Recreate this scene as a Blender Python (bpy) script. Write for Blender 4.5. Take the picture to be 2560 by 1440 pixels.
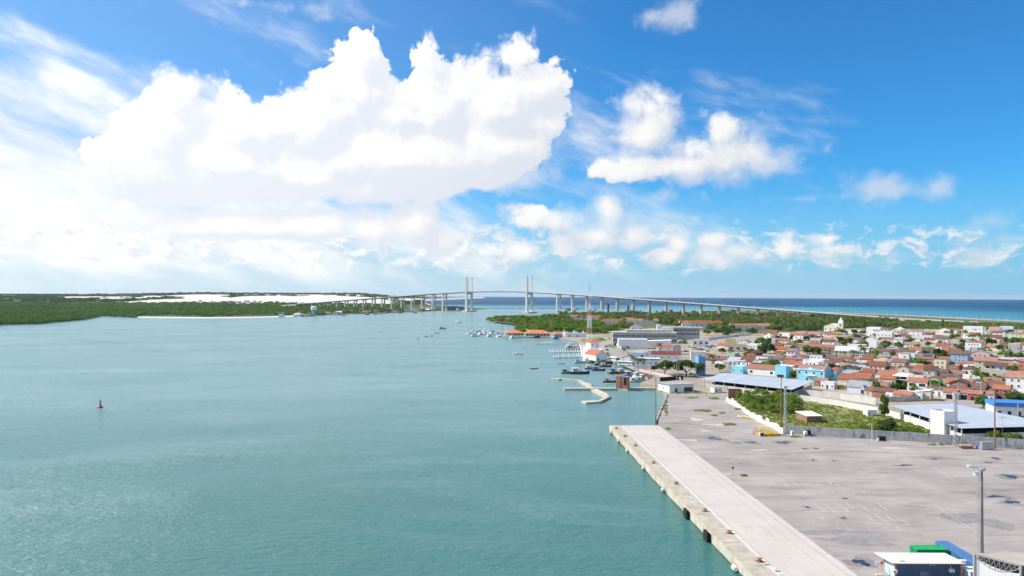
import bpy, math, random
import numpy as np
from mathutils import Vector, Matrix

for _o in list(bpy.data.objects):
    bpy.data.objects.remove(_o)
SC = bpy.context.scene
COL = SC.collection
R = math.radians
# ---------------------------------------------------------------- camera
FPX = 1775.0                      # focal length in pixels of the 2560 px wide picture
CAM_H = 53.0
EYE_Y = 735.4                     # picture row of eye level in the middle column
PITCH = math.atan((EYE_Y - 720.0) / FPX)
ROLL = 0.00435
cam_data = bpy.data.cameras.new('camera')
cam_data.sensor_width = 36.0
cam_data.lens = 36.0 * FPX / 2560.0
cam_data.clip_start = 0.5
cam_data.clip_end = 120000.0
cam = bpy.data.objects.new('camera', cam_data)
COL.objects.link(cam)
CAMROT = Matrix.Rotation(R(90) + PITCH, 4, 'X') @ Matrix.Rotation(ROLL, 4, 'Z')
cam.matrix_world = Matrix.Translation((0, 0, CAM_H)) @ CAMROT
SC.camera = cam
SC.render.resolution_x, SC.render.resolution_y = 1024, 576
_C3 = CAMROT.to_3x3()

def ray(px, py):
    return _C3 @ Vector(((px - 1280.0) / FPX, (720.0 - py) / FPX, -1.0))

def gp(px, py, z=0.0):
    """the place on the level z that the photograph shows at (px, py)"""
    d = ray(px, py)
    t = (z - CAM_H) / d.z
    return Vector((d.x * t, d.y * t, z))

def atd(px, py, d):
    """the point seen at (px, py) at the distance d in front"""
    r = ray(px, py)
    r = r * (d / r.y)
    return Vector((r.x, r.y, CAM_H + r.z))

def col_at(px, d, z=0.0):
    """the ground place in picture column px at distance d"""
    r = ray(px, EYE_Y)
    return Vector((r.x * d / r.y, d, z))

def topx(v):
    q = _C3.inverted() @ (Vector(v) - Vector((0, 0, CAM_H)))
    return (1280 - q.x / q.z * FPX, 720 + q.y / q.z * FPX)

# ---------------------------------------------------------------- light
SUN_EL = R(43.0)
SUN_AZ = R(-76.0)                 # azimuth from +Y (the view direction), negative: towards -X
SUN_DIR = Vector((math.cos(SUN_EL) * math.sin(SUN_AZ), math.cos(SUN_EL) * math.cos(SUN_AZ), math.sin(SUN_EL)))
sun_data = bpy.data.lights.new('sun', 'SUN')
sun_data.energy = 5.0
sun_data.angle = R(0.53)
sun_data.color = (1.0, 0.955, 0.89)
sun = bpy.data.objects.new('sun', sun_data)
COL.objects.link(sun)
sun.rotation_euler = (-SUN_DIR).to_track_quat('-Z', 'Y').to_euler()
sun.location = (0, 0, 400)
EXPOSURE = 0.38
SC.view_settings.view_transform = 'Standard'
SC.view_settings.look = 'None'
SC.view_settings.exposure = EXPOSURE
SC.view_settings.gamma = 1.0
SC.view_settings.use_curve_mapping = False
SC.render.engine = 'CYCLES'
SC.cycles.use_denoising = True
try:
    SC.cycles.denoiser = 'OPENIMAGEDENOISE'
except Exception:
    pass
SC.cycles.use_adaptive_sampling = True
SC.cycles.adaptive_threshold = 0.02
SC.cycles.adaptive_min_samples = 12
SC.cycles.max_bounces = 6
SC.cycles.diffuse_bounces = 3
SC.cycles.glossy_bounces = 3
SC.cycles.transmission_bounces = 3
SC.cycles.transparent_max_bounces = 6
SC.cycles.volume_bounces = 1
SC.cycles.caustics_reflective = False
SC.cycles.caustics_refractive = False

# ---------------------------------------------------------------- node expressions
class X:
    """a socket or a number that can be added, multiplied ... inside a node tree"""
    tree = None
    def __init__(s, v): s.v = v
    @staticmethod
    def node(t, **kw):
        n = X.tree.nodes.new(t)
        for k, v in kw.items(): setattr(n, k, v)
        return n
    @staticmethod
    def put(sock, v):
        if isinstance(v, X): v = v.v
        if isinstance(v, bpy.types.NodeSocket): X.tree.links.new(v, sock)
        else: sock.default_value = v
    @staticmethod
    def math(op, *a, clamp=False):
        n = X.node('ShaderNodeMath', operation=op); n.use_clamp = clamp
        for i, v in enumerate(a): X.put(n.inputs[i], v)
        return X(n.outputs[0])
    @staticmethod
    def vec(op, *a, out=0):
        n = X.node('ShaderNodeVectorMath', operation=op)
        for i, v in enumerate(a): X.put(n.inputs[i], v)
        return X(n.outputs[out])
    def __add__(s, o): return X.math('ADD', s, o)
    def __radd__(s, o): return X.math('ADD', o, s)
    def __sub__(s, o): return X.math('SUBTRACT', s, o)
    def __rsub__(s, o): return X.math('SUBTRACT', o, s)
    def __mul__(s, o): return X.math('MULTIPLY', s, o)
    def __rmul__(s, o): return X.math('MULTIPLY', o, s)
    def __truediv__(s, o): return X.math('DIVIDE', s, o)
    def step(s, a, b, lo=0.0, hi=1.0):
        n = X.node('ShaderNodeMapRange', interpolation_type='SMOOTHSTEP')
        X.put(n.inputs[0], s)
        for i, v in enumerate((a, b, lo, hi)): X.put(n.inputs[i + 1], v)
        return X(n.outputs[0])
    def lin(s, a, b, lo=0.0, hi=1.0):
        n = X.node('ShaderNodeMapRange')
        X.put(n.inputs[0], s)
        for i, v in enumerate((a, b, lo, hi)): X.put(n.inputs[i + 1], v)
        return X(n.outputs[0])
    @staticmethod
    def noise(v, scale, detail=4, rough=.5, dim='3D', dist=0.0):
        n = X.node('ShaderNodeTexNoise', noise_dimensions=dim)
        X.put(n.inputs['Vector'], v)
        n.inputs['Scale'].default_value = scale; n.inputs['Detail'].default_value = detail
        n.inputs['Roughness'].default_value = rough; n.inputs['Distortion'].default_value = dist
        return X(n.outputs[0])
    @staticmethod
    def voronoi(v, scale, detail=2, rough=.5, feature='F1', dim='2D', smooth=.5):
        n = X.node('ShaderNodeTexVoronoi', voronoi_dimensions=dim, feature=feature)
        X.put(n.inputs['Vector'], v)
        n.inputs['Scale'].default_value = scale
        n.inputs['Detail'].default_value = detail; n.inputs['Roughness'].default_value = rough
        n.normalize = True
        if feature == 'SMOOTH_F1': n.inputs['Smoothness'].default_value = smooth
        return X(n.outputs[0])
    @staticmethod
    def mix(f, a, b, blend='MIX'):
        n = X.node('ShaderNodeMix', data_type='RGBA', blend_type=blend)
        X.put(n.inputs[0], f)
        for k, v in ((6, a), (7, b)):
            if isinstance(v, (tuple, list)) and len(v) == 3: v = (*v, 1)
            X.put(n.inputs[k], v)
        return X(n.outputs[2])
    @staticmethod
    def xyz(x, y, z=0.0):
        n = X.node('ShaderNodeCombineXYZ')
        for i, v in enumerate((x, y, z)): X.put(n.inputs[i], v)
        return X(n.outputs[0])
    @staticmethod
    def split(v):
        n = X.node('ShaderNodeSeparateXYZ'); X.put(n.inputs[0], v)
        return X(n.outputs[0]), X(n.outputs[1]), X(n.outputs[2])

# ---------------------------------------------------------------- sky
def build_world():
    w = bpy.data.worlds.new('World'); w.use_nodes = True
    nt = w.node_tree; nt.nodes.clear(); X.tree = nt
    out = X.node('ShaderNodeOutputWorld')
    tc = X.node('ShaderNodeTexCoord')
    dvec = X.vec('NORMALIZE', X(tc.outputs['Generated']))
    dx, dy, dz = X.split(dvec)
    az = X.math('ARCTAN2', dx, dy)
    el = X.math('ARCSINE', dz)
    sky = X.node('ShaderNodeTexSky', sky_type='NISHITA')
    sky.sun_disc = False
    sky.sun_elevation = SUN_EL
    sky.sun_rotation = SUN_AZ
    sky.altitude = 0.0
    sky.air_density = 1.0; sky.dust_density = 0.3; sky.ozone_density = 2.0
    X.put(sky.inputs[0], X.xyz(dx, dy, X.math('MAXIMUM', dz, 0.012)))
    clear = X.mix(1.0, X(sky.outputs[0]), SKY_TINT, 'MULTIPLY')
    clear = X.mix(az.lin(.15, -.75, 0, .20), clear, (7.6, 7.7, 6.2))
    haze_c = X.mix(az.lin(-.6, .6), (6.5, 7.7, 8.5), (2.5, 5.1, 7.4))
    clear = X.mix(el.step(.17, -.01) * .80, clear, haze_c)
    glow = X.math('MAXIMUM', X.vec('DOT_PRODUCT', dvec, tuple(SUN_DIR), out=1), 0.0)
    br = glow.lin(.10, .75, 8.6, 10.6)           # brightness of a sunlit cloud
    def ae(px, py):
        r = ray(px, py).normalized()
        return math.atan2(r.x, r.y), math.asin(r.z)
    s1 = 1.0 / FPX
    CUM = [(895,150,58,62),(905,230,74,90),(985,285,95,85),(1052,175,36,58),(1085,270,90,95),(1300,140,62,40),(1335,215,98,66),(1240,265,105,90),(1390,250,48,42),(1345,305,72,52),(1285,375,90,62),(1160,235,55,50),
           (775,212,50,30),(790,300,100,95),(430,248,55,50),(405,335,88,100),(578,258,50,38),(605,330,100,80),(690,300,45,36),
           (560,410,230,88),(760,440,190,66),(1000,390,290,104),(1230,365,150,90),(390,415,140,70),(930,462,210,44),(1130,440,120,44),(430,488,150,26),
           (1612,270,46,34),(1622,325,62,58),(1725,378,60,34),(1812,322,40,44),(1840,378,54,38),(1700,414,180,30),(1575,428,70,20),
           (1335,540,56,34),(1390,556,56,24),(1518,535,32,40),(1495,585,68,30),(1572,590,36,28),(1042,552,58,54),(1100,600,36,36),(925,575,56,46),(790,560,110,40),(560,560,160,36),
           (1660,640,32,24),(1405,610,24,22),(1310,625,34,24),(1965,618,20,22),(2072,596,24,14),(2090,622,28,12),(1795,600,26,15),(1852,630,40,15),(1700,606,20,15),(1780,645,40,17)]
    SOFT = [(2185,462,86,38),(2230,475,70,26),(1995,497,105,13),(2110,490,80,16),(2345,470,34,28),(2480,553,38,20),(2370,572,44,9),(1690,578,30,16),(1665,490,55,20),(1985,430,60,12),(560,2,80,9),(640,8,60,6),(765,20,55,15),(810,40,26,12),(1640,45,60,28),(1690,30,60,36),
            (2290,640,90,20),(2440,640,80,22),(2150,655,60,15),(2520,600,50,12),(2330,605,60,10),(1310,440,110,42),(1380,600,40,24),(1900,660,50,12)]
    VEIL = [(20,320,470,170),(230,430,560,190),(80,580,860,125),(780,585,520,60),(1330,430,170,70),(1330,380,190,90),(1500,330,130,40)]

    def finish(col, el=el, haze_c=haze_c):
        low = el.step(.035, -.004) * .62
        b = X.node('ShaderNodeBackground')
        X.put(b.inputs[0], X.mix(low, col, haze_c))
        b.inputs[1].default_value = 0.085
        return b
    def cloudcol(l, lo=.70, br=br):
        c = X.mix(l, (lo * .90, lo * .955, lo * 1.06), (1.0, .997, .99))
        m = X.vec('SCALE', c); X.tree.links.new(br.v, m.v.node.inputs[3]); return m

    def open_sky():                               # all round, beyond the frame
        ring = X.math('ABSOLUTE', az).step(.70, .86)
        ring = X.math('MAXIMUM', ring, el.step(.47, .60))
        gq = X.vec('MULTIPLY', dvec, (1.0, 1.0, 1.9))
        g0 = X.noise(gq, 5.0, 5, .58); g1 = X.noise(X.vec('ADD', gq, (-.035, .0, .05)), 5.0, 3, .58)
        a_g = g0.step(.50, .58) * ring * el.step(.0, .10) * .9
        return finish(X.mix(a_g, clear, cloudcol((g0 - g1).lin(-.06, .10), .6)))

    made = {}
    def field_group(blobs, k):
        if (blobs, k) in made: return made[blobs, k]
        g = bpy.data.node_groups.new('cloud_shape', 'ShaderNodeTree')
        g.interface.new_socket('at', in_out='INPUT', socket_type='NodeSocketVector')
        g.interface.new_socket('distance', in_out='OUTPUT', socket_type='NodeSocketFloat')
        keep = X.tree; X.tree = g
        gi = X.node('NodeGroupInput'); go = X.node('NodeGroupOutput')
        Q = X(gi.outputs[0]); acc = None
        for (px, py, rx, ry) in blobs:
            a, e = ae(px, py); rx, ry = rx * s1, ry * s1
            v = X.vec('MULTIPLY_ADD', Q, (1 / rx, 1 / ry, 0), (-a / rx, -e / ry, 0))
            l = X.vec('LENGTH', v, out=1)
            rr = min(rx, ry) * .6 + .4 * math.sqrt(rx * ry)
            d = X.math('MULTIPLY_ADD', l, rr, -rr)
            acc = d if acc is None else X.math('SMOOTH_MIN', acc, d, k)
        X.put(go.inputs[0], acc)
        X.tree = keep; made[blobs, k] = g
        return g

    def framed(lo, hi):
        """the clouds of the photograph between the picture columns lo and hi"""
        keep = X.tree
        g = bpy.data.node_groups.new('clouds', 'ShaderNodeTree'); X.tree = g
        for nm, ty in (('az', 'Float'), ('el', 'Float'), ('br', 'Float'), ('clear', 'Color'), ('haze', 'Color')):
            g.interface.new_socket(nm, in_out='INPUT', socket_type='NodeSocket' + ty)
        g.interface.new_socket('sky', in_out='OUTPUT', socket_type='NodeSocketShader')
        gi = X.node('NodeGroupInput'); go = X.node('NodeGroupOutput')
        b = framed_in(lo, hi, *[X(q) for q in gi.outputs[:5]])
        g.links.new(b.outputs[0], go.inputs[0])
        X.tree = keep
        n = X.node('ShaderNodeGroup'); n.node_tree = g
        for i, q in enumerate((az, el, br, clear, haze_c)): X.put(n.inputs[i], q)
        return n

    def framed_in(lo, hi, az, el, br, clear, haze_c):
        P = X.xyz(az, el, 0.0)
        def pick(blobs, m): return [b for b in blobs if b[0] + b[2] + m > lo and b[0] - b[2] - m < hi]
        def field(blobs, Q, k):
            if not blobs: return X(1.0)
            g = field_group(tuple(blobs), k)
            n = X.node('ShaderNodeGroup'); n.node_tree = g
            X.put(n.inputs[0], Q)
            return X(n.outputs[0])
        warp = X.node('ShaderNodeTexNoise', noise_dimensions='2D'); X.put(warp.inputs['Vector'], P)
        warp.inputs['Scale'].default_value = 22; warp.inputs['Detail'].default_value = 2
        wv = X.vec('MULTIPLY_ADD', X(warp.outputs[1]), (.022, .022, 0), (-.011, -.011, 0))
        Pw = X.vec('ADD', P, wv)
        amp = el.lin(0.03, 0.30, .38, 1.0)
        def relief(Q, extra):
            b = X.voronoi(Q, 20.0, 3.0, .62, 'F1')
            n = X.noise(Q, 11.0, 4 + extra, .62, '2D')
            return ((0.36 - b) * 0.072 + (n - 0.5) * 0.055 - .003) * amp
        h0 = relief(Pw, 3); h1 = relief(X.vec('ADD', Pw, (-.010, .013, 0)), 0)
        cum = pick(CUM, 110)
        f0 = field(cum, P, .010)
        f1_ = field(cum, X.vec('ADD', P, (-.020, .026, 0)), .016)
        d0 = f0 - h0; d1 = f1_ - h1
        edge = X.noise(P, 8.0, 2, .5, '2D').lin(.36, .66, .005, .028) * amp * el.lin(.11, .18, 2.2, 1.0) * az.lin(.0, .15, 1.0, 1.9)
        a_c = (edge * .55 - d0).step(0.0, edge)
        lit = X.math('MAXIMUM', (d1 - d0).lin(-.012, .026), az.lin(.10, -.40, .0, .20))
        inner = d0.lin(-.03, -.16, 0.0, .30) * az.lin(.0, .2, 1.0, .2)
        # the field of small far cumulus along the horizon
        hz = X.vec('MULTIPLY', Pw, (1.0, 1.7, 0))
        def puff(Q, k):
            return X.noise(Q, 34.0, k, .60, '2D') * .80 + (.42 - X.voronoi(Q, 58.0, 1.0, .55, 'F1')) * .20 + .10
        f1 = puff(hz, 5); f1b = puff(X.vec('ADD', hz, (-.008, .014, 0)), 3)
        cover = X.noise(P, 6.0, 1, .5, '2D')
        band = el.step(.012, .05) * el.step(.125, .07)
        side = az.lin(-.75, .45, .075, -.042)
        th = f1 + side + (cover - .5) * .25 + band * .16 - .16
        a_f = th.step(.43, .66) * .78 * band
        # soft greyish puffs and the veils
        nz = X.noise(Pw, 18.0, 5, .6, '2D')
        a_s = (field(pick(SOFT, 90), P, .008) - (nz - .5) * .060).step(.004, -.026) * .60
        streak = X.vec('MULTIPLY', X.xyz(az + el * .5, el + az * .22, 0), (1.0, 2.6, 0))
        cz = X.noise(X.vec('ADD', streak, wv), 5.0, 6, .60, '2D')
        a_v = (field(pick(VEIL, 300), P, .05) - (cz - .49) * .36).step(.065, -.120) * .90
        a_w = cz.step(.52, .82) * el.step(.05, .18) * az.step(.30, -.20) * .32
        col = X.mix(a_w, clear, cloudcol(.8, .7, br))
        col = X.mix(a_v, col, cloudcol(cz.lin(.32, .62, .25, 1.0), .72, br))
        col = X.mix(a_f, col, cloudcol((f1 - f1b).lin(-.12, .09), .76, br))
        col = X.mix(a_s, col, cloudcol(.50, .7, br))
        col = X.mix(a_c, col, cloudcol(X.math('ADD', lit, inner, clamp=True), .82, br))
        return finish(col, el, haze_c)

    def choose(f, a, b):                          # f = 1: b; only the branch that counts is worked out
        m = X.node('ShaderNodeMixShader'); X.put(m.inputs[0], f)
        nt.links.new(a.outputs[0], m.inputs[1]); nt.links.new(b.outputs[0], m.inputs[2]); return m
    cuts = [640, 1100, 1470]
    sect = [framed(lo, hi) for lo, hi in zip([-400] + cuts, cuts + [3000])]
    cur = sect[0]
    for c, s in zip(cuts, sect[1:]):
        cur = choose(X.math('GREATER_THAN', az, ae(c, 500)[0]), cur, s)
    inside = X.math('LESS_THAN', X.math('ABSOLUTE', az), .70) * X.math('LESS_THAN', el, .47) * X.math('GREATER_THAN', el, -.02)
    nt.links.new(choose(inside, open_sky(), cur).outputs[0], out.inputs[0])
    w.cycles.sampling_method = 'MANUAL'
    w.cycles.sample_map_resolution = 512
    SC.world = w
SKY_TINT = (.28, .94, 1.44)
build_world()
# ---------------------------------------------------------------- mesh tools
class MB:
    def __init__(s): s.v, s.f, s.m = [], [], []
    def poly(s, pts, m=0):
        k = len(s.v); s.v += [tuple(p) for p in pts]; s.f.append(tuple(range(k, k + len(pts)))); s.m.append(m); return s
    def hexa(s, b, t, m=0, mt=None):
        """b, t: four corners each, counter-clockwise from above"""
        k = len(s.v); s.v += [tuple(p) for p in b] + [tuple(p) for p in t]
        for q in ((3, 2, 1, 0), (4, 5, 6, 7), (0, 1, 5, 4), (1, 2, 6, 5), (2, 3, 7, 6), (3, 0, 4, 7)):
            s.f.append(tuple(k + i for i in q)); s.m.append(mt if (mt is not None and q[0] == 4) else m)
        return s
    def box(s, x0, x1, y0, y1, z0, z1, m=0, mt=None):
        b = [(x0, y0, z0), (x1, y0, z0), (x1, y1, z0), (x0, y1, z0)]
        return s.hexa(b, [(x, y, z1) for x, y, _ in b], m, mt)
    def prism(s, pts, z0, z1, m=0, mt=None, bottom=True):
        n = len(pts); k = len(s.v)
        s.v += [(p[0], p[1], z0) for p in pts] + [(p[0], p[1], z1) for p in pts]
        if bottom: s.f.append(tuple(range(k + n - 1, k - 1, -1))); s.m.append(m)
        s.f.append(tuple(range(k + n, k + 2 * n))); s.m.append(m if mt is None else mt)
        for i in range(n):
            j = (i + 1) % n; s.f.append((k + i, k + j, k + n + j, k + n + i)); s.m.append(m)
        return s
    def tube(s, p, q, r0, r1=None, n=6, m=0, cap=True):
        p, q = Vector(p), Vector(q); r1 = r0 if r1 is None else r1
        d = (q - p).normalized()
        a = d.orthogonal().normalized(); b = d.cross(a)
        k = len(s.v)
        for c, r in ((p, r0), (q, r1)):
            for i in range(n):
                t = 2 * math.pi * i / n
                s.v.append(tuple(c + (a * math.cos(t) + b * math.sin(t)) * r))
        for i in range(n):
            j = (i + 1) % n; s.f.append((k + i, k + j, k + n + j, k + n + i)); s.m.append(m)
        if cap:
            s.f.append(tuple(range(k + n - 1, k - 1, -1))); s.m.append(m)
            s.f.append(tuple(range(k + n, k + 2 * n))); s.m.append(m)
        return s
    def lathe(s, prof, cx=0, cy=0, n=10, m=0):
        """prof: (radius, height) from the bottom up"""
        k = len(s.v)
        for r, z in prof:
            for i in range(n):
                t = 2 * math.pi * i / n; s.v.append((cx + r * math.cos(t), cy + r * math.sin(t), z))
        for a in range(len(prof) - 1):
            for i in range(n):
                j = (i + 1) % n; s.f.append((k + a * n + i, k + a * n + j, k + a * n + n + j, k + a * n + n + i)); s.m.append(m)
        s.f.append(tuple(range(k + n - 1, k - 1, -1))); s.m.append(m)
        e = k + (len(prof) - 1) * n; s.f.append(tuple(range(e, e + n))); s.m.append(m)
        return s
    def beam(s, p, q, w, h, m=0):
        """a bar of width w and height h from p to q, its top edge on the line"""
        p, q = Vector(p), Vector(q); d = q - p
        side = Vector((-d.y, d.x, 0))
        side = side.normalized() * (w / 2) if side.length > 1e-6 else Vector((w / 2, 0, 0))
        dn = Vector((0, 0, -h))
        b = [p - side + dn, q - side + dn, q + side + dn, p + side + dn]
        return s.hexa(b, [x - dn for x in b], m)
    def slab(s, pts, t, m=0, ms=None):
        """a plate of thickness t under the 3-d polygon pts"""
        n = len(pts); k = len(s.v); pts = [Vector(p) for p in pts]
        s.v += [tuple(p) for p in pts] + [tuple(p - Vector((0, 0, t))) for p in pts]
        s.f.append(tuple(range(k, k + n))); s.m.append(m)
        s.f.append(tuple(range(k + 2 * n - 1, k + n - 1, -1))); s.m.append(m if ms is None else ms)
        for i in range(n):
            j = (i + 1) % n; s.f.append((k + n + i, k + n + j, k + j, k + i)); s.m.append(m if ms is None else ms)
        return s
    def mesh(s, name, mats, smooth=False):
        me = bpy.data.meshes.new(name); me.from_pydata(s.v, [], s.f)
        mats = mats if isinstance(mats, (list, tuple)) else [mats]
        for q in mats: me.materials.append(q)
        if len(mats) > 1: me.polygons.foreach_set('material_index', s.m)
        if smooth: me.polygons.foreach_set('use_smooth', [True] * len(s.f))
        me.update(); return me
    def build(s, name, mats, parent=None, smooth=False, loc=None, rz=0.0):
        return put(name, s.mesh(name, mats, smooth), parent, loc, rz)

def put(name, me, parent=None, loc=None, rz=0.0, scale=None):
    o = bpy.data.objects.new(name, me); COL.objects.link(o)
    if parent is not None: o.parent = parent
    if loc is not None: o.location = loc
    if rz: o.rotation_euler = (0, 0, rz)
    if scale is not None: o.scale = scale
    return o

THINGS = []
def tag(o, label, cat, group=None):
    o['label'] = label; o['category'] = cat; o['kind'] = 'thing'
    if group: o['group'] = group
    THINGS.append(o); return o
def thing(name, label, cat, loc=(0, 0, 0), rz=0.0, group=None, scale=None):
    return tag(put(name, None, None, loc, rz, scale), label, cat, group)
def kind(o, k):
    o['kind'] = k; return o
def copy_tree(o, parent=None):
    c = o.copy(); COL.objects.link(c)
    if parent is not None: c.parent = parent
    else: THINGS.append(c)
    for ch in o.children: copy_tree(ch, c)
    return c
def np_mesh(name, verts, faces, mats):
    me = bpy.data.meshes.new(name)
    nv, nf = len(verts), len(faces); k = faces.shape[1]
    me.vertices.add(nv); me.vertices.foreach_set('co', np.asarray(verts, np.float32).ravel())
    me.loops.add(nf * k); me.loops.foreach_set('vertex_index', np.asarray(faces, np.int32).ravel())
    me.polygons.add(nf); me.polygons.foreach_set('loop_start', np.arange(0, nf * k, k, dtype=np.int32))
    for m in (mats if isinstance(mats, (list, tuple)) else [mats]): me.materials.append(m)
    me.update(calc_edges=True); me.validate(); return me

# ---------------------------------------------------------------- materials
M = {}
def mat(key, col, rough=.8, var=.18, scale=.6, bump=0.0, metal=0.0, spec=.25, stain=0.0, stain_col=(.10, .09, .08), each=0.0, streak=False):
    """a plain weathered surface: the colour varies over the surface, and by `each` from object to object"""
    if key in M: return M[key]
    m = bpy.data.materials.new(key); m.use_nodes = True
    nt = m.node_tree; X.tree = nt
    b = nt.nodes['Principled BSDF']
    geo = X.node('ShaderNodeNewGeometry'); pos = X(geo.outputs['Position'])
    n = X.noise(pos, scale, 4, .6)
    c = X.mix(n.lin(.3, .7), tuple(x * (1 - var) for x in col), tuple(min(1, x * (1 + var)) for x in col))
    if each:
        oi = X.node('ShaderNodeObjectInfo'); hs = X.node('ShaderNodeHueSaturation')
        rnd = X(oi.outputs['Random'])
        X.put(hs.inputs['Value'], rnd.lin(0, 1, 1 - each, 1 + each * .7))
        X.put(hs.inputs['Saturation'], (rnd * 7.31 - X.math('FLOOR', rnd * 7.31)).lin(0, 1, .7, 1.15))
        X.put(hs.inputs['Color'], c); c = X(hs.outputs[0])
    if stain:
        v = X.vec('MULTIPLY', pos, (1, 1, .18)) if streak else pos
        n2 = X.noise(v, scale * (1.6 if streak else .45), 6, .65)
        c = X.mix(n2.step(.50, .72) * stain, c, stain_col)
    X.put(b.inputs['Base Color'], c)
    b.inputs['Roughness'].default_value = rough; b.inputs['Metallic'].default_value = metal
    b.inputs['Specular IOR Level'].default_value = spec
    if bump:
        bp = X.node('ShaderNodeBump'); bp.inputs['Strength'].default_value = bump; bp.inputs['Distance'].default_value = .05
        X.put(bp.inputs['Height'], X.noise(pos, scale * 8, 4, .6)); nt.links.new(bp.outputs[0], b.inputs['Normal'])
    M[key] = m; return m

mat('concrete', (.50, .47, .42), .85, .15, .35, .2, stain=.35, stain_col=(.25, .21, .16), streak=True)
mat('concrete_light', (.62, .59, .54), .85, .10, .3, .1, stain=.22, stain_col=(.36, .30, .24))
mat('concrete_dark', (.27, .25, .23), .9, .25, .4, .2, stain=.6, stain_col=(.06, .06, .055), streak=True)
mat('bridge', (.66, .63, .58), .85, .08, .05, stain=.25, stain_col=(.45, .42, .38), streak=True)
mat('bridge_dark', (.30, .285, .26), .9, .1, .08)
mat('cable', (.75, .75, .74), .5, .02, .1)
mat('white', (.80, .79, .77), .7, .04, .3, stain=.14, stain_col=(.42, .38, .33), streak=True)
mat('white_clean', (.82, .82, .81), .5, .03, .3)
mat('cream', (.74, .66, .52), .75, .06, .3, stain=.2, stain_col=(.4, .34, .26), streak=True)
mat('grey_paint', (.44, .44, .45), .8, .10, .3, stain=.3, stain_col=(.2, .19, .18), streak=True)
mat('steel', (.42, .43, .44), .5, .12, 1.0, metal=.4)
mat('rust', (.20, .075, .04), .9, .3, 1.5, .3)
mat('dark', (.018, .018, .02), .6, .2, 1.0)
mat('rubber', (.022, .021, .022), .85, .2, 2.0)
mat('tile', (.295, .122, .078), .85, .26, .9, .35, stain=.5, stain_col=(.13, .06, .04), each=.28)
mat('tile_new', (.36, .135, .072), .8, .14, .9, .2, stain=.2, stain_col=(.30, .10, .05), each=.10)
mat('tile_old', (.150, .080, .060), .9, .32, .9, .35, stain=.6, stain_col=(.10, .055, .04), each=.22)
mat('brick', (.33, .145, .085), .9, .25, 1.4, .3, stain=.4, stain_col=(.42, .34, .27), each=.15)
mat('fibre', (.36, .35, .34), .9, .18, .5, .2, stain=.5, stain_col=(.15, .14, .13), each=.15)
mat('w_white', (.78, .765, .74), .75, .05, .5, stain=.25, stain_col=(.42, .36, .30), streak=True, each=.06)
mat('w_grey', (.47, .455, .45), .8, .08, .5, stain=.35, stain_col=(.22, .2, .19), streak=True, each=.14)
mat('w_cream', (.68, .575, .42), .8, .06, .5, stain=.25, stain_col=(.4, .32, .24), streak=True, each=.10)
mat('w_pink', (.66, .43, .37), .8, .06, .5, stain=.25, stain_col=(.4, .28, .24), streak=True, each=.10)
mat('w_blue', (.17, .40, .66), .75, .06, .5, stain=.2, stain_col=(.12, .22, .3), streak=True, each=.12)
mat('w_cyan', (.26, .66, .80), .75, .05, .5, stain=.12, stain_col=(.3, .42, .46), streak=True)
mat('w_green', (.40, .60, .40), .8, .06, .5, stain=.25, stain_col=(.25, .3, .2), streak=True, each=.12)
mat('glass', (.030, .040, .050), .15, .2, .4, spec=.6)
mat('window_blue', (.09, .13, .17), .2, .2, .4, spec=.6)
mat('roof_metal', (.43, .462, .505), .5, .07, .3, spec=.4, stain=.22, stain_col=(.32, .35, .39), each=.05)
mat('roof_white', (.80, .80, .79), .5, .04, .3, stain=.15, stain_col=(.5, .46, .42))
mat('blue_paint', (.05, .22, .58), .6, .1, .5, stain=.1)
mat('red_paint', (.50, .055, .035), .6, .15, .8)
mat('orange_paint', (.46, .16, .07), .75, .2, 2.5, stain=.45, stain_col=(.20, .08, .04))
mat('yellow_paint', (.72, .50, .03), .6, .12, 1.0, stain=.25, stain_col=(.4, .2, .04))
mat('wood', (.24, .15, .09), .85, .25, 1.2)
mat('trunk', (.16, .12, .085), .9, .25, 1.0)
mat('trunk_palm', (.27, .225, .17), .9, .2, 1.0)
mat('plastic_blue', (.03, .15, .55), .45, .05, .8)
mat('solar', (.03, .07, .20), .2, .05, .8, spec=.6)

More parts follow.
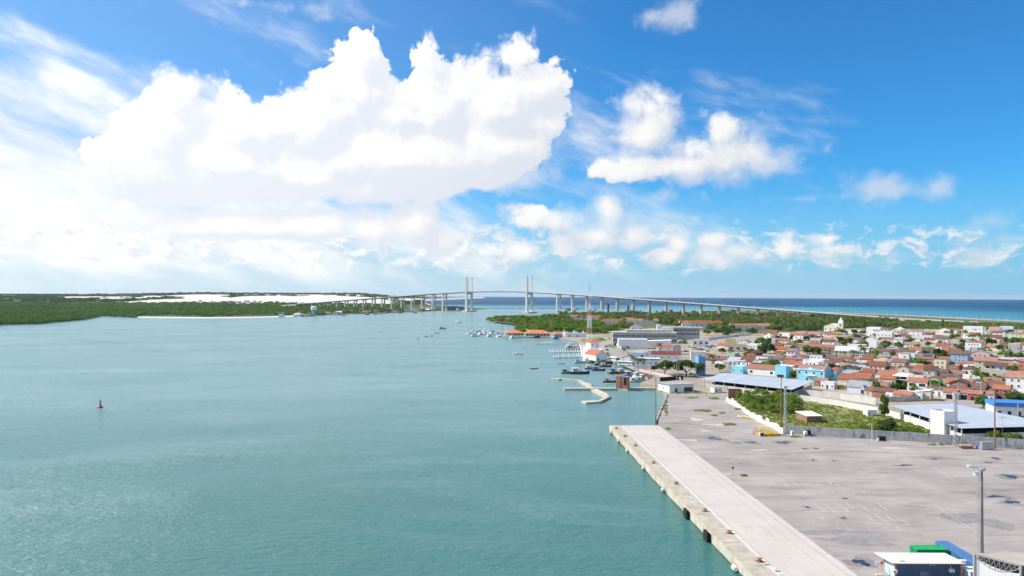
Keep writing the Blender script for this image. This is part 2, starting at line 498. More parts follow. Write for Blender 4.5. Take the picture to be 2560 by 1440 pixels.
def foliage(key, col, var=.4, scale=.35, trans=.25):
    m = bpy.data.materials.new(key); m.use_nodes = True
    nt = m.node_tree; X.tree = nt; nt.nodes.clear()
    out = X.node('ShaderNodeOutputMaterial')
    geo = X.node('ShaderNodeNewGeometry'); pos = X(geo.outputs['Position'])
    oi = X.node('ShaderNodeObjectInfo')
    n = X.noise(pos, scale, 3, .6) * .6 + X(geo.outputs['Random Per Island']) * .4
    c = X.mix(n.lin(.25, .75), tuple(x * (1 - var) for x in col), (col[0] * (1 + var * 1.3), col[1] * (1 + var), col[2] * (1 + var * .4)))
    big = X.noise(pos, scale * .06, 3, .55)
    c = X.mix(big.step(.50, .68) * .65, c, (col[0] * 1.8, col[1] * 1.3, col[2] * 1.0))
    c = X.mix(big.step(.46, .30) * .55, c, (col[0] * .5, col[1] * .58, col[2] * .6))
    hs = X.node('ShaderNodeHueSaturation'); r = X(oi.outputs['Random'])
    X.put(hs.inputs['Hue'], r.lin(0, 1, .478, .508)); X.put(hs.inputs['Value'], r.lin(0, 1, .78, 1.2)); X.put(hs.inputs['Color'], c)
    c = X(hs.outputs[0])
    d = X.node('ShaderNodeBsdfDiffuse'); t = X.node('ShaderNodeBsdfTranslucent'); mx = X.node('ShaderNodeMixShader')
    X.put(d.inputs[0], c); X.put(t.inputs[0], X.mix(.5, c, (col[0] * 1.6, col[1] * 1.6, col[2] * .6)))
    mx.inputs[0].default_value = trans
    nt.links.new(d.outputs[0], mx.inputs[1]); nt.links.new(t.outputs[0], mx.inputs[2]); nt.links.new(mx.outputs[0], out.inputs[0])
    M[key] = m; return m
foliage('leaf', (.118, .205, .048), .5)
foliage('leaf_dark', (.070, .130, .038))
foliage('leaf_mangrove', (.100, .200, .066), .55, scale=.06)
foliage('leaf_scrub', (.112, .165, .060), .55, scale=.12)
foliage('leaf_palm', (.105, .150, .055), .35)
foliage('leaf_dry', (.22, .17, .085), .3)
foliage('weed', (.215, .290, .075), .4, .25)
# ---------------------------------------------------------------- water, land, far hills
EARTH = 7.43e6
Z0 = 2.2                                           # height of the port and the town above the water
def drop(d): return -(d * d) / (2 * EARTH)
SPAN_L, SPAN_R = gp(1172.5, 779), gp(1323, 782.5)  # feet of the two bridge towers

def water_material():
    m = bpy.data.materials.new('water'); m.use_nodes = True; nt = m.node_tree; X.tree = nt
    nt.nodes.clear(); out = X.node('ShaderNodeOutputMaterial')
    geo = X.node('ShaderNodeNewGeometry'); pos = X(geo.outputs['Position'])
    x, y, z = X.split(pos)
    # silty estuary, clear shallows along the coast, deep blue offshore
    wob = X.noise(pos, .0011, 4, .55)
    off = X.math('MAXIMUM', x - 1040.0, (y - 2760.0) - X.math('MINIMUM', X.math('MULTIPLY', x, -.05), 300.0)) + (wob - .5) * 900.0
    river = X.mix(X.noise(pos, .006, 4, .6).lin(.3, .7), (.034, .140, .126), (.052, .182, .164))
    streak = X.noise(X.vec('MULTIPLY', pos, (1, 2.6, 1)), .0065, 5, .62, dist=.5)
    river = X.mix(y.step(130, 420) * .70, river, (.200, .335, .335))  # paler with distance: the reflection of bright clouds put into the water colour
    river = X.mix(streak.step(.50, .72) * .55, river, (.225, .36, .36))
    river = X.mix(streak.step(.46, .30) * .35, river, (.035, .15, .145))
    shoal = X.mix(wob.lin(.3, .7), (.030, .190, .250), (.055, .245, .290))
    deep = X.mix(X.noise(X.vec('MULTIPLY', pos, (.3, 1, 1)), .0012, 3, .5).step(.42, .60), (.001, .044, .112), (.003, .074, .162))  # darker bands: cloud shadow on the sea put into its colour
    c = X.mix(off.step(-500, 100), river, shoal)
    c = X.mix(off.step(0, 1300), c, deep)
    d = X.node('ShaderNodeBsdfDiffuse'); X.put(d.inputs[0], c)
    g = X.node('ShaderNodeBsdfGlossy'); g.distribution = 'GGX'
    g.inputs['Color'].default_value = (.92, .97, 1, 1)
    wind = X.noise(X.vec('MULTIPLY', pos, (1, 1.8, 1)), .010, 4, .6)
    X.put(g.inputs['Roughness'], wind.lin(.3, .7, .10, .26))
    w1 = X.noise(X.vec('MULTIPLY', pos, (.75, 1.25, 1)), .42, 5, .62)
    w2 = X.noise(X.vec('MULTIPLY', pos, (.7, 1.3, 1)), .085, 3, .55)
    w3 = X.noise(X.vec('MULTIPLY', pos, (.7, 1.3, 1)), 1.5, 3, .6)
    calm = X.noise(X.vec('MULTIPLY', pos, (1, 2.2, 1)), .008, 4, .6, dist=.6).lin(.32, .68, .45, 1.35)
    bp = X.node('ShaderNodeBump'); bp.inputs['Strength'].default_value = 1.0; bp.inputs['Distance'].default_value = 1.0
    X.put(bp.inputs['Height'], (w1 * .75 + w3 * .30) * calm + w2 * 1.1)
    nt.links.new(bp.outputs[0], g.inputs['Normal']); 
    bp2 = X.node('ShaderNodeBump'); bp2.inputs['Strength'].default_value = 1.0; bp2.inputs['Distance'].default_value = .7
    X.put(bp2.inputs['Height'], (w1 * 1.0 + w3 * .45) * calm + w2 * .8)
    nt.links.new(bp2.outputs[0], d.inputs['Normal'])
    fr = X.node('ShaderNodeFresnel'); fr.inputs['IOR'].default_value = 1.333
    nt.links.new(bp2.outputs[0], fr.inputs['Normal'])
    f = X.math('MINIMUM', X(fr.outputs[0]) * 1.0, off.step(-100, 1000, .46, .15))
    mx = X.node('ShaderNodeMixShader'); X.put(mx.inputs[0], f)
    nt.links.new(d.outputs[0], mx.inputs[1]); nt.links.new(g.outputs[0], mx.inputs[2]); nt.links.new(mx.outputs[0], out.inputs[0])
    return m

def build_water():
    rings = [0, 60, 200, 600, 1200, 2000, 3000, 4500, 6500, 9000, 12000, 15000, 18000, 21000, 24000, 27000, 30000, 34000, 40000]
    n = 96; v = [(0, 0, 0)]; f = []
    for r in rings[1:]:
        v += [(r * math.sin(2 * math.pi * i / n), r * math.cos(2 * math.pi * i / n), drop(r)) for i in range(n)]
    for i in range(n): f.append((0, 1 + (i + 1) % n, 1 + i))
    for k in range(len(rings) - 2):
        a = 1 + k * n; b = a + n
        for i in range(n): j = (i + 1) % n; f.append((a + i, a + j, b + j, b + i))
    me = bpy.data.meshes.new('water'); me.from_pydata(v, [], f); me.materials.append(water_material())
    me.polygons.foreach_set('use_smooth', [True] * len(f))
    kind(put('water', me), 'structure')
build_water()

# the peninsula: outline through the shoreline the photograph shows
A_Q = gp(1525, 1064, Z0); B_Q = gp(1886, 1440, Z0)       # sea edge of the quay
QU = (B_Q - A_Q).normalized(); QV = Vector((-QU.y, QU.x, 0))
if QV.x < 0: QV = -QV
APRON_W = (gp(1640, 1060, Z0) - A_Q).dot(QV)
def Q(along, across, z=Z0):
    p = A_Q + QU * along + QV * across; return Vector((p.x, p.y, z))
YARD_W = [gp(*p, Z0) for p in ((1640, 1060), (1650, 1028), (1668, 990))]
SHORE = [gp(*p, 0.0) for p in ((1655, 985), (1632, 972), (1600, 966), (1648, 950), (1610, 940), (1575, 925), (1548, 914), (1532, 905), (1522, 903),
                               (1462, 899), (1455, 880), (1450, 863), (1446, 856), (1430, 852), (1378, 846), (1352, 845), (1300, 836), (1296, 824), (1330, 818),
                               (1300, 812), (1262, 807), (1234, 804), (1226, 801))]
FAR_EDGE = [col_at(*p) for p in ((1250, 1560), (1300, 1660), (1400, 1830), (1500, 1930), (1600, 2010), (1700, 2080), (1800, 2380), (1950, 2420))] + \
           [Vector(p + (0.0,)) for p in ((985, 2150), (1050, 1880), (1056, 1470), (1085, 900), (1120, 300), (1150, -300))]
def flat2(pts): return [(p[0], p[1]) for p in pts]
def build_land():
    mb = MB()
    outline = [Q(480, 0), Q(0, 0), Q(0, APRON_W)] + YARD_W[1:] + SHORE + FAR_EDGE
    mb.prism(flat2(outline), -3.0, Z0 - .012)
    g = mb.build('ground', [mat('earth', (.33, .285, .225), .95, .22, .05, .2, stain=.5, stain_col=(.16, .155, .10))])
    kind(g, 'structure')
build_land()

# far bank: mangrove flats, dunes, hills - one height field over the land left of the river mouth
BANK = [gp(*p, 0.0) for p in ((-420, 862), (-150, 828), (0, 813), (90, 811), (140, 806), (202, 801), (196, 793), (176, 790), (260, 790.5), (345, 794.5), (420, 795.5), (520, 796.5), (640, 795), (720, 792.5), (790, 789),
                              (900, 785), (1000, 781.5), (1060, 778.5), (1112, 777), (1166, 776.5), (1200, 774), (1229, 772))]
def smooth(a, b, x):
    t = np.clip((x - a) / (b - a), 0, 1); return t * t * (3 - 2 * t)
def vnoise(x, y, seed=0):
    """smooth value noise"""
    xi, yi = np.floor(x).astype(np.int64), np.floor(y).astype(np.int64); xf, yf = x - xi, y - yi
    def h(a, b):
        n = (a * 374761393 + b * 668265263 + seed * 1442695041) & 0x7fffffff
        n = ((n ^ (n >> 13)) * 1274126177) & 0x7fffffff
        return ((n ^ (n >> 16)) & 0xffff) / 65535.0
    u, v = xf * xf * (3 - 2 * xf), yf * yf * (3 - 2 * yf)
    return (h(xi, yi) * (1 - u) + h(xi + 1, yi) * u) * (1 - v) + (h(xi, yi + 1) * (1 - u) + h(xi + 1, yi + 1) * u) * v
def fbm(x, y, o=4, seed=0):
    s, a, t = 0, .5, 0
    for i in range(o): s = s + a * vnoise(x * 2 ** i, y * 2 ** i, seed + i); t += a; a *= .5
    return s / t
def bank_edge(px):
    """distance of the far bank's shore in the picture column px"""
    xs = [topx(p)[0] for p in BANK]
    ds = [p.y for p in BANK]
    return np.interp(px, xs[:5] + [204] + xs[8:], ds[:5] + [ds[5]] + ds[8:])
def bank_height(px, d):
    """height and sandiness of the far bank; px: picture column, d: distance"""
    x = (px - 1280) / FPX * d
    n1 = fbm(x / 420, d / 420, 4, 3); n2 = fbm(x / 1100, d / 900, 3, 11); n3 = fbm(x / 120, d / 160, 3, 5)
    east = smooth(1015, 880, px)                     # the dunes run out towards the sea
    dune = smooth(2950, 4300, d + (n2 - .5) * 700) * (30 + 14 * n1) * (.50 + .50 * smooth(260, 520, px)) * (.25 + .75 * east)
    hill = smooth(4700, 6800, d + (n2 - .5) * 1200) * (7 + 24 * (n2 - .25)) * (.45 + .55 * east)
    h = 1.0 + dune + np.maximum(hill, 0) + smooth(1700, 3000, d) * 1.5 * n3 + smooth(3000, 3600, d) * 4 * (n3 - .5)
    sand = smooth(420, 500, px) * smooth(1040, 920, px) * smooth(3050, 3300, d + (n1 - .5) * 600) * smooth(5600, 5000, d + (n1 - .5) * 1500)
    left = smooth(120, 190, px) * smooth(500, 440, px) * smooth(.52, .60, n1) * smooth(2900, 3200, d) * smooth(5600, 4700, d)
    east_s = smooth(985, 1010, px) * smooth(1066, 1050, px) * smooth(4200, 4500, d) * smooth(7000, 6000, d)
    n4 = fbm(x / 260, d / 900, 4, 23)
    sand = sand * (1 - .9 * smooth(.56, .64, n4) * smooth(3400, 3900, d + (n1 - .5) * 900))
    return h, np.clip(np.maximum(np.maximum(sand, left), east_s * .9), 0, 1)
def coast_px(d):
    """picture column where the far bank meets the open sea at distance d"""
    return np.interp(d, [2000, 2560, 2750, 3300, 4300, 5400, 6500, 8500, 10500], [1231, 1231, 1150, 1085, 1062, 1068, 1120, 1180, 1216])
def build_bank():
    pxs = np.concatenate([np.arange(-520, 1240, 5.0)])
    ts = np.linspace(0, 1, 120) ** 1.7
    V, S = [], []
    for t in ts:
        e = bank_edge(pxs); d = e + (10500 - e) * t
        h, s = bank_height(pxs, d)
        cp = coast_px(d)
        shore = smooth(0, 10, cp - pxs) * np.minimum(smooth(0, 26, d - e) * .9 + .1, 1)
        beach = smooth(75, 45, d - e) * smooth(335, 350, pxs) * smooth(800, 760, pxs) + smooth(22, 4, cp - pxs) * smooth(3000, 3400, d)
        z = h * shore + (shore - 1) * 3 + drop(d)
        x = (pxs - 1280) / FPX * d
        # columns follow the tilted camera only through this small shift
        V.append(np.stack([x, d, z], 1)); S.append(np.clip(np.maximum(s, beach), 0, 1))
    V = np.concatenate(V); S = np.concatenate(S)
    n, m = len(ts), len(pxs)
    i = (np.arange(n - 1)[:, None] * m + np.arange(m - 1)[None]).ravel()
    F = np.stack([i, i + 1, i + 1 + m, i + m], 1)
    mt = bpy.data.materials.new('far_bank'); mt.use_nodes = True; nt = mt.node_tree; X.tree = nt
    b = nt.nodes['Principled BSDF']; b.inputs['Roughness'].default_value = 1; b.inputs['Specular IOR Level'].default_value = .05
    at = X.node('ShaderNodeAttribute', attribute_name='sand'); sv = X(at.outputs['Fac'])
    pos = X(X.node('ShaderNodeNewGeometry').outputs['Position'])
    nn = X.noise(pos, .012, 6, .65)
    green = X.mix(X.noise(pos, .02, 5, .7).lin(.3, .7), (.050, .085, .040), (.110, .145, .070))
    sandc = X.mix(nn.lin(.3, .7), (.58, .54, .49), (.68, .64, .59))
    X.put(b.inputs['Base Color'], X.mix((sv + (nn - .5) * .55).step(.42, .58), green, sandc))
    me = np_mesh('far_bank', V, F, mt)
    at = me.attributes.new('sand', 'FLOAT', 'POINT'); at.data.foreach_set('value', S.astype(np.float32))
    me.polygons.foreach_set('use_smooth', [True] * len(F))
    kind(put('terrain', me), 'structure')
build_bank()
# ---------------------------------------------------------------- the cable-stayed bridge
def build_bridge():
    mid = (SPAN_L + SPAN_R) / 2; ax = (SPAN_R - SPAN_L); half = ax.length / 2; ax.normalize()
    b = thing('bridge', 'long pale concrete cable-stayed bridge with two twin-legged towers across the river mouth', 'bridge', (mid.x, mid.y, 0), math.atan2(ax.y, ax.x))
    L_END, R_END = -half - 815, half + 885
    def deck(x):
        s = abs(x) - half
        if s < 0: return 61.4 - 1.9 * (x / half) ** 2
        return 59.5 - .045 * min(s, 150) - .060 * max(0, s - 150)
    C, D = M['bridge'], M['bridge_dark']
    W = 11.0
    def span(x0, x1, n=1):
        mb = MB()
        for i in range(n):
            a, c = x0 + (x1 - x0) * i / n, x0 + (x1 - x0) * (i + 1) / n
            za, zc = deck(a), deck(c)
            def bar(y0, y1, up, dn, m):
                mb.hexa([(a, y0, za - dn), (c, y0, zc - dn), (c, y1, zc - dn), (a, y1, za - dn)], [(a, y0, za + up), (c, y0, zc + up), (c, y1, zc + up), (a, y1, za + up)], m)
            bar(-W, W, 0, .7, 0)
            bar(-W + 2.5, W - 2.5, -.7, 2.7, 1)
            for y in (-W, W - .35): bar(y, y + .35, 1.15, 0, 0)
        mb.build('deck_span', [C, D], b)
    xs_r = [half + 98 + 45 * i for i in range(18)]; xs_l = [-half - 98 - 45 * i for i in range(16)]
    edges = sorted([L_END, -half, half, R_END] + xs_r + xs_l)
    edges = [e for e in edges if L_END <= e <= R_END]
    for e0, e1 in zip(edges, edges[1:]): span(e0, e1, 12 if e1 - e0 > 150 else (4 if e1 - e0 > 60 else 2))
    # ramp walls where the road comes down
    for e, dirn in ((R_END, 1), (L_END, -1)):
        mb = MB(); z = deck(e)
        mb.hexa([(e, -W, 0), (e + 190 * dirn, -W, 0), (e + 190 * dirn, W, 0), (e, W, 0)], [(e, -W, z), (e + 190 * dirn, -W, Z0 + .4), (e + 190 * dirn, W, Z0 + .4), (e, W, z)])
        mb.build('ramp', [M['concrete_light']], b)
    # towers
    for sx in (-1, 1):
        x = half * sx
        MB().prism([(x + px, py) for px, py in ((-11, -22), (11, -22), (16, -15), (16, 15), (11, 22), (-11, 22), (-16, 15), (-16, -15))], -2, 3.6).build('pile_cap', [M['concrete_light']], b)
        for sy in (-1, 1):
            y = 12.6 * sy
            mb = MB()
            mb.hexa([(x - 3.4, y - 2.6, 3.6), (x + 3.4, y - 2.6, 3.6), (x + 3.4, y + 2.6, 3.6), (x - 3.4, y + 2.6, 3.6)],
                    [(x - 2.5, y - 2.0, 60), (x + 2.5, y - 2.0, 60), (x + 2.5, y + 2.0, 60), (x - 2.5, y + 2.0, 60)])
            mb.hexa([(x - 2.4, y - 1.9, 60), (x + 2.4, y - 1.9, 60), (x + 2.4, y + 1.9, 60), (x - 2.4, y + 1.9, 60)],
                    [(x - 2.0, y - 1.6, 104), (x + 2.0, y - 1.6, 104), (x + 2.0, y + 1.6, 104), (x - 2.0, y + 1.6, 104)])
            mb.build('tower_leg', [C], b)
        mb = MB(); mb.box(x - 2.2, x + 2.2, -10.4, 10.4, 51.5, 55.8); mb.build('cross_beam', [C], b)
        for sy in (-1, 1):
            for i in range(12):
                for dirn in (-1, 1):
                    reach = 16 + i * 7.3
                    xe = x + dirn * reach
                    mb = MB(); mb.tube((x, 11.6 * sy, 70 + i * 2.75), (xe, 10.8 * sy, deck(xe) + 1), .34, n=4, cap=False)
                    mb.build('stay_cable', [M['cable']], b)
    # approach piers
    def pier(x, portal):
        z = deck(x) - 2.7
        base = -2 if (-half - 330 < x < half + 150) else 0.5
        if z - base < 2: return
        y = 8.6 if portal else (6.2 if x < 0 else 4.6)
        w = 2.4 if portal else 2.0
        for sy in (-1, 1):
            MB().hexa([(x - w, sy * y - 1.7, base), (x + w, sy * y - 1.7, base), (x + w, sy * y + 1.7, base), (x - w, sy * y + 1.7, base)],
                      [(x - w * .8, sy * y - 1.5, z - 1.6), (x + w * .8, sy * y - 1.5, z - 1.6), (x + w * .8, sy * y + 1.5, z - 1.6), (x - w * .8, sy * y + 1.5, z - 1.6)]).build('pier_column', [C], b)
        mb = MB(); mb.box(x - 1.9, x + 1.9, -y - 2.2, y + 2.2, z - 1.6, z)
        if portal: mb.hexa([(x - 1.7, -y + 1.6, z - 5), (x + 1.7, -y + 1.6, z - 5), (x + 1.7, -y + 2.2, z - 5), (x - 1.7, -y + 2.2, z - 5)], [(x - 1.7, -y + 1.6, z - 1.6), (x + 1.7, -y + 1.6, z - 1.6), (x + 1.7, -y + 5, z - 1.6), (x - 1.7, -y + 5, z - 1.6)])
        mb.build('pier_cap', [C], b)
    for i, x in enumerate(xs_r + xs_l): pier(x, i in (0, len(xs_r)))
    me = MB().tube((0, 0, 0), (0, 0, 9), .12, .07, n=4).beam((-1.6, 0, 9), (1.6, 0, 9), .2, .15).mesh('lamp_post', M['white_clean'])
    for x in np.arange(-half - 700, half + 880, 36.0):
        put('lamp_post', me, b, (x, 0, deck(x)))
    # old free-standing pillars beside the bridge
    for i, (px, top, base, d, w, lab) in enumerate(((1521, 759, 777, 1870, 4, 'lone dark concrete pillar rising from the trees beside the bridge, the leftmost'),
                                            (1571, 764, 779, 1830, 4, 'lone dark concrete pillar rising from the trees beside the bridge, the middle one'),
                                            (1622, 769, 780, 1790, 4.4, 'short dark concrete stump at the foot of a bridge pier among trees'),
                                            (1677, 774, 782, 1760, 4.6, 'lowest dark concrete stump standing by the bridge above the scrub'))):
        p = col_at(px, d); z = atd(px, top, d).z
        o = MB().hexa([(-w / 2, -w / 2, 0), (w / 2, -w / 2, 0), (w / 2, w / 2, 0), (-w / 2, w / 2, 0)], [(-w * .46, -w * .46, z), (w * .46, -w * .46, z), (w * .46, w * .46, z), (-w * .46, w * .46, z)]).build('pillar', [M['concrete_dark']], None, loc=p, rz=.6)
        tag(o, lab, 'pillar', 'old pillars beside the bridge')
build_bridge()
# breakwater of rocks out in the river mouth
def build_breakwater():
    rng = random.Random(4)
    a, c = gp(1228, 771.5), gp(1568, 770.0)
    b = thing('breakwater', 'low line of dark rocks running across the river mouth behind the bridge', 'breakwater', tuple(a))
    mb = MB(); n = 260
    for i in range(n):
        p = (c - a) * (i / n) + Vector((rng.uniform(-3, 3), rng.uniform(-4, 4), 0)); r = rng.uniform(1.0, 2.6)
        mb.lathe([(r, -1), (r * 1.1, .2), (r * .7, r * .62), (r * .15, r * .85)], p.x, p.y, 6)
    o = mb.build('rocks', [mat('rock', (.17, .15, .13), .95, .3, .3)], b); kind(o, 'stuff')
build_breakwater()
# ---------------------------------------------------------------- the port: quay, yard, walls, sheds
def yard_material():
    m = bpy.data.materials.new('yard'); m.use_nodes = True; nt = m.node_tree; X.tree = nt
    b = nt.nodes['Principled BSDF']; b.inputs['Specular IOR Level'].default_value = .2
    pos = X(X.node('ShaderNodeNewGeometry').outputs['Position'])
    a = X.noise(pos, .055, 6, .6); s = X.noise(X.vec('MULTIPLY', pos, (.22, 1, 1)), .35, 5, .62); f = X.noise(pos, 2.2, 5, .65)
    c = X.mix(a.lin(.32, .68), (.280, .246, .228), (.392, .348, .318))
    c = X.mix(X.noise(X.vec('MULTIPLY', pos, (.5, 1, 1)), .03, 4, .6, dist=.4).step(.48, .62) * .45, c, (.245, .212, .192))
    c = X.mix(s.step(.50, .70) * .65, c, (.225, .195, .178))
    c = X.mix(X.noise(X.vec('MULTIPLY', pos, (.25, 1, 1)), .12, 6, .68, dist=.6).step(.54, .68) * .65, c, (.185, .158, .138))
    c = X.mix(X.noise(X.vec('MULTIPLY', pos, (.4, 1, 1)), .22, 7, .72, dist=.8).step(.56, .70) * .55, c, (.43, .395, .37))
    c = X.mix(f.step(.52, .75) * .38, c, (.15, .14, .13))
    c = X.mix(X.noise(X.vec('MULTIPLY', pos, (.35, 1, 1)), 1.1, 6, .75).step(.56, .72) * .45, c, (.47, .44, .42))
    seam = X.voronoi(pos, .085, 0, .5, 'DISTANCE_TO_EDGE')
    c = X.mix(seam.step(.012, .003) * .10, c, (.13, .12, .11))
    X.put(b.inputs['Base Color'], c); b.inputs['Roughness'].default_value = .9
    bp = X.node('ShaderNodeBump'); bp.inputs['Strength'].default_value = .25; bp.inputs['Distance'].default_value = .05
    X.put(bp.inputs['Height'], f); nt.links.new(bp.outputs[0], b.inputs['Normal'])
    return m
def apron_material():
    m = bpy.data.materials.new('apron'); m.use_nodes = True; nt = m.node_tree; X.tree = nt
    b = nt.nodes['Principled BSDF']; b.inputs['Specular IOR Level'].default_value = .2; b.inputs['Roughness'].default_value = .9
    pos = X(X.node('ShaderNodeNewGeometry').outputs['Position'])
    a = X.noise(pos, .12, 6, .6); s = X.noise(X.vec('MULTIPLY', pos, (1, .10, 1)), .9, 5, .6); f = X.noise(pos, 1.6, 5, .65)
    c = X.mix(a.lin(.3, .7), (.47, .415, .372), (.54, .485, .442))
    c = X.mix(s.step(.55, .75) * .35, c, (.40, .355, .315))
    c = X.mix(X.noise(pos, .45, 6, .7, dist=1.0).step(.66, .76) * .45, c, (.26, .235, .21))
    c = X.mix(f.step(.52, .75) * .30, c, (.34, .305, .275))
    x_, y_, z_ = X.split(pos)
    jt = X.math('ABSOLUTE', X.math('SUBTRACT', X.math('FRACT', y_ * .125), .5))
    c = X.mix(jt.step(.012, .004) * .55, c, (.27, .24, .21))
    c = X.mix(X.noise(X.vec('MULTIPLY', pos, (1, .16, 1)), .55, 6, .7, dist=.5).step(.55, .70) * .40, c, (.36, .315, .275))
    X.put(b.inputs['Base Color'], c)
    return m
YARD_MAT, APRON_MAT = yard_material(), apron_material()
WALL_BASE = [(1965, 1084), (2100, 1093), (2250, 1102), (2380, 1110), (2560, 1122), (2760, 1136)]
def build_quay():
    AW = APRON_W
    q = kind(put('quay', None, None, (0, 0, 0)), 'structure')
    MB().prism(flat2([Q(.9, 3.5), Q(300, 3.5), Q(300, AW), Q(.9, AW)]), -.5, Z0 + .10).build('apron', [APRON_MAT], q)
    face = mat('quay_face', (.50, .455, .37), .9, .15, .5, .3, stain=.75, stain_col=(.20, .125, .065), streak=True)
    cope = mat('coping', (.42, .375, .30), .9, .2, .5, .3, stain=.5, stain_col=(.27, .22, .16))
    for i in range(34):                            # coping of cast blocks with open joints
        a0, a1 = i * 6.2, i * 6.2 + 6.14
        MB().prism(flat2([Q(a0, -.35), Q(a1, -.35), Q(a1, 3.44), Q(a0, 3.44)]), -.55, Z0 + .16 + (.02 if i % 3 else 0), 0, 1).build('block', [face, cope], q)
    MB().prism(flat2([Q(.3, .5), Q(210, .5), Q(210, 3.4), Q(.3, 3.4)]), -2, -.5).build('foundation', [M['dark']], q)
    for i in range(34):
        MB().prism(flat2([Q(i * 6.2 + .02, -.40), Q(i * 6.2 + 6.1, -.40), Q(i * 6.2 + 6.1, -.36), Q(i * 6.2 + .02, -.36)]), -.6, .28 + .12 * math.sin(i * 2.1)).build('tide_band', [mat('weed_band', (.085, .085, .045), .9, .35, 1.5, .4, stain=.5, stain_col=(.03, .035, .02))], q)
    for k in range(42):                            # piles under the coping
        p = Q(2 + k * 5, .25); 
        if k % 2: MB().tube((p.x, p.y, -2), (p.x, p.y, -.56), .45, n=8).build('pile', [M['concrete_dark']], q)
    for i in range(3):                             # end coping
        w = (AW - 3.6) / 3
        MB().prism(flat2([Q(-.1, 3.5 + i * w), Q(.86, 3.5 + i * w), Q(.86, 3.44 + (i + 1) * w), Q(-.1, 3.44 + (i + 1) * w)]), -.55, Z0 + .17, 0, 1).build('block', [face, cope], q)
    mb = MB()                                      # painted edge dashes beside the rail slot
    zz = Z0 + .108
    for i in range(200):
        a0 = 1.2 + i * .95
        mb.poly([Q(a0, 4.2, zz), Q(a0 + .36, 4.2, zz), Q(a0 + .36, 4.7, zz), Q(a0, 4.7, zz)][::-1])
    for i in range(24):
        c0 = 4.2 + i * .58
        mb.poly([Q(.95, c0, zz), Q(1.6, c0, zz), Q(1.6, c0 + .32, zz), Q(.95, c0 + .32, zz)][::-1])
    kind(mb.build('painted_dashes', [mat('paint_white', (.72, .72, .70), .8, .15, 2)], q), 'stuff')
    for c0, c1 in ((3.62, 3.85), (4.95, 5.12), (14.2, 14.38), (AW - 1.9, AW - 1.65)):
        MB().poly([Q(1, c0, zz), Q(300, c0, zz), Q(300, c1, zz), Q(1, c1, zz)][::-1]).build('rail_slot', [mat('slot', (.38, .34, .30), .9, .2)], q)
    for (px, py, c) in ((1918, 1412, 'green'), (1932, 1421, 'white'), (1945, 1428, 'green'), (1950, 1433, 'white')):
        p = gp(px, py, zz)
        MB().box(-.5, .5, -.28, .28, 0, .02).build('painted_mark', [mat('mark_' + c, (.05, .22, .15) if c == 'green' else (.75, .75, .73), .8)], q, loc=p)
    # bollards
    spots = [(1541, 1072), (1563, 1092), (1589, 1115), (1634, 1158), (1691, 1210), (1763, 1278), (1824, 1333), (1899, 1403)]
    order = ['farthest', 'second farthest', 'third farthest', 'fourth farthest', 'fourth nearest', 'third nearest', 'second nearest', 'nearest']
    for i, (px, py) in enumerate(spots):
        p = gp(px, py, Z0 + .18)
        t = thing('bollard', f'rusty orange mooring bollard on the quay edge, {order[i]} of the row of eight', 'bollard', p, .2, 'bollards along the quay edge')
        MB().box(-.75, .75, -.6, .6, 0, .06).build('base_plate', [M['rust']], t)
        MB().lathe([(.34, .06), (.27, .18), (.25, .48), (.46, .58), (.50, .70), (.40, .80), (.12, .84)], n=14).build('post', [M['orange_paint']], t, smooth=False)
        t.scale = (.85, .85, .85)
        MB().tube((-.62, 0, .62), (.62, 0, .62), .15, n=10).build('horn', [M['orange_paint']], t)
    # fenders hung on the face
    cyl = [(1530, 1083, 'farthest'), (1553, 1104, 'second farthest'), (1578, 1128, 'third farthest'), (1622, 1172, 'third nearest'), (1676, 1226, 'second nearest'), (1880, 1421, 'nearest')]
    for px, py, w in cyl:
        p = gp(px, py, .55)
        along = (p - A_Q).dot(QU); p = Q(along, -.85, .62)
        t = thing('fender', f'pale round fender hung low on the quay face, {w} of six', 'fender', p, math.atan2(QU.y, QU.x), 'pale fenders on the quay face')
        MB().lathe([(.30, -.75), (.48, -.68), (.48, .68), (.30, .75)], n=14).build('drum', [M['w_grey'] if w != 'nearest' else M['white']], t).rotation_euler = (0, R(90), 0)
        MB().tube((-.5, .1, .4), (-.5, .75, 1.35), .04, n=5).tube((.5, .1, .4), (.5, .75, 1.35), .04, n=5).build('chain', [M['rust']], t)
    for px, py, w in ((1749, 1291, 'farther'), (1810, 1347, 'nearer')):
        p = gp(px, py, .4); along = (p - A_Q).dot(QU); p = Q(along, -.95, .1)
        t = thing('fender', f'tall black rubber fender panel on the quay face, the {w} of two', 'fender', p, math.atan2(QU.y, QU.x), 'black fenders on the quay face')
        MB().box(-1.3, -.05, -.3, .25, 0, 2.0).build('panel', [M['rubber']], t)
        MB().box(.05, 1.3, -.3, .25, 0, 2.0).build('panel', [M['rubber']], t)
        MB().box(-1.0, 1.0, .25, .65, .4, 1.6).build('bracket', [M['rubber']], t)
build_quay()

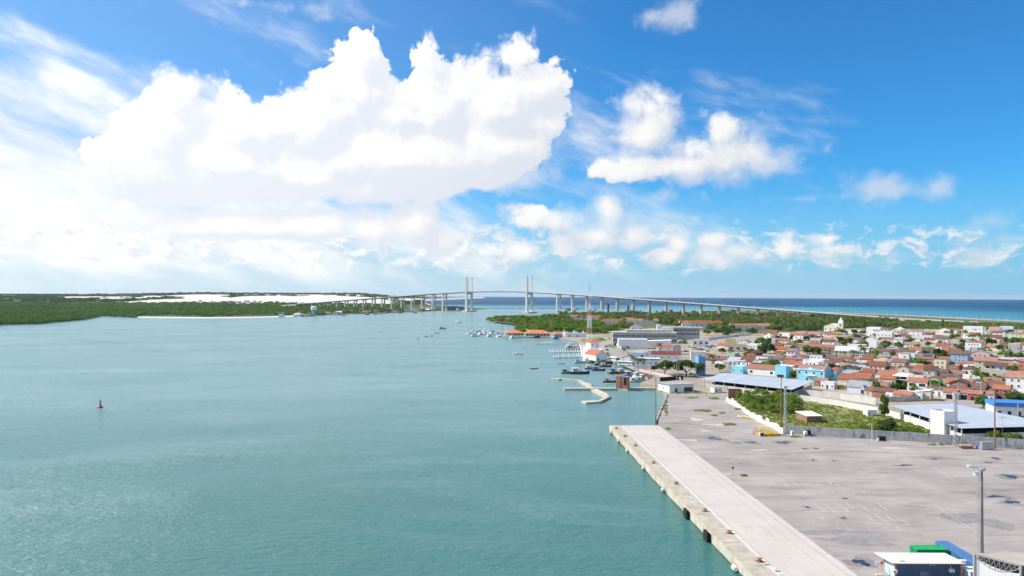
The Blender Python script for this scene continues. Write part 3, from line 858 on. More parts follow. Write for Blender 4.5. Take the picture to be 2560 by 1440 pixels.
def build_yard():
    out = [Q(-.1, APRON_W), Q(300, APRON_W), Vector((330, -40, 0))] + [gp(*p, Z0) for p in reversed(WALL_BASE)] + [gp(*p, Z0) for p in ((1957, 1084), (1900, 1052), (1850, 1022), (1815, 1000), (1810, 986), (1668, 990))] + [YARD_W[1]]
    y = MB(); y.poly([(p.x, p.y, Z0) for p in out])
    if (Vector((out[1].x - out[0].x, out[1].y - out[0].y, 0)).cross(Vector((out[2].x - out[1].x, out[2].y - out[1].y, 0)))).z < 0: y.f = [f[::-1] for f in y.f]
    yd = y.build('asphalt_yard', [YARD_MAT]); kind(yd, 'structure')
    # damp hollows, tarred repairs and the light mast's shadow painted on
    wet = mat('wet_patch', (.035, .036, .045), .22, .3, .6, spec=.5)
    tar_shadow = mat('tar_shadow_patch', (.245, .224, .219), .9, .2, .6)
    dusty = mat('sand_patch', (.46, .42, .38), .95, .15, .6)
    rng = random.Random(11)
    def blot(px, py, w, h, mt, name, lift=.006, rz=0):
        p = gp(px, py, Z0 + lift); k = p.y / FPX
        ww, hh = w * k / 2, (gp(px, py - h / 2, Z0) - gp(px, py + h / 2, Z0)).length / 2
        n = 30; pts = []; ph = [rng.uniform(0, 6.28) for _ in range(4)]
        for i in range(n):
            t = 2 * math.pi * i / n; r = .80 + .20 * math.sin(2 * t + ph[0]) + .16 * math.sin(3 * t + ph[1]) + .10 * math.sin(5 * t + ph[2]) + .07 * math.sin(9 * t + ph[3])
            pts.append((ww * r * math.cos(t), hh * r * math.sin(t), 0))
        MB().poly(pts).build(name, [mt], yd, loc=p, rz=rz)
    for a in ((1786, 1096, 34, 9), (1878, 1106, 30, 5), (1957, 1106, 34, 6), (2013, 1122, 12, 3), (2033, 1150, 10, 3), (2085, 1152, 10, 3), (2337, 1147, 24, 4), (2262, 1163, 32, 3.5), (2526, 1191, 46, 8), (2488, 1241, 46, 6), (2528, 1255, 38, 8),
              (2489, 1146, 18, 5), (2470, 1156, 16, 3), (2020, 1268, 16, 5), (2108, 1295, 17, 5), (2113, 1246, 12, 3), (2153, 1406, 44, 17), (2040, 1121, 12, 2.5), (1842, 1107, 26, 2.5)):
        blot(a[0], a[1], a[2] * 1.9, a[3] * 1.9, mat('damp_patch', (.225, .200, .190), .8, .15, .8), 'damp_patch', .0035)
        blot(*a, wet, 'puddle')
    for a in ((2060, 1330, 190, 16), (2150, 1352, 260, 22), (2440, 1300, 160, 40), (1730, 1094, 110, 10), (1700, 1058, 120, 3), (1860, 1160, 90, 14), (2010, 1395, 60, 30)):  # the thin strip at the light mast's foot paints its cast shadow
        blot(*a, tar_shadow, 'tar_shadow_patch', .003)
    for a in ((1764, 1077, 34, 3.5), (1735, 1120, 12, 3), (1740, 1048, 40, 8), (1720, 1100, 60, 5), (1900, 1125, 50, 4), (2230, 1120, 80, 4), (1790, 1062, 70, 6)):
        blot(*a, dusty, 'dust_patch', .0045)
    weed = M['weed']
    for a in ((1785, 996, 26, 8), (1757, 1026, 44, 8), (1824, 1061, 32, 8), (1671, 1072, 14, 4), (1806, 1033, 18, 5), (1787, 1039, 18, 4), (1730, 995, 30, 4), (1848, 1022, 20, 6)):
        blot(*a, mat('weed_ground', (.20, .19, .075), .95, .4, 1.5, .5), 'weed_patch', .008)
    # worn parking bays: short painted strokes
    line = mat('worn_paint', (.52, .50, .485), .9, .2, 1.2)
    for (px, py, n, dx, lx, ly) in ((2020, 1206, 6, 24, 18, 14), (2004, 1228, 7, 25, 12, 9), (2004, 1256, 9, 27, 38, 27), (2060, 1268, 6, 25, 12, 10), (2050, 1290, 8, 24, 12, 9), (2090, 1318, 7, 25, 14, 11), (1960, 1205, 4, 20, 26, 16), (2130, 1285, 5, 26, 44, 28)):
        for i in range(n):
            if rng.random() < .22: continue
            x0, y0 = px + dx * i + rng.uniform(-3, 3), py + rng.uniform(-2, 2); f = rng.uniform(.45, 1)
            p, q = gp(x0, y0, Z0 + .007), gp(x0 + lx * f, y0 + ly * f, Z0 + .007); s = Vector((.07, .02, 0))
            MB().poly([p - s, q - s, q + s, p + s]).build('painted_line', [line], yd)
    for (x0, y0, x1, y1) in ((2000, 1233, 2070, 1233), (2010, 1279, 2180, 1277), (2110, 1325, 2260, 1327), (1990, 1252, 2120, 1250), (1960, 1160, 2060, 1159), (2100, 1336, 2200, 1337), (2320, 1250, 2460, 1345), (2260, 1118, 2400, 1210)):
        p, q = gp(x0, y0, Z0 + .0075), gp(x1, y1, Z0 + .0075); s = Vector((0, .06, 0)) if abs(y1 - y0) < 10 else Vector((.05, 0, 0))
        MB().poly([p - s, q - s, q + s, p + s]).build('painted_line', [line], yd)
    for i in range(6):
        p, q = gp(2498 + i * 13, 1127 + i * .8, Z0 + .007), gp(2508 + i * 13, 1133 + i * .8, Z0 + .007); s = Vector((.12, 0, 0))
        MB().poly([p - s, q - s, q + s, p + s]).build('painted_line', [line], yd)
    # kerb towards the water at the head of the yard
    edge = mat('old_edge', (.36, .31, .25), .95, .25, .6, .4, stain=.6, stain_col=(.14, .10, .07), streak=True)
    a, b = gp(1643, 1052, Z0), gp(1670, 988, Z0)
    for i in range(14):
        p, q = a.lerp(b, i / 14), a.lerp(b, (i + .96) / 14)
        h = rng.uniform(.25, .7)
        MB().beam((p.x - .4, p.y, Z0 + h), (q.x - .4, q.y, Z0 + h), .8, 3 + h).build('block', [edge], yd)
build_yard()

def wall_run(name, label, base, h, mt, t=.25, panel=4.0, jitter=0.0, pilaster=None, z=Z0, seed=3, group=None, cat='wall', cap=None):
    """a wall of panels along the picture points `base`"""
    rng = random.Random(seed)
    P = [gp(*p, z) if len(p) == 2 else Vector(p) for p in base]
    w = thing(name, label, cat, tuple(P[0]), 0, group)
    o = P[0]
    for a, b in zip(P, P[1:]):
        L = (b - a).length; n = max(1, round(L / panel))
        for i in range(n):
            p, q = a.lerp(b, i / n) - o, a.lerp(b, (i + 1) / n) - o
            hh = h + rng.uniform(-jitter, jitter); h2 = hh + rng.uniform(-jitter, jitter) * .5
            d = (q - p).normalized(); s = Vector((-d.y, d.x, 0)) * (t / 2); q = q - d * .03
            mb = MB().hexa([p - s, q - s, q + s, p + s], [p - s + Vector((0, 0, hh)), q - s + Vector((0, 0, h2)), q + s + Vector((0, 0, h2)), p + s + Vector((0, 0, hh))])
            mb.build('panel', [mt], w)
            if pilaster: MB().box(p.x - .2, p.x + .2, p.y - .2, p.y + .2, -.05, hh + .12).build('post', [pilaster], w)
    return w
stained = mat('stained_wall', (.50, .49, .47), .9, .15, .8, .2, stain=.95, stain_col=(.055, .053, .052), streak=True)
wall_run('boundary_wall', 'high pale wall with black weather stains along the edge of the asphalt yard', WALL_BASE, 3.1, stained, jitter=.08, panel=5)
wall_run('broken_wall', 'broken white wall with jagged top beside the yellow gangway bars', [(1816, 1001), (1834, 1013), (1852, 1022), (1866, 1034), (1882, 1042), (1896, 1054), (1916, 1062), (1938, 1074), (1958, 1085)], 2.0, M['white'], .35, 3.5, .75, seed=8)
wall_run('lot_wall', 'long light grey concrete wall behind the overgrown lot', [(1822, 979), (1880, 986), (1973, 996), (2080, 1012), (2196, 1033)], 2.5, M['concrete_light'], panel=6, jitter=.04)
wall_run('side_wall', 'pale wall running down beside the big metal shed and the overgrown lot', [(2205, 1036), (2290, 1060), (2376, 1088)], 2.6, M['concrete_light'], panel=5)
wall_run('terrace_wall', 'pale block wall with dark openings above the long lot wall', [(1850, 966), (1985, 985), (2100, 998), (2190, 1012)], 3.0, mat('wall_grey', (.55, .53, .50), .9, .1, .5, stain=.4, stain_col=(.3, .28, .26), streak=True), panel=7, jitter=.25, seed=21)

# overgrown lot
LOT = [(1826, 984), (1973, 997), (2196, 1034), (2290, 1062), (2376, 1090), (2382, 1107), (2250, 1099), (2100, 1090), (1965, 1081), (1940, 1072), (1898, 1050), (1852, 1018), (1822, 999)]
def build_lot():
    pts = [gp(*p, Z0 + .03) for p in LOT]
    mb = MB(); mb.poly([tuple(p) for p in pts][::-1])
    m = mat('lot_soil', (.19, .215, .075), .95, .35, .25, .6, stain=.45, stain_col=(.30, .25, .13))
    kind(mb.build('lot_ground', [m]), 'structure')
build_lot()

def box_building(name, label, cat, px, py, w, d, h, rz, wall, roof='flat', roofm=None, over=.3, wins=(), z=Z0, group=None, rh=1.6, parapet=.35, doors=(), frame='white_clean', glass='glass', extra=None):
    """a house whose front bottom middle stands at the picture point; wins: (side, u, z, w, h), side f l r b; u from -1 to 1"""
    p = gp(px, py, z)
    t = thing(name, label, cat, (p.x, p.y, z), rz, group)
    house_shell(t, w, d, h, wall, roof, roofm, over, rh, parapet)
    for wn in wins: window(t, w, d, *wn, frame=frame, glass=glass)
    for dn in doors: window(t, w, d, *dn, frame='wood' if len(dn) < 6 else dn[5], glass='dark', name='door')
    return t
def house_shell(t, w, d, h, wall, roof, roofm, over=.3, rh=1.6, parapet=.35):
    wm = M[wall] if isinstance(wall, str) else wall; rm = M[roofm] if isinstance(roofm, str) else roofm
    x0, x1, y0, y1 = -w / 2, w / 2, 0, d
    mb = MB()
    if roof == 'flat':
        mb.box(x0, x1, y0, y1, 0, h); mb.build('wall', [wm], t)
        r = MB(); r.box(x0 + .2, x1 - .2, y0 + .2, y1 - .2, h, h + .05)
        ro = r.build('roof', [rm or M['fibre']], t)
        if parapet:
            for a, b in (((x0, y0), (x1, y0)), ((x1, y0 + .2), (x1, y1 - .2)), ((x1, y1), (x0, y1)), ((x0, y1 - .2), (x0, y0 + .2))):
                xa, xb = min(a[0], b[0]), max(a[0], b[0]); ya, yb = min(a[1], b[1]), max(a[1], b[1])
                if xb - xa < .1: xa, xb = (xa, xa + .2) if xa < 0 else (xa - .2, xa)
                if yb - ya < .1: ya, yb = (ya, ya + .2) if ya < d / 2 else (ya - .2, ya)
                MB().box(xa, xb, ya, yb, h + .003, h + parapet).build('parapet', [wm], t)
    elif roof in ('gable_x', 'gable_y', 'shed_f', 'shed_b', 'shed_l', 'shed_r', 'hip'):
        k = len(mb.v)
        if roof == 'gable_x':      # ridge runs along x
            prof = [(y0, h), (d / 2, h + rh), (y1, h)]
            mb.poly([(x0, y0, 0), (x1, y0, 0), (x1, y0, h), (x0, y0, h)]); mb.poly([(x1, y1, 0), (x0, y1, 0), (x0, y1, h), (x1, y1, h)])
            mb.poly([(x1, y0, 0), (x1, y1, 0), (x1, y1, h), (x1, d / 2, h + rh), (x1, y0, h)]); mb.poly([(x0, y1, 0), (x0, y0, 0), (x0, y0, h), (x0, d / 2, h + rh), (x0, y1, h)])
            sl = rh / (d / 2); a = over
            faces = [[(x0 - a, y0 - a, h - sl * a), (x1 + a, y0 - a, h - sl * a), (x1 + a, d / 2, h + rh), (x0 - a, d / 2, h + rh)],
                     [(x1 + a, y1 + a, h - sl * a), (x0 - a, y1 + a, h - sl * a), (x0 - a, d / 2, h + rh), (x1 + a, d / 2, h + rh)]]
        elif roof == 'gable_y':
            mb.poly([(x0, y1, 0), (x0, y0, 0), (x0, y0, h), (x0, y1, h)]); mb.poly([(x1, y0, 0), (x1, y1, 0), (x1, y1, h), (x1, y0, h)])
            mb.poly([(x0, y0, 0), (x1, y0, 0), (x1, y0, h), (0, y0, h + rh), (x0, y0, h)]); mb.poly([(x1, y1, 0), (x0, y1, 0), (x0, y1, h), (0, y1, h + rh), (x1, y1, h)])
            sl = rh / (w / 2); a = over
            faces = [[(x0 - a, y1 + a, h - sl * a), (x0 - a, y0 - a, h - sl * a), (0, y0 - a, h + rh), (0, y1 + a, h + rh)],
                     [(x1 + a, y0 - a, h - sl * a), (x1 + a, y1 + a, h - sl * a), (0, y1 + a, h + rh), (0, y0 - a, h + rh)]]
        elif roof == 'hip':
            mb.box(x0, x1, y0, y1, 0, h); a = over; r = min(w, d) / 2; e = h - .12
            A, B = ((x0 + r, d / 2, h + rh), (x1 - r, d / 2, h + rh)) if w > d else ((0, y0 + r, h + rh), (0, y1 - r, h + rh))
            c = [(x0 - a, y0 - a, e), (x1 + a, y0 - a, e), (x1 + a, y1 + a, e), (x0 - a, y1 + a, e)]
            faces = [[c[0], c[1], B, A], [c[1], c[2], B], [c[2], c[3], A, B], [c[3], c[0], A]] if w > d else [[c[0], c[1], A], [c[1], c[2], B, A], [c[2], c[3], B], [c[3], c[0], A, B]]
        else:
            hz = {'shed_f': (h, h, h + rh, h + rh), 'shed_b': (h + rh, h + rh, h, h), 'shed_l': (h, h + rh, h + rh, h), 'shed_r': (h + rh, h, h, h + rh)}[roof]
            c = [(x0, y0), (x1, y0), (x1, y1), (x0, y1)]
            mb.hexa([(*q, 0) for q in c], [(*q, z) for q, z in zip(c, hz)])
            a = over; cc = [(x0 - a, y0 - a), (x1 + a, y0 - a), (x1 + a, y1 + a), (x0 - a, y1 + a)]
            faces = [[(*q, z + .02) for q, z in zip(cc, hz)]]
        mb.build('wall', [wm], t)
        r = MB()
        for f in faces: r.slab([(x, y, z + .14) for x, y, z in f], .13)
        r.build('roof', [rm], t)
WIN = {}
def window(t, w, d, side, u, z, ww, wh, kind_=None, frame='white_clean', glass='glass', name='window'):
    """one opening with its own frame, set a little proud of the wall"""
    key = (round(ww, 2), round(wh, 2), frame, glass, name)
    if key not in WIN:
        mb = MB(); f = min(.12, ww * .12)
        mb.box(-ww / 2, -ww / 2 + f, -.07, .01, 0, wh, 0); mb.box(ww / 2 - f, ww / 2, -.07, .01, 0, wh, 0)
        mb.box(-ww / 2 + f, ww / 2 - f, -.07, .01, wh - f, wh, 0); mb.box(-ww / 2 - .05, ww / 2 + .05, -.13, .01, -.1, 0, 0)
        mb.box(-ww / 2 + f, ww / 2 - f, -.03, .01, 0, wh - f, 1)
        WIN[key] = mb.mesh(name, [M[frame], M[glass]])
    if side == 'f': loc, rz = (u * w / 2, -.004, z), 0
    elif side == 'b': loc, rz = (u * w / 2, d + .004, z), math.pi
    elif side == 'l': loc, rz = (-w / 2 - .004, d / 2 + u * d / 2, z), -math.pi / 2
    else: loc, rz = (w / 2 + .004, d / 2 + u * d / 2, z), math.pi / 2
    return put(name, WIN[key], t, loc, rz)

# big metal-roofed sheds
def metal_shed(label, corners, zr, cols, dz=(0, 0, 0, 0), wallm='concrete', hwall=2.6):
    C = [gp(*c, Z0 + zr) for c in corners]           # front-left, front-right, back-right, back-left
    o = C[0].copy(); o.z = Z0
    t = thing('storage_shed', label, 'shed', tuple(o))
    L = [c - o for c in C]
    for i, q in enumerate(dz): L[i].z += q
    n = 10                                           # roof sheets
    for i in range(n):
        a, b = i / n, (i + 1) / n - .002
        f0, f1, b0, b1 = L[0].lerp(L[1], a), L[0].lerp(L[1], b), L[3].lerp(L[2], a), L[3].lerp(L[2], b)
        mb = MB().slab([f0, f1, b1, b0], .12); mb.build('roof_sheet', [M['roof_metal']], t)
    for i in range(cols):
        for a, b in ((L[0], L[1]), (L[3], L[2])):
            p = a.lerp(b, (i + .02) / (cols - .96)) 
            p = p.lerp((L[0] + L[2]) / 2, .04)
            MB().box(p.x - .15, p.x + .15, p.y - .15, p.y + .15, 0, p.z - .2).build('column', [M['concrete_light']], t)
    for a, b in ((L[0], L[1]), (L[1], L[2])):
        c = (L[0] + L[2]) / 2
        a2, b2 = a.lerp(c, .05), b.lerp(c, .05)
        k = 7
        for i in range(k):
            p, q = a2.lerp(b2, i / k), a2.lerp(b2, (i + .94) / k)
            MB().beam((p.x, p.y, hwall), (q.x, q.y, hwall), .2, hwall).build('wall_panel', [M[wallm]], t)
    a2, b2, c2, d2 = [q.lerp((L[0] + L[2]) / 2, .18) for q in L]
    MB().prism([(q.x, q.y) for q in (a2, b2, c2, d2)], 0, 2.9).build('dark_inside', [M['dark']], t)  # solid dark block standing for the shade under the roof
    return t
metal_shed('long low shed with pale blue metal roof in front of the cyan buildings', [(1755, 949), (1981, 974), (2035, 953), (1809, 932)], 4.6, 9)
metal_shed('wide shed with pale blue metal roof beside the white tower box', [(2226, 1014), (2404, 1071), (2660, 1064), (2382, 1009)], 4.8, 8, wallm='white')

box_building('tower_box', 'tall white windowless box standing against the metal shed roof', 'building', 2376, 1091, 6.2, 5.5, 8.6, .35, 'white_clean', 'flat', 'fibre', wins=(('f', -.1, 1.0, 2.6, 1.6), ('f', .65, 1.0, .9, 1.4)), parapet=.4)
box_building('brick_hut', 'small brick hut with white sheet roof in the overgrown lot', 'hut', 2036, 1057, 6.4, 8.5, 2.6, .12, 'brick', 'shed_f', 'roof_white', wins=(), rh=.5)
box_building('brick_ruin', 'roofless brick ruin at the corner of the lot beside bushes', 'ruin', 1838, 996, 6.5, 4.5, 3.6, -.25, 'brick', 'flat', 'dark', parapet=.6)
box_building('guard_house', 'low white house with dark fibre roof at the head of the yard', 'building', 1704, 981, 14, 13, 3.6, .25, 'white', 'shed_b', 'fibre', wins=(('f', -.45, .1, 1.7, 2.2), ('f', .55, .3, 5.2, 2.5), ('l', 0, 1.2, 1.2, 1.0)), rh=.6, over=.7)
box_building('kiosk', 'little white kiosk with peaked grey roof beside the guard house', 'kiosk', 1796, 982, 4.6, 4.6, 2.7, .15, 'white', 'hip', 'fibre', wins=(('f', -.5, .1, .9, 2.0), ('f', .4, 1.0, .8, .8)), rh=.8)
box_building('white_cabin', 'small white cabin beside the long lot wall and tall tree', 'cabin', 2181, 1040, 4.4, 3.2, 2.4, .1, 'white_clean', 'flat', 'roof_white', parapet=.2, wins=(('f', -.6, .2, .5, 1.5),))
box_building('tall_blue_block', 'narrow tall blue tower house beside the spreading trees', 'building', 1755, 938, 4.6, 6, 11.5, .1, 'w_blue', 'flat', 'fibre', wins=(('f', .1, 8.8, 1.1, .5), ('f', -.4, 1, 1.2, 1.6), ('f', .4, 1, 1.2, 1.6)), parapet=.5)
box_building('brick_kiosk', 'tiny brick and white kiosk against the stained wall', 'kiosk', 1972, 1083, 1.7, 1.4, 1.9, .2, 'brick', 'flat', 'roof_white', parapet=.1)
box_building('meter_post', 'short white meter post beside the lattice mast', 'post', 1982, 1089, .9, .7, 1.6, .2, 'white_clean', 'flat', 'roof_white', parapet=.08, wins=(('f', 0, .7, .5, .5),))

# tall masts
def mast(name, label, px, base, top, r0, r1, lattice=False, head=None, arm=0, mt='steel', z=Z0, cat='mast', ladder=False):
    p = gp(px, base, z); hgt = (base - top) * p.y / FPX
    t = thing(name, label, cat, tuple(p))
    if lattice:
        w0, w1 = r0, r1; n = max(6, int(hgt / (w0 * 2.2)))
        for sx, sy in ((-1, -1), (1, -1), (1, 1), (-1, 1)):
            MB().tube((sx * w0, sy * w0, 0), (sx * w1, sy * w1, hgt), .07 * (w0 / .35), .06 * (w0 / .35), n=4).build('leg', [M[mt]], t)
        mb = MB()
        for i in range(n):
            a, b = i / n, (i + 1) / n; wa, wb = w0 + (w1 - w0) * a, w0 + (w1 - w0) * b; za, zb = hgt * a, hgt * b
            for (ax, ay), (bx, by) in (((-1, -1), (1, -1)), ((1, -1), (1, 1)), ((1, 1), (-1, 1)), ((-1, 1), (-1, -1))):
                if i % 2: ax, ay, bx, by = bx, by, ax, ay
                mb.tube((ax * wa, ay * wa, za), (bx * wb, by * wb, zb), .045 * (w0 / .35), n=3, cap=False)
                mb.tube((ax * wb, ay * wb, zb), (bx * wb, by * wb, zb), .04 * (w0 / .35), n=3, cap=False)
        kind(mb.build('bracing', [M[mt]], t), 'stuff')
    else:
        MB().tube((0, 0, 0), (0, 0, hgt), r0, r1, n=10).build('pole', [M[mt]], t)
    if head:
        MB().box(-head, head, -.25, .25, hgt - .1, hgt + .15).build('head_frame', [M['steel']], t)
        for k in (-1, -.33, .33, 1):
            MB().box(head * k - .28, head * k + .28, -.55, -.22, hgt - .35, hgt + .25).build('floodlight', [M['white_clean']], t)
    if arm:
        MB().beam((0, 0, hgt - .1), (arm, 0, hgt + .25), .18, .14).build('arm', [M['steel']], t)
        MB().box(arm - .45, arm + .35, -.25, .25, hgt + .2, hgt + .45).build('lamp_head', [M['white_clean']], t)
        MB().box(arm * .42 - .5, arm * .42 + .5, -.3, .3, hgt - 1.5, hgt - .9).build('floodlight', [M['white_clean']], t)
        MB().tube((arm * .65, 0, hgt - 1.2), (arm * .65, 0, hgt + .1), .05, n=4).build('strut', [M['steel']], t)
    if ladder:
        mb = MB(); 
        for sx in (-.5, -.85): mb.tube((sx, 0, 0), (sx, 0, hgt * .97), .035, n=4)
        kk = int(hgt / .45)
        for i in range(kk): mb.tube((-.85, 0, i * .45), (-.5, 0, i * .45), .025, n=3, cap=False)
        kind(mb.build('ladder', [M['steel']], t), 'stuff')
        for i in range(5): MB().beam((-.5, 0, 2 + i * 3.4), (0, 0, 2 + i * 3.4), .08, .08).build('clamp', [M['steel']], t)
        MB().tube((-.05, 0, hgt), (-.05, 0, hgt + 6.5), .03, .01, n=4).build('antenna', [M['steel']], t)
        MB().lathe([(.5, hgt - .6), (.62, hgt - .5), (.62, hgt - .1), (.4, hgt)], n=8).build('collar', [M['steel']], t)
    return t
mast('light_mast', 'grey light mast at the corner where quay meets yard', 1639, 1057, 943, .30, .17, head=.9, mt='concrete_dark')
mast('wooden_mast', 'tall brown pole beside the lattice mast at the broken wall', 1953, 1079, 944, .24, .14, mt='wood')
mast('lattice_mast', 'grey lattice mast in front of the yellow cage and wall', 1963, 1089, 967, .38, .28, lattice=True, head=.6)
mast('lattice_mast', 'pale lattice mast standing before the wide metal shed', 2389, 1114, 984, .42, .32, lattice=True, head=.9)
mast('wooden_mast', 'tall brown pole before the wide shed near the frame edge', 2487, 1122, 970, .26, .15, mt='wood')
mast('floodlight_mast', 'tall floodlight mast with caged ladder standing by the blue container', 2455, 1382, 1170, .30, .18, arm=-2.4, ladder=True, mt='concrete_dark')
mast('thin_post', 'short thin white post beside the stained wall', 2180, 1104, 1064, .09, .07, mt='white_clean', cat='post')
mast('street_mast', 'slim white light pole among the fishing boats and market', 1623, 930, 878, .17, .10, head=.5, mt='white_clean')
mast('street_mast', 'slim grey light pole before the spreading trees', 1692, 958, 858, .2, .10, head=.5, mt='steel')
mast('street_mast', 'short grey light pole just beside the spreading trees', 1697, 943, 900, .16, .10, head=.4, mt='concrete')

# yellow gear, boxes and small things on the yard
def yard_gear():
    p = gp(1872, 1046, Z0); t = thing('gangway', 'yellow and white gangway bars lying on the yard by the broken wall', 'gangway', tuple(p), -.75)
    for k in range(3):
        for i in range(5):
            MB().box(-5 + i * 2, -5 + i * 2 + 1.96, k * .9 - .2, k * .9 + .2, .15, .5).build('bar', [M['yellow_paint'] if (i + k) % 3 else M['white_clean']], t)
    MB().box(-4.5, 4.5, -.15, 2, .02, .14).build('skid', [M['rust']], t)
    p = gp(1923, 1090, Z0); t = thing('yellow_cage', 'yellow steel cage frame with bent bars beside the lattice mast', 'cage', tuple(p), .1)
    w, d, h = 7.2, 4.0, 3.2
    for i in range(9):
        x = -w / 2 + w * i / 8
        MB().tube((x, 0, 0), (x * .9, 0, h * (.7 + .3 * math.sin(i))), .07, n=5).build('upright', [M['yellow_paint']], t)
        MB().tube((x, d, 0), (x * .9, d, h), .07, n=5).build('upright', [M['yellow_paint']], t)
        MB().tube((x * .9, 0, h * (.7 + .3 * math.sin(i))), (x * .9, d, h), .06, n=5).build('crossbar', [M['yellow_paint']], t)
    for z in (.5, 1.3, 2.1):
        for y in (0, d): MB().tube((-w / 2, y, z), (w / 2, y, z + .1), .07, n=5).build('rail', [M['yellow_paint']], t)
    MB().box(-w / 2 + .3, w / 2 - .3, .3, d - .3, .02, .8).build('tray', [M['yellow_paint']], t)
    p = gp(1893, 1088, Z0); t = thing('barrier', 'orange mesh barrier with stand beside the yellow cage', 'barrier', tuple(p), .05)
    for x in (-1.6, 0, 1.6): MB().tube((x, 0, 0), (x, 0, 1.7), .06, n=5).build('post', [M['orange_paint']], t)
    for z in (.5, 1.0, 1.5): MB().box(-1.6, 1.6, -.03, .03, z, z + .12).build('board', [M['orange_paint']], t)
    p = gp(1905, 1091, Z0); t = thing('crate', 'small white and dark crate beside the orange barrier', 'crate', tuple(p))
    MB().box(-.7, .7, 0, 1, 0, 1.4).build('box', [M['w_grey']], t); MB().box(-.5, .5, -.05, -.004, .2, 1.1).build('opening', [M['dark']], t)
    p = gp(2022, 1090, Z0); t = thing('generator', 'white trailer generator with dark engine by the stained wall', 'generator', tuple(p), .1)
    MB().box(-1.5, -.5, 0, 1.1, .5, 1.6).build('tank', [M['white_clean']], t); MB().box(-.4, .9, 0, 1.2, .35, 1.9).build('engine', [M['dark']], t); MB().box(1.0, 1.5, .1, 1, .5, 1.5).build('cabinet', [M['white_clean']], t)
    for x in (-1.1, 1.1): MB().tube((x, -.1, .3), (x, .15, .3), .3, n=10).build('wheel', [M['rubber']], t)
    p = gp(2207, 1103, Z0); t = thing('engine_unit', 'dark machine unit on the yard below the tall tree', 'machine', tuple(p), .1)
    MB().box(-1.1, 1.1, 0, 1.1, .25, 1.6).build('body', [M['dark']], t); MB().box(-1.6, -1.15, .1, 1, 0, 1.0).build('side_box', [M['w_grey']], t); MB().box(1.15, 1.5, .1, 1, 0, 1.2).build('side_box', [M['w_grey']], t)
    p = gp(2418, 1122, Z0); t = thing('yellow_skip', 'orange skip with pale blue cover by the stained wall', 'skip', tuple(p), -.05)
    MB().hexa([(-1.6, 0, .05), (1.6, 0, .05), (1.6, 1.6, .05), (-1.6, 1.6, .05)], [(-2.2, -.2, .9), (2.2, -.2, .9), (2.2, 1.8, .9), (-2.2, 1.8, .9)]).build('tray', [M['orange_paint']], t)
    MB().box(-2.0, 2.0, .2, 1.6, .92, 1.1).build('cover', [M['roof_metal']], t)
    p = gp(2442, 1122, Z0); t = thing('barrel', 'bright blue barrel standing beside the orange skip', 'barrel', tuple(p)); MB().lathe([(.36, 0), (.4, .1), (.4, .5), (.42, .55), (.4, .6), (.4, 1.0), (.36, 1.08)], n=12).build('drum', [M['plastic_blue']], t); MB().lathe([(.08, 1.085), (.08, 1.14)], .2, 0, 8).build('bung', [M['dark']], t)
    p = gp(2470, 1125, Z0); t = thing('metal_cabinet', 'grey metal cabinet with doors by the stained wall', 'cabinet', tuple(p), -.05)
    MB().box(-1.9, 1.9, 0, 1.2, .1, 2.6).build('body', [M['steel']], t)
    for x in (-.95, .95): MB().box(x - .85, x + .85, -.05, -.004, .25, 2.45).build('door', [M['grey_paint']], t)
    p = gp(1832, 1186, Z0); t = thing('road_sign', 'dark round-headed sign post standing alone on the yard', 'sign', tuple(p))
    MB().tube((0, 0, 0), (0, 0, 1.7), .05, n=6).build('pole', [M['steel']], t); MB().tube((0, -.05, 1.9), (0, .05, 1.9), .3, n=12).build('disc', [M['dark']], t); MB().box(-.5, .5, -.3, .3, 0, .12).build('foot', [M['concrete']], t); MB().box(-1.6, -.6, -.1, .25, 0, .1).build('ballast', [M['white_clean']], t)
yard_gear()

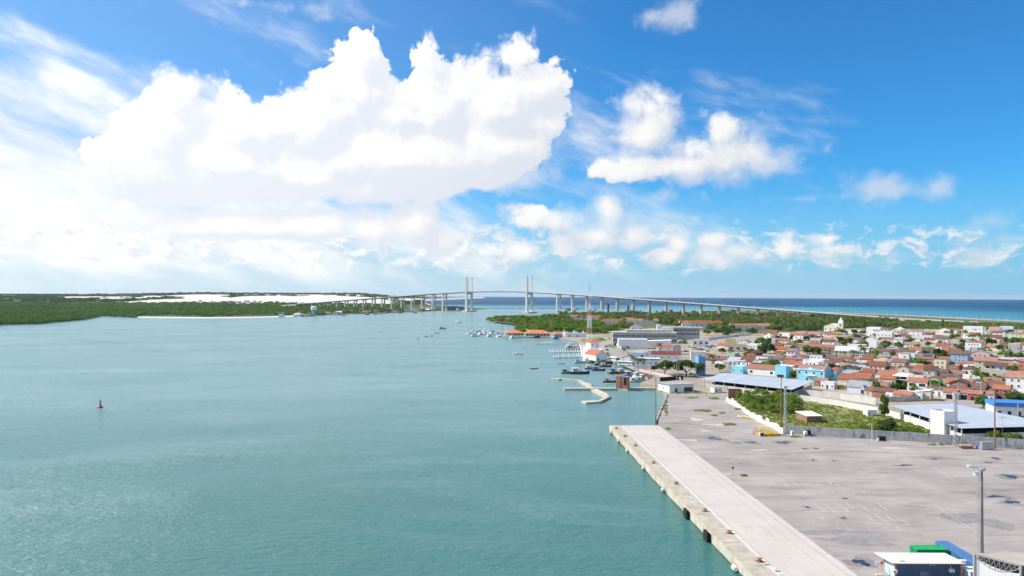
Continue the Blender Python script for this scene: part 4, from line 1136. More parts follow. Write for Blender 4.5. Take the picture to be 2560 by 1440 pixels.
def containers():
    g = mat('container_green', (.012, .34, .10), .55, .14, .8, spec=.35, stain=.3, stain_col=(.03, .20, .07), streak=True)
    bl = mat('container_blue', (.085, .20, .40), .55, .12, .8, spec=.35, stain=.35, stain_col=(.12, .17, .25), streak=True)
    def container(label, p, rz, L, W_, H, mt, endm):
        t = thing('shipping_container', label, 'container', p, rz)
        MB().box(.06, L - .06, .06, W_ - .06, .1, H - .05).build('body', [mt], t)
        for (x0, y0) in ((0, 0), (L - .14, 0), (L - .14, W_ - .14), (0, W_ - .14)):
            MB().box(x0, x0 + .14, y0, y0 + .14, 0, H).build('corner_post', [endm], t)
        for z in (0, H - .14):
            for y in (0, W_ - .1): MB().box(.14, L - .14, y, y + .1, z, z + .14).build('rail', [endm], t)
            for x in (0, L - .1): MB().box(x, x + .1, .14, W_ - .14, z, z + .14).build('rail', [endm], t)
        n = int(L / .28); rib = MB().box(0, .14, -.035, .035, .15, H - .15).mesh('rib', [mt])
        for i in range(n):
            for y in (.035, W_ - .035): put('rib', rib, t, (.18 + i * (L - .5) / n, y, 0))
        rib2 = MB().box(-.035, .035, 0, .14, .15, H - .15).mesh('rib', [mt])
        for i in range(int(W_ / .28)): put('rib', rib2, t, (.035, .2 + i * .28, 0))
        roof = MB()
        for i in range(int(L / .5)): roof.box(.2 + i * .5, .45 + i * .5, .15, W_ - .15, H - .052, H - .02)
        kind(roof.build('roof_ribs', [mt], t), 'stuff')
    q = gp(2292, 1374, Z0 + 2.6)
    container('bright green shipping container behind the blue office', (q.x, q.y, Z0), 0.0, 6.06, 2.44, 2.6, g, g)
    q2 = gp(2334.5, 1351, Z0 + 2.6)
    container('long blue shipping container beside the green one', (q.x + 6.4 + 2.44, q2.y - 15.2, Z0), R(90), 15.0, 2.44, 2.6, bl, bl)
    # office: dark blue prefabricated hut
    f0, f1 = gp(2231, 1404, Z0 + 3.1), gp(2411, 1408, Z0 + 3.1)
    w = f1.x - f0.x
    t = thing('office_hut', 'dark blue office hut with white ribbed roof and salmon corner posts', 'hut', (f0.x, min(f0.y, f1.y), Z0))
    d = 4.2
    navy = mat('navy_panel', (.045, .10, .17), .55, .08, .5, spec=.4); sal = mat('salmon', (.56, .24, .15), .7, .06, .5)
    n = 14
    for i in range(n): MB().box(.35 + (w - .9) * i / n, .35 + (w - .9) * (i + .985) / n, .3, .4, .1, 2.95).build('wall_panel', [navy], t)
    for i in range(4): MB().box(.3, .4, .45 + (d - .7) * i / 4, .45 + (d - .7) * (i + .98) / 4, .1, 2.95).build('wall_panel', [mat('lit_panel', (.42, .55, .62), .6, .05, .5)], t)  # left wall paler: the sunlight on that side put into its colour
    MB().box(.42, w - .6, .42, d - .2, .05, 2.9).build('inside', [navy], t)
    for x in (.2, w - .55): MB().box(x, x + .28, .2, .42, 0, 3.0).build('corner_post', [sal], t)
    MB().box(.2, .42, d - .3, d - .1, 0, 3.0).build('corner_post', [sal], t)
    n = 16
    for i in range(n):
        a, b = -.35 + (w + .6) * i / n, -.35 + (w + .6) * (i + .97) / n
        MB().hexa([(a, -.15, 3.02), (b, -.15, 3.02), (b - .9, d + .4, 3.18), (a - .9, d + .4, 3.18)], [(a, -.15, 3.1), (b, -.15, 3.1), (b - .9, d + .4, 3.26), (a - .9, d + .4, 3.26)]).build('roof_sheet', [M['roof_white']], t)
    MB().box(-.35, w + .25, -.2, -.16, 2.92, 3.1).build('fascia', [sal], t)
    for x, z in ((w * .82, 1.5), (.1, 1.3)):
        u = MB().box(x - .4, x + .4, -.15, .28, z, z + .55).build('air_conditioner', [M['white_clean']], t)
        MB().tube((x, -.152, z + .27), (x, -.16, z + .27), .2, n=12).build('fan', [M['steel']], u)
        MB().tube((x + .05, .2, z + .55), (x - .15, .26, 2.6), .04, n=5).build('pipe', [M['white_clean']], u)
    for x in (w * .52, w * .57): MB().box(x, x + .2, .12, .28, 2.6, 2.72).build('lamp', [M['white_clean']], t)
    for i in range(9): MB().box(w * .38 + i * .18, w * .38 + i * .18 + .05, .18, .26, .7, 1.5).build('vent_bar', [M['steel']], t)
    MB().box(w * .1, w * .1 + .9, .5, .8, 3.2, 3.42).build('roof_unit', [M['white_clean']], t)
    MB().box(w - .5, w + .6, .2, .7, 3.2, 3.5).build('roof_unit', [M['white_clean']], t)
    # small annex with wooden shutter
    a = thing('annex', 'small pale annex with brown slatted shutter beside the blue office', 'annex', (f1.x + .3, f1.y - 1.2, Z0))
    MB().box(0, 1.7, 0, 2.2, 0, 2.0).build('wall', [mat('pale_blue', (.55, .68, .74), .7)], a); MB().box(-.2, 1.9, -.2, 2.4, 2.0, 2.12).build('roof', [M['roof_white']], a)
    s = MB().box(.5, 1.5, -.09, -.004, .7, 1.7).build('window', [M['white_clean']], a)
    for i in range(5): MB().box(.58, 1.42, -.13, -.095, .78 + i * .18, .90 + i * .18).build('slat', [M['wood']], s)
    # floodlit notice stand
    p = gp(2199, 1437, Z0); t = thing('notice_stand', 'small white and red board on thin legs beside the blue office', 'stand', tuple(p))
    for x in (-.4, .4): MB().tube((x, 0, .1), (x * .8, 0, 2.0), .03, n=5).build('leg', [M['steel']], t)
    MB().box(-.75, .2, -.05, .05, 2.0, 2.4).build('board', [M['white_clean']], t); MB().box(.22, .6, -.05, .15, 1.95, 2.4).build('lamp', [M['red_paint']], t); MB().box(-.7, .7, -.3, .3, 0, .12).build('foot', [M['concrete']], t)
    # open hangar at the frame corner
    zr = 6.3
    c0, c1, c2, c3 = gp(2436, 1382, Z0 + zr), gp(2700, 1388, Z0 + zr), gp(2790, 1450, Z0 + zr), gp(2552, 1412, Z0 + zr - .4)
    o = c0.copy(); o.z = Z0
    t = thing('hangar', 'open hangar with beige sheet roof, arched white truss and white wall', 'hangar', tuple(o))
    L = [c - o for c in (c0, c1, c2, c3)]
    n = 12
    beige = mat('beige_sheet', (.40, .36, .30), .8, .08, .4, stain=.3, stain_col=(.26, .2, .14))
    for i in range(n):
        a, b = i / n, (i + .985) / n
        MB().slab([L[3].lerp(L[2], a), L[3].lerp(L[2], b), L[0].lerp(L[1], b), L[0].lerp(L[1], a)], .12).build('roof_sheet', [beige], t)
    a, b = L[0] - Vector((0, 0, .25)), L[3] - Vector((0, 0, .25)); far = b + (b - a) * .55
    m_ = mat('truss_grey', (.36, .36, .36), .6, .1, 1); k = 9  # white truss greyed: the shade it hangs in put into its colour
    def low(s): return a.lerp(b, s) - Vector((0, 0, .25 + 1.5 * math.sin(math.pi * min(1, s)) ** .8))
    for i in range(k):
        MB().tube(low(i / k), low((i + 1) / k), .07, n=6).build('truss_chord', [m_], t)
        MB().tube(low(i / k), a.lerp(b, (i + 1) / k), .04, n=5).build('truss_web', [m_], t)
        if i: MB().tube(low(i / k), a.lerp(b, i / k), .04, n=5).build('truss_web', [m_], t)
    MB().tube(a, b, .1, n=6).build('truss_chord', [m_], t)
    MB().tube((a.x, a.y, 0), tuple(a), .22, n=8).build('post', [m_], t); MB().tube((b.x, b.y, 0), tuple(b), .22, n=8).build('post', [m_], t)
    d = (b - a).normalized()
    for i in range(6):
        s0, s1 = i / 6, (i + .99) / 6
        p, q = a.lerp(b, s0), a.lerp(b, s1); h0, h1 = 5.5 - 1.2 * s0 - .5 * math.sin(math.pi * s0), 5.5 - 1.2 * s1 - .5 * math.sin(math.pi * s1)
        sd = Vector((.1, .1, 0))
        MB().hexa([(p.x, p.y, 0), (q.x, q.y, 0), (q.x + .15, q.y + .15, 0), (p.x + .15, p.y + .15, 0)], [(p.x, p.y, h0), (q.x, q.y, h1), (q.x + .15, q.y + .15, h1), (p.x + .15, p.y + .15, h0)]).build('wall_panel', [M['white']], t)
    for a_, b_ in ((L[0], L[1]), (L[1], L[2])):
        MB().beam((a_ * .97 + L[2] * .03).to_tuple()[:2] + (6.0,), (b_ * .97 + L[3] * .03).to_tuple()[:2] + (6.0,), .2, 6.0).build('back_wall', [M['concrete_dark']], t)  # dark walls added so that the inside of the hangar reads as shade
    MB().prism([(x.x, x.y) for x in (L[0] * .9 + L[2] * .1, L[3] * .9 + L[1] * .1 , L[2], L[1])], 0, .05).build('floor', [M['dark']], t)  # near-black floor: interior shade put into its colour
containers()
# ---------------------------------------------------------------- boats
def hull(L, W_, H, mats, parent, name='hull', sheer=.35, stern=.85, draft=.35, x0=0, y0=0):
    """lofted hull, bow towards +x; mats: side, deck, bottom"""
    mb = MB(); n = 9; rows = []
    for i in range(n):
        s = i / (n - 1); x = -L / 2 + L * s
        w = W_ / 2 * (stern + (1 - stern) * min(1, s * 3)) * (1 - max(0, (s - .5) / .5) ** 2.2)
        w = max(w, .03)
        top = H + sheer * H * (2 * (s - .4)) ** 2 * (1 if s > .4 else .5)
        rows.append([(x, -w, top), (x - .0, -w * .92, H * .12), (x - L * .03 * s, -w * .55, -draft), (x - L * .03 * s, w * .55, -draft), (x, w * .92, H * .12), (x, w, top)])
    for r in rows: mb.v += [(a + x0, b + y0, c) for a, b, c in r]
    for i in range(n - 1):
        for j in range(5):
            mb.f.append((i * 6 + j, i * 6 + j + 1, (i + 1) * 6 + j + 1, (i + 1) * 6 + j)); mb.m.append(0 if j in (0, 4) else 2)
        mb.f.append((i * 6, (i + 1) * 6, (i + 1) * 6 + 5, i * 6 + 5)); mb.m.append(1)
    mb.f.append((0, 5, 4, 3, 2, 1)); mb.m.append(0)
    e = (n - 1) * 6; mb.f.append((e, e + 1, e + 2, e + 3, e + 4, e + 5)); mb.m.append(0)
    mb.f = [f[::-1] for f in mb.f]
    return mb.build(name, mats, parent)
mat('hull_dark', (.045, .055, .09), .6, .2, 1.0); mat('hull_blue', (.08, .20, .38), .6, .15, 1.0); mat('hull_red', (.36, .05, .035), .7, .2, 1.0)
mat('hull_green', (.13, .30, .24), .6, .15, 1.0); mat('hull_white', (.80, .80, .79), .35, .04, 1.0, spec=.4); mat('deck_tan', (.46, .38, .28), .8, .15, 1.0); mat('deck_grey', (.40, .39, .37), .8, .2, 1.0)
mat('tarp_blue', (.10, .25, .50), .8, .1, 1.0); mat('tarp_red', (.55, .13, .08), .8, .1, 1.0)
def fishing_boat(px, py, L, rz, label, side='hull_dark', top='w_white', canopy=None, mast=True, group='fishing boats'):
    p = gp(px, py, 0); t = thing('fishing_boat', label, 'boat', tuple(p), rz, group)
    L *= 1.12; W_, H = L * .28, L * .10 + .3
    hull(L, W_, H, [M[side], M['deck_tan'], M['hull_red']], t)
    MB().box(-L * .36, -L * .08, -W_ * .32, W_ * .32, H * .95, H + L * .17).build('wheelhouse', [M[top]], t)
    MB().box(-L * .42, -L * .05, -W_ * .40, W_ * .40, H + L * .17, H + L * .17 + .15).build('cabin_roof', [M[canopy] if canopy else M['white_clean']], t)
    for s in (-1, 1): MB().box(-L * .32, -L * .14, s * (W_ * .32 + .01) - .02, s * (W_ * .32 + .01) + .02, H + L * .06, H + L * .11).build('window', [M['glass']], t)
    MB().box(L * .02, L * .20, -W_ * .2, W_ * .2, H * .95, H * 1.0 + .35).build('hatch', [M['w_grey']], t)
    if mast:
        MB().tube((L * .02, 0, H), (L * .02, 0, H + L * .46), .11, .07, n=5).build('mast', [M['wood']], t)
        MB().tube((L * .02, 0, H + L * .15), (L * .30, 0, H + L * .34), .05, n=4).build('boom', [M['wood']], t)
    for s in (-1, 1): MB().beam((-L * .45, s * W_ * .42, H + .55), (L * .25, s * W_ * .40, H + .6), .06, .07).build('rail', [M['wood']], t)
    for k in (-1, 1): MB().tube((-L * .42, k * W_ * .38, H * .9), (-L * .42, k * W_ * .38, H + L * .17), .05, n=4).build('post', [M['wood']], t)
    return t
def sailboat(px, py, L, rz, label, mast_h, mastm='white_clean', group=None):
    p = gp(px, py, 0); t = thing('sailboat', label, 'sailboat', tuple(p), rz, group); L *= 1.2; W_, H = L * .3, L * .09 + .3
    hull(L, W_, H, [M['hull_white'], M['hull_white'], M['hull_white']], t, sheer=.15)
    MB().hexa([(-L * .25, -W_ * .28, H), (L * .2, -W_ * .2, H), (L * .2, W_ * .2, H), (-L * .25, W_ * .28, H)], [(-L * .24, -W_ * .24, H + .5), (L * .12, -W_ * .15, H + .42), (L * .12, W_ * .15, H + .42), (-L * .24, W_ * .24, H + .5)]).build('cabin', [M['hull_white']], t)
    MB().tube((L * .06, 0, H), (L * .06, 0, H + mast_h), .17, .11, n=5).build('mast', [M[mastm]], t)
    MB().tube((L * .06, 0, H + 1.1), (-L * .36, 0, H + 1.1), .11, n=5).build('boom', [M['tarp_blue'] if mastm != 'white_clean' else M['hull_white']], t)
    for s in ((L * .48, 0), (-L * .46, 0)): MB().tube((s[0], s[1], H + .15), (L * .06, 0, H + mast_h * .97), .012, n=3, cap=False).build('stay', [M['steel']], t)
    for s in (-1, 1): MB().box(-L * .2, L * .05, s * W_ * .25 - .02, s * W_ * .25 + .02, H + .2, H + .36).build('window', [M['glass']], t)
    return t
def catamaran(px, py, L, rz, label, mast_h, mastm='white_clean', group=None):
    p = gp(px, py, 0); t = thing('catamaran', label, 'catamaran', tuple(p), rz, group); L *= 1.2; W_ = L * .52
    for s in (-1, 1): hull(L, L * .14, L * .10, [M['hull_white']] * 3, t, y0=s * (W_ / 2 - L * .07), sheer=.1)
    MB().box(-L * .42, L * .22, -W_ / 2 + .3, W_ / 2 - .3, L * .075, L * .11).build('deck', [M['hull_white']], t)
    MB().hexa([(-L * .38, -W_ * .32, L * .11), (L * .12, -W_ * .3, L * .11), (L * .12, W_ * .3, L * .11), (-L * .38, W_ * .32, L * .11)], [(-L * .38, -W_ * .28, L * .21), (L * .02, -W_ * .24, L * .20), (L * .02, W_ * .24, L * .20), (-L * .38, W_ * .28, L * .21)]).build('cabin', [M['hull_white']], t)
    for s in (-1, 1): MB().box(-L * .32, 0, s * W_ * .31 - .03, s * W_ * .31 + .03, L * .135, L * .165).build('window', [M['glass']], t)
    MB().box(-L * .46, -L * .36, -W_ * .25, W_ * .25, L * .205, L * .22).build('bimini', [M['hull_dark']], t)
    MB().tube((L * .04, 0, L * .2), (L * .04, 0, mast_h), .18, .12, n=5).build('mast', [M[mastm]], t)
    MB().tube((L * .04, 0, L * .28), (-L * .36, 0, L * .28), .14, n=5).build('boom', [M['hull_white']], t)
    return t
def motor_yacht(px, py, L, rz, label, top='hull_white', group=None):
    p = gp(px, py, 0); t = thing('motor_yacht', label, 'motorboat', tuple(p), rz, group); L *= 1.15; W_, H = L * .32, L * .12 + .3
    hull(L, W_, H, [M['hull_white']] * 3, t, sheer=.2)
    MB().hexa([(-L * .38, -W_ * .36, H), (L * .18, -W_ * .3, H), (L * .18, W_ * .3, H), (-L * .38, W_ * .36, H)], [(-L * .36, -W_ * .3, H + 1.3), (L * .02, -W_ * .24, H + 1.3), (L * .02, W_ * .24, H + 1.3), (-L * .36, W_ * .3, H + 1.3)]).build('cabin', [M['hull_white']], t)
    for s in (-1, 1): MB().box(-L * .30, L * .02, s * W_ * .335 - .03, s * W_ * .335 + .03, H + .55, H + .95).build('window', [M['glass']], t)
    for a in (-1, 1):
        for b in (-.34, -.04): MB().tube((L * b, a * W_ * .24, H + 1.3), (L * b, a * W_ * .24, H + 2.5), .05, n=4).build('post', [M['white_clean']], t)
    MB().box(-L * .38, L * 0, -W_ * .3, W_ * .3, H + 2.5, H + 2.62).build('canopy', [M[top]], t)
    MB().box(-L * .06, L * .01, -W_ * .2, W_ * .2, H + 1.3, H + 1.8).build('helm', [M['hull_white']], t)
    return t
def skiff(px, py, L, rz, label, side='w_grey', group=None):
    p = gp(px, py, 0); t = thing('rowing_boat', label, 'boat', tuple(p), rz, group)
    hull(L, L * .24, .55, [M[side], M['deck_grey'], M[side]], t, sheer=.3)
    for x in (-.2, .05, .25): MB().box(L * x - .15, L * x + .15, -L * .1, L * .1, .5, .58).build('thwart', [M['wood']], t)
    return t
def boats():
    g = 'yachts moored off the club'
    catamaran(1181, 836, 13, .5, 'white catamaran with tall mast, leftmost of the moored yachts', 18, group=g)
    sailboat(1191, 828, 11, .3, 'sailboat with dark tall mast behind the leftmost catamaran', 20, 'steel', group=g)
    motor_yacht(1204, 837, 10, .8, 'white motor yacht with dark canopy beside the leftmost catamaran', 'hull_dark', group=g)
    sailboat(1218, 837, 12, .4, 'white sailboat with thick white mast amid the moored yachts', 17, group=g)
    motor_yacht(1232, 836, 12, .9, 'motor yacht with tall dark flybridge in the middle of the moorings', 'hull_dark', group=g)
    sailboat(1231, 829, 10, .2, 'sailboat half hidden behind the dark-topped motor yacht', 19, 'steel', group=g)
    motor_yacht(1242, 838, 8, -.2, 'small white motorboat between flybridge yacht and dark-masted sailboat', group=g)
    sailboat(1255, 842, 13, .6, 'white sailboat with dark mast and boom before the clubhouse', 17, 'hull_dark', group=g)
    motor_yacht(1269, 844, 12, -.3, 'white motor yacht moored before the round clubhouse roof', group=g)
    motor_yacht(1282, 846, 10, 1.0, 'rightmost white motor yacht moored by the clubhouse jetty', group=g)
    motor_yacht(1198, 832, 11, .2, 'white motor yacht in the back row behind the leftmost catamaran', group=g)
    motor_yacht(1212, 833, 10, 1.1, 'white motor yacht in the back row before the thick-masted sailboat', group=g)
    catamaran(1248, 834, 12, .3, 'white catamaran in the back row behind the small motorboat', 16, group=g)
    motor_yacht(1262, 839, 11, .1, 'white motor yacht wedged between dark-masted sailboat and clubhouse', group=g)
    sailboat(1275, 841, 11, .4, 'white sailboat close beside the clubhouse jetty', 15, group=g)
    motor_yacht(1224, 841, 9, .9, 'front white motorboat below the thick-masted sailboat', group=g)
    motor_yacht(1187, 841, 9, .3, 'front white motorboat below the leftmost catamaran', group=g)
    sailboat(1295, 886, 7.5, .15, 'lone white sailboat with tall bare mast anchored in mid river', 9.2)
    p = motor_yacht(1146, 807, 13, -.5, 'two-decked white ferry boat out on the river')
    fishing_boat(1107, 822, 9.5, .1, 'low grey workboat out on the river near the ferry boat', 'w_grey', 'w_grey', mast=False, group='small boats out on the river')
    skiff(1092, 833, 7, .1, 'thin dark canoe out on the river below the grey workboat', 'hull_dark', 'small boats out on the river')
    skiff(1080, 840, 4, .2, 'tiny dark dinghy on the river, the right one of a pair', 'hull_dark', 'small boats out on the river')
    skiff(1066, 841, 4.5, .0, 'tiny dark dinghy on the river, the left one of a pair', 'hull_dark', 'small boats out on the river')
    skiff(1335, 922, 5.5, .05, 'dark flat canoe floating alone off the concrete piers', 'hull_dark')
    skiff(1404, 910, 5.4, -.05, 'pale grey rowing boat floating beside the posted jetty', 'w_grey')
    fishing_boat(1449, 935, 12, .08, 'big dark fishing boat with long bow off the concrete piers', 'hull_dark')
    fishing_boat(1419, 934, 8.5, .2, 'green-sided fishing boat tied behind the big dark one', 'hull_green', 'hull_green', 'hull_green')
    fishing_boat(1477, 923, 8, .1, 'blue-grey fishing boat floating behind the big dark one', 'hull_blue')
    fishing_boat(1497, 927, 8, -.05, 'small fishing boat with blue tarp wheelhouse in the middle of the basin', 'hull_dark', 'tarp_blue', 'tarp_blue')
    fishing_boat(1450, 908, 8, .1, 'white-topped fishing boat at the end of the posted jetty', 'w_grey', 'w_white', 'tarp_blue')
    fishing_boat(1483, 908, 7, .1, 'low brown fishing boat under the esplanade wall', 'rust', 'w_grey', mast=False)
    fishing_boat(1497, 913, 6.5, .3, 'small dark fishing boat beside the esplanade corner', 'hull_dark', 'w_grey')
    fishing_boat(1514, 917, 8, .1, 'fishing boat with brown hull under the road bend', 'rust', 'w_white')
    fishing_boat(1516, 909, 9, .2, 'dark fishing boat with masts close under the bus road', 'hull_dark', 'w_grey')
    fishing_boat(1538, 934, 10, .5, 'red-bottomed fishing boat at the edge of the crowded moorings', 'hull_red', 'w_blue', 'tarp_blue')
    fishing_boat(1557, 933, 9, .6, 'orange and white fishing boat in the crowded moorings', 'orange_paint', 'w_white')
    fishing_boat(1579, 941, 10, .3, 'blue fishing boat amid the crowded moorings behind the brick tower', 'hull_blue', 'tarp_blue')
    fishing_boat(1595, 943, 10, .9, 'white fishing boat amid the crowded moorings behind the brick tower', 'w_white', 'w_white')
    fishing_boat(1574, 953, 8.5, .2, 'blue-windowed white boat just beside the brick tower', 'w_white', 'w_blue')
    fishing_boat(1588, 955, 8, .4, 'low white boat between brick tower and white-canopied boat', 'w_white', 'w_white', mast=False)
    fishing_boat(1606, 955, 9, .1, 'boat with large white canopy near the shore', 'w_grey', 'w_white')
    fishing_boat(1626, 952, 9, .7, 'red-roofed boat nearest the shore in the crowded moorings', 'hull_red', 'w_white', 'tarp_red')
    fishing_boat(1612, 947, 8, .5, 'pale pink boat behind the white-canopied boat', 'w_pink', 'w_white')
    fishing_boat(1524, 956, 6.8, .05, 'boat with red canopy just before the brick tower', 'hull_dark', 'w_grey', 'tarp_red', mast=False)
    skiff(1524, 961, 4.6, .05, 'small white skiff beside the red-canopied boat', 'w_white')
    motor_yacht(1432, 868, 12, .1, 'white cabin cruiser behind the posted jetty')
    fishing_boat(1433, 874, 13, .05, 'tan wooden boat behind the posted jetty', 'deck_tan', 'deck_tan', mast=False)
    # boats along the far village shore
    rng = random.Random(5)
    words_ = ['water tower', 'village trees']
    for i, (px, py, L) in enumerate(((918, 787, 12), (938, 786, 11), (952, 785, 14), (965, 783.5, 10), (984, 783, 9), (1000, 782.5, 12), (1038, 782, 12), (860, 789.5, 12), (775, 790.5, 14), (760, 791, 12), (1055, 779.5, 9))):
        fishing_boat(px, py, L, rng.uniform(-.4, .6), 'small fishing boat moored along the far village shore', rng.choice(['hull_dark', 'w_white', 'hull_blue']), mast=rng.random() < .4, group='boats along the far village shore')
boats()

# channel buoys
def buoy(px, py, h, label, body, group=None):
    p = gp(px, py, 0); t = thing('buoy', label, 'buoy', tuple(p), .3, group); k = h / 4.4
    MB().lathe([(.6 * k, -.4 * k), (1.15 * k, -.1 * k), (1.2 * k, .35 * k), (1.05 * k, .55 * k), (.75 * k, .75 * k)], n=16).build('float', [body], t)
    MB().lathe([(.72 * k, .75 * k), (.35 * k, 1.5 * k), (.26 * k, 2.2 * k)], n=10).build('cone', [body], t)
    MB().lathe([(.22 * k, 2.2 * k), (.24 * k, 2.9 * k)], n=8).build('tower', [M['dark']], t)
    MB().lathe([(.42 * k, 2.9 * k), (.42 * k, 3.1 * k), (.2 * k, 3.3 * k)], n=8).build('lantern', [M['dark']], t)
    MB().tube((0, 0, 3.3 * k), (0, 0, 4.1 * k), .04 * k, n=4).build('staff', [M['dark']], t)
    MB().lathe([(.1 * k, 4.05 * k), (.17 * k, 4.2 * k), (.1 * k, 4.4 * k)], n=8).build('top_mark', [M['dark']], t)
buoy(250.5, 1019, 4.4, 'red channel buoy with black lantern floating on open water', mat('buoy_red', (.50, .07, .09), .45, .1, 1.0, spec=.4))
buoy(1045, 848, 4.2, 'small dark buoy far out on the river', M['hull_green'])
buoy(957, 796, 3.0, 'tiny red buoy before the far village shore', M['red_paint'])

# ---------------------------------------------------------------- jetties
def jetty(label, a, b, width, z, posts=0, ph=2.2, mt='concrete', piles=True, two=False):
    A, B = gp(*a, z), gp(*b, z); d = B - A; L = d.length
    t = thing('jetty', label, 'jetty', (A.x, A.y, 0), math.atan2(d.y, d.x))
    n = max(2, round(L / 5))
    for i in range(n): MB().box(L * i / n, L * (i + .985) / n, -width / 2, width / 2, z - .45, z).build('deck_slab', [M[mt]], t)
    if piles:
        for i in range(n + 1):
            for s in (-1, 1): MB().tube((L * i / n, s * width * .35, -2), (L * i / n, s * width * .35, z - .45), .22, n=6).build('pile', [M['concrete_dark']], t)
    for i in range(posts):
        for s in ((-1, 1) if two else (1,)): MB().box(L * i / posts + .1, L * i / posts + .5, s * (width / 2 - .25) - .2, s * (width / 2 - .25) + .2, z, z + ph).build('post', [M['white_clean']], t)
    return t
jetty('concrete jetty with white posts, the farther of the two beside the esplanade', (1376, 880), (1452, 878), 3.2, 1.3, 12, 2.6, 'concrete_light')
jetty('concrete jetty with white posts, the nearer of the two beside the esplanade', (1385, 892), (1460, 890), 3.2, 1.3, 12, 2.6, 'concrete_light')
t_ = jetty('low floating jetty with grey gangway near the yacht club', (1338, 858), (1449, 858), 3.0, .9, 0, 0, 'concrete_light', False)
for i in range(9): MB().tube((22 + i * 3.4, 1.2, .9), (23.5 + i * 3.4, 1.2, 2.6), .12, n=4).build('truss_bar', [M['steel']], t_)
for z in (.95, 2.6): MB().tube((22, 1.2, z), (52, 1.2, z), .14, n=4).build('truss_rail', [M['steel']], t_)
for i in range(4): MB().tube((7 + i * 3.2, 1.2, .9), (8.4 + i * 3.2, 1.2, 3.2), .25, .1, n=5).build('davit', [M['white_clean']], t_)
def broken_pier():
    z = 1.0
    t = thing('pier', 'zigzag concrete pier of three crossing walkways beside the brick tower', 'pier', tuple(gp(1481, 968, 0)))
    o = gp(1481, 968, 0)
    m = mat('pier_top', (.50, .45, .36), .9, .18, .8, .3, stain=.4, stain_col=(.26, .21, .15))
    def run(a, b, w, zz=z, name='walkway', top=None):
        A, B = gp(*a, zz) - o, gp(*b, zz) - o; A.z = B.z = zz
        L = (B - A).length; n = max(1, round(L / 5.5))
        for i in range(n): MB().beam(A.lerp(B, i / n), A.lerp(B, (i + .985) / n), w, 1.3).build(name, [top or m], t)
        for i in range(n + 1):
            p = A.lerp(B, i / n); MB().tube((p.x, p.y, -2), (p.x, p.y, zz - 1.3), .4, n=7).build('pile', [M['concrete_dark']], t)
    run((1377, 945), (1402, 947), 4.4, name='platform')
    run((1402, 946), (1449, 950), 1.6, 1.05); run((1449, 950), (1474, 964), 2.0, 1.1); run((1462, 957), (1474, 962), 4.0, .98, 'platform')
    run((1474, 964), (1482, 970), 2.0, 1.15)
    run((1410, 970), (1540, 970), 3.6, 1.2); run((1568, 969), (1606, 969), 3.0, 1.2); run((1606, 969), (1652, 970), 2.6, 1.25)
    run((1483, 973), (1521, 991), 2.6, 1.12); run((1490, 972), (1521, 986), 1.2, 1.6); run((1520, 991), (1496, 1003), 1.8, 1.1)
    run((1459, 1004), (1495, 1002), 5.0, .95, 'platform')
    for i in range(12):
        p = gp(1575 + i * 7, 967, 1.25) - o; MB().tube((p.x, p.y, 1.2), (p.x, p.y, 2.9), .05, n=4).build('fence_post', [M['steel']], t)
    for k, (px, py) in enumerate(((1449, 955), (1475, 974), (1470, 973), (1385, 946), (1394, 944))):
        p = gp(px, py, 1.2) - o; MB().lathe([(.25, 1.1), (.25, 1.6), (.4, 1.75)], p.x, p.y, 8).build('bollard', [M['orange_paint']], t)
broken_pier()
def brick_tower():
    p = gp(1554, 976, 0); t = thing('brick_tower', 'orange brick tower with dark gap standing on the pier in the water', 'tower', tuple(p), -.45)
    bt = mat('brick_tower', (.46, .20, .11), .9, .15, 1.0, .2, stain=.3, stain_col=(.24, .13, .09), streak=True)
    MB().box(-3.4, 3.4, 0, 4.4, -2, .9).build('plinth', [M['concrete_light']], t)
    for x0, x1 in ((-3.3, -.7), (.7, 3.3)):
        MB().box(x0, x1, .05, .35, .9, 7.6).build('front_wall', [bt], t)
    MB().box(-3.3, -3.0, .36, 4.3, .9, 7.6).build('side_wall', [bt], t); MB().box(3.0, 3.3, .36, 4.3, .9, 7.6).build('side_wall', [bt], t)
    MB().box(-2.99, 2.99, 4.0, 4.3, .9, 7.4).build('back_wall', [bt], t)
    for x in (-1.0, 1.0): MB().box(x - .12, x + .12, .4, .7, .9, 7.8).build('guide_rail', [M['concrete_light']], t)
    MB().box(-.6, .6, 1.2, 1.4, .9, 6.0).build('ladder_back', [M['steel']], t)
    MB().box(1.2, 2.7, -.03, .04, 3.2, 7.0).build('shutter', [M['dark']], t)  # dark plate standing for the shade on the right-hand wall
brick_tower()

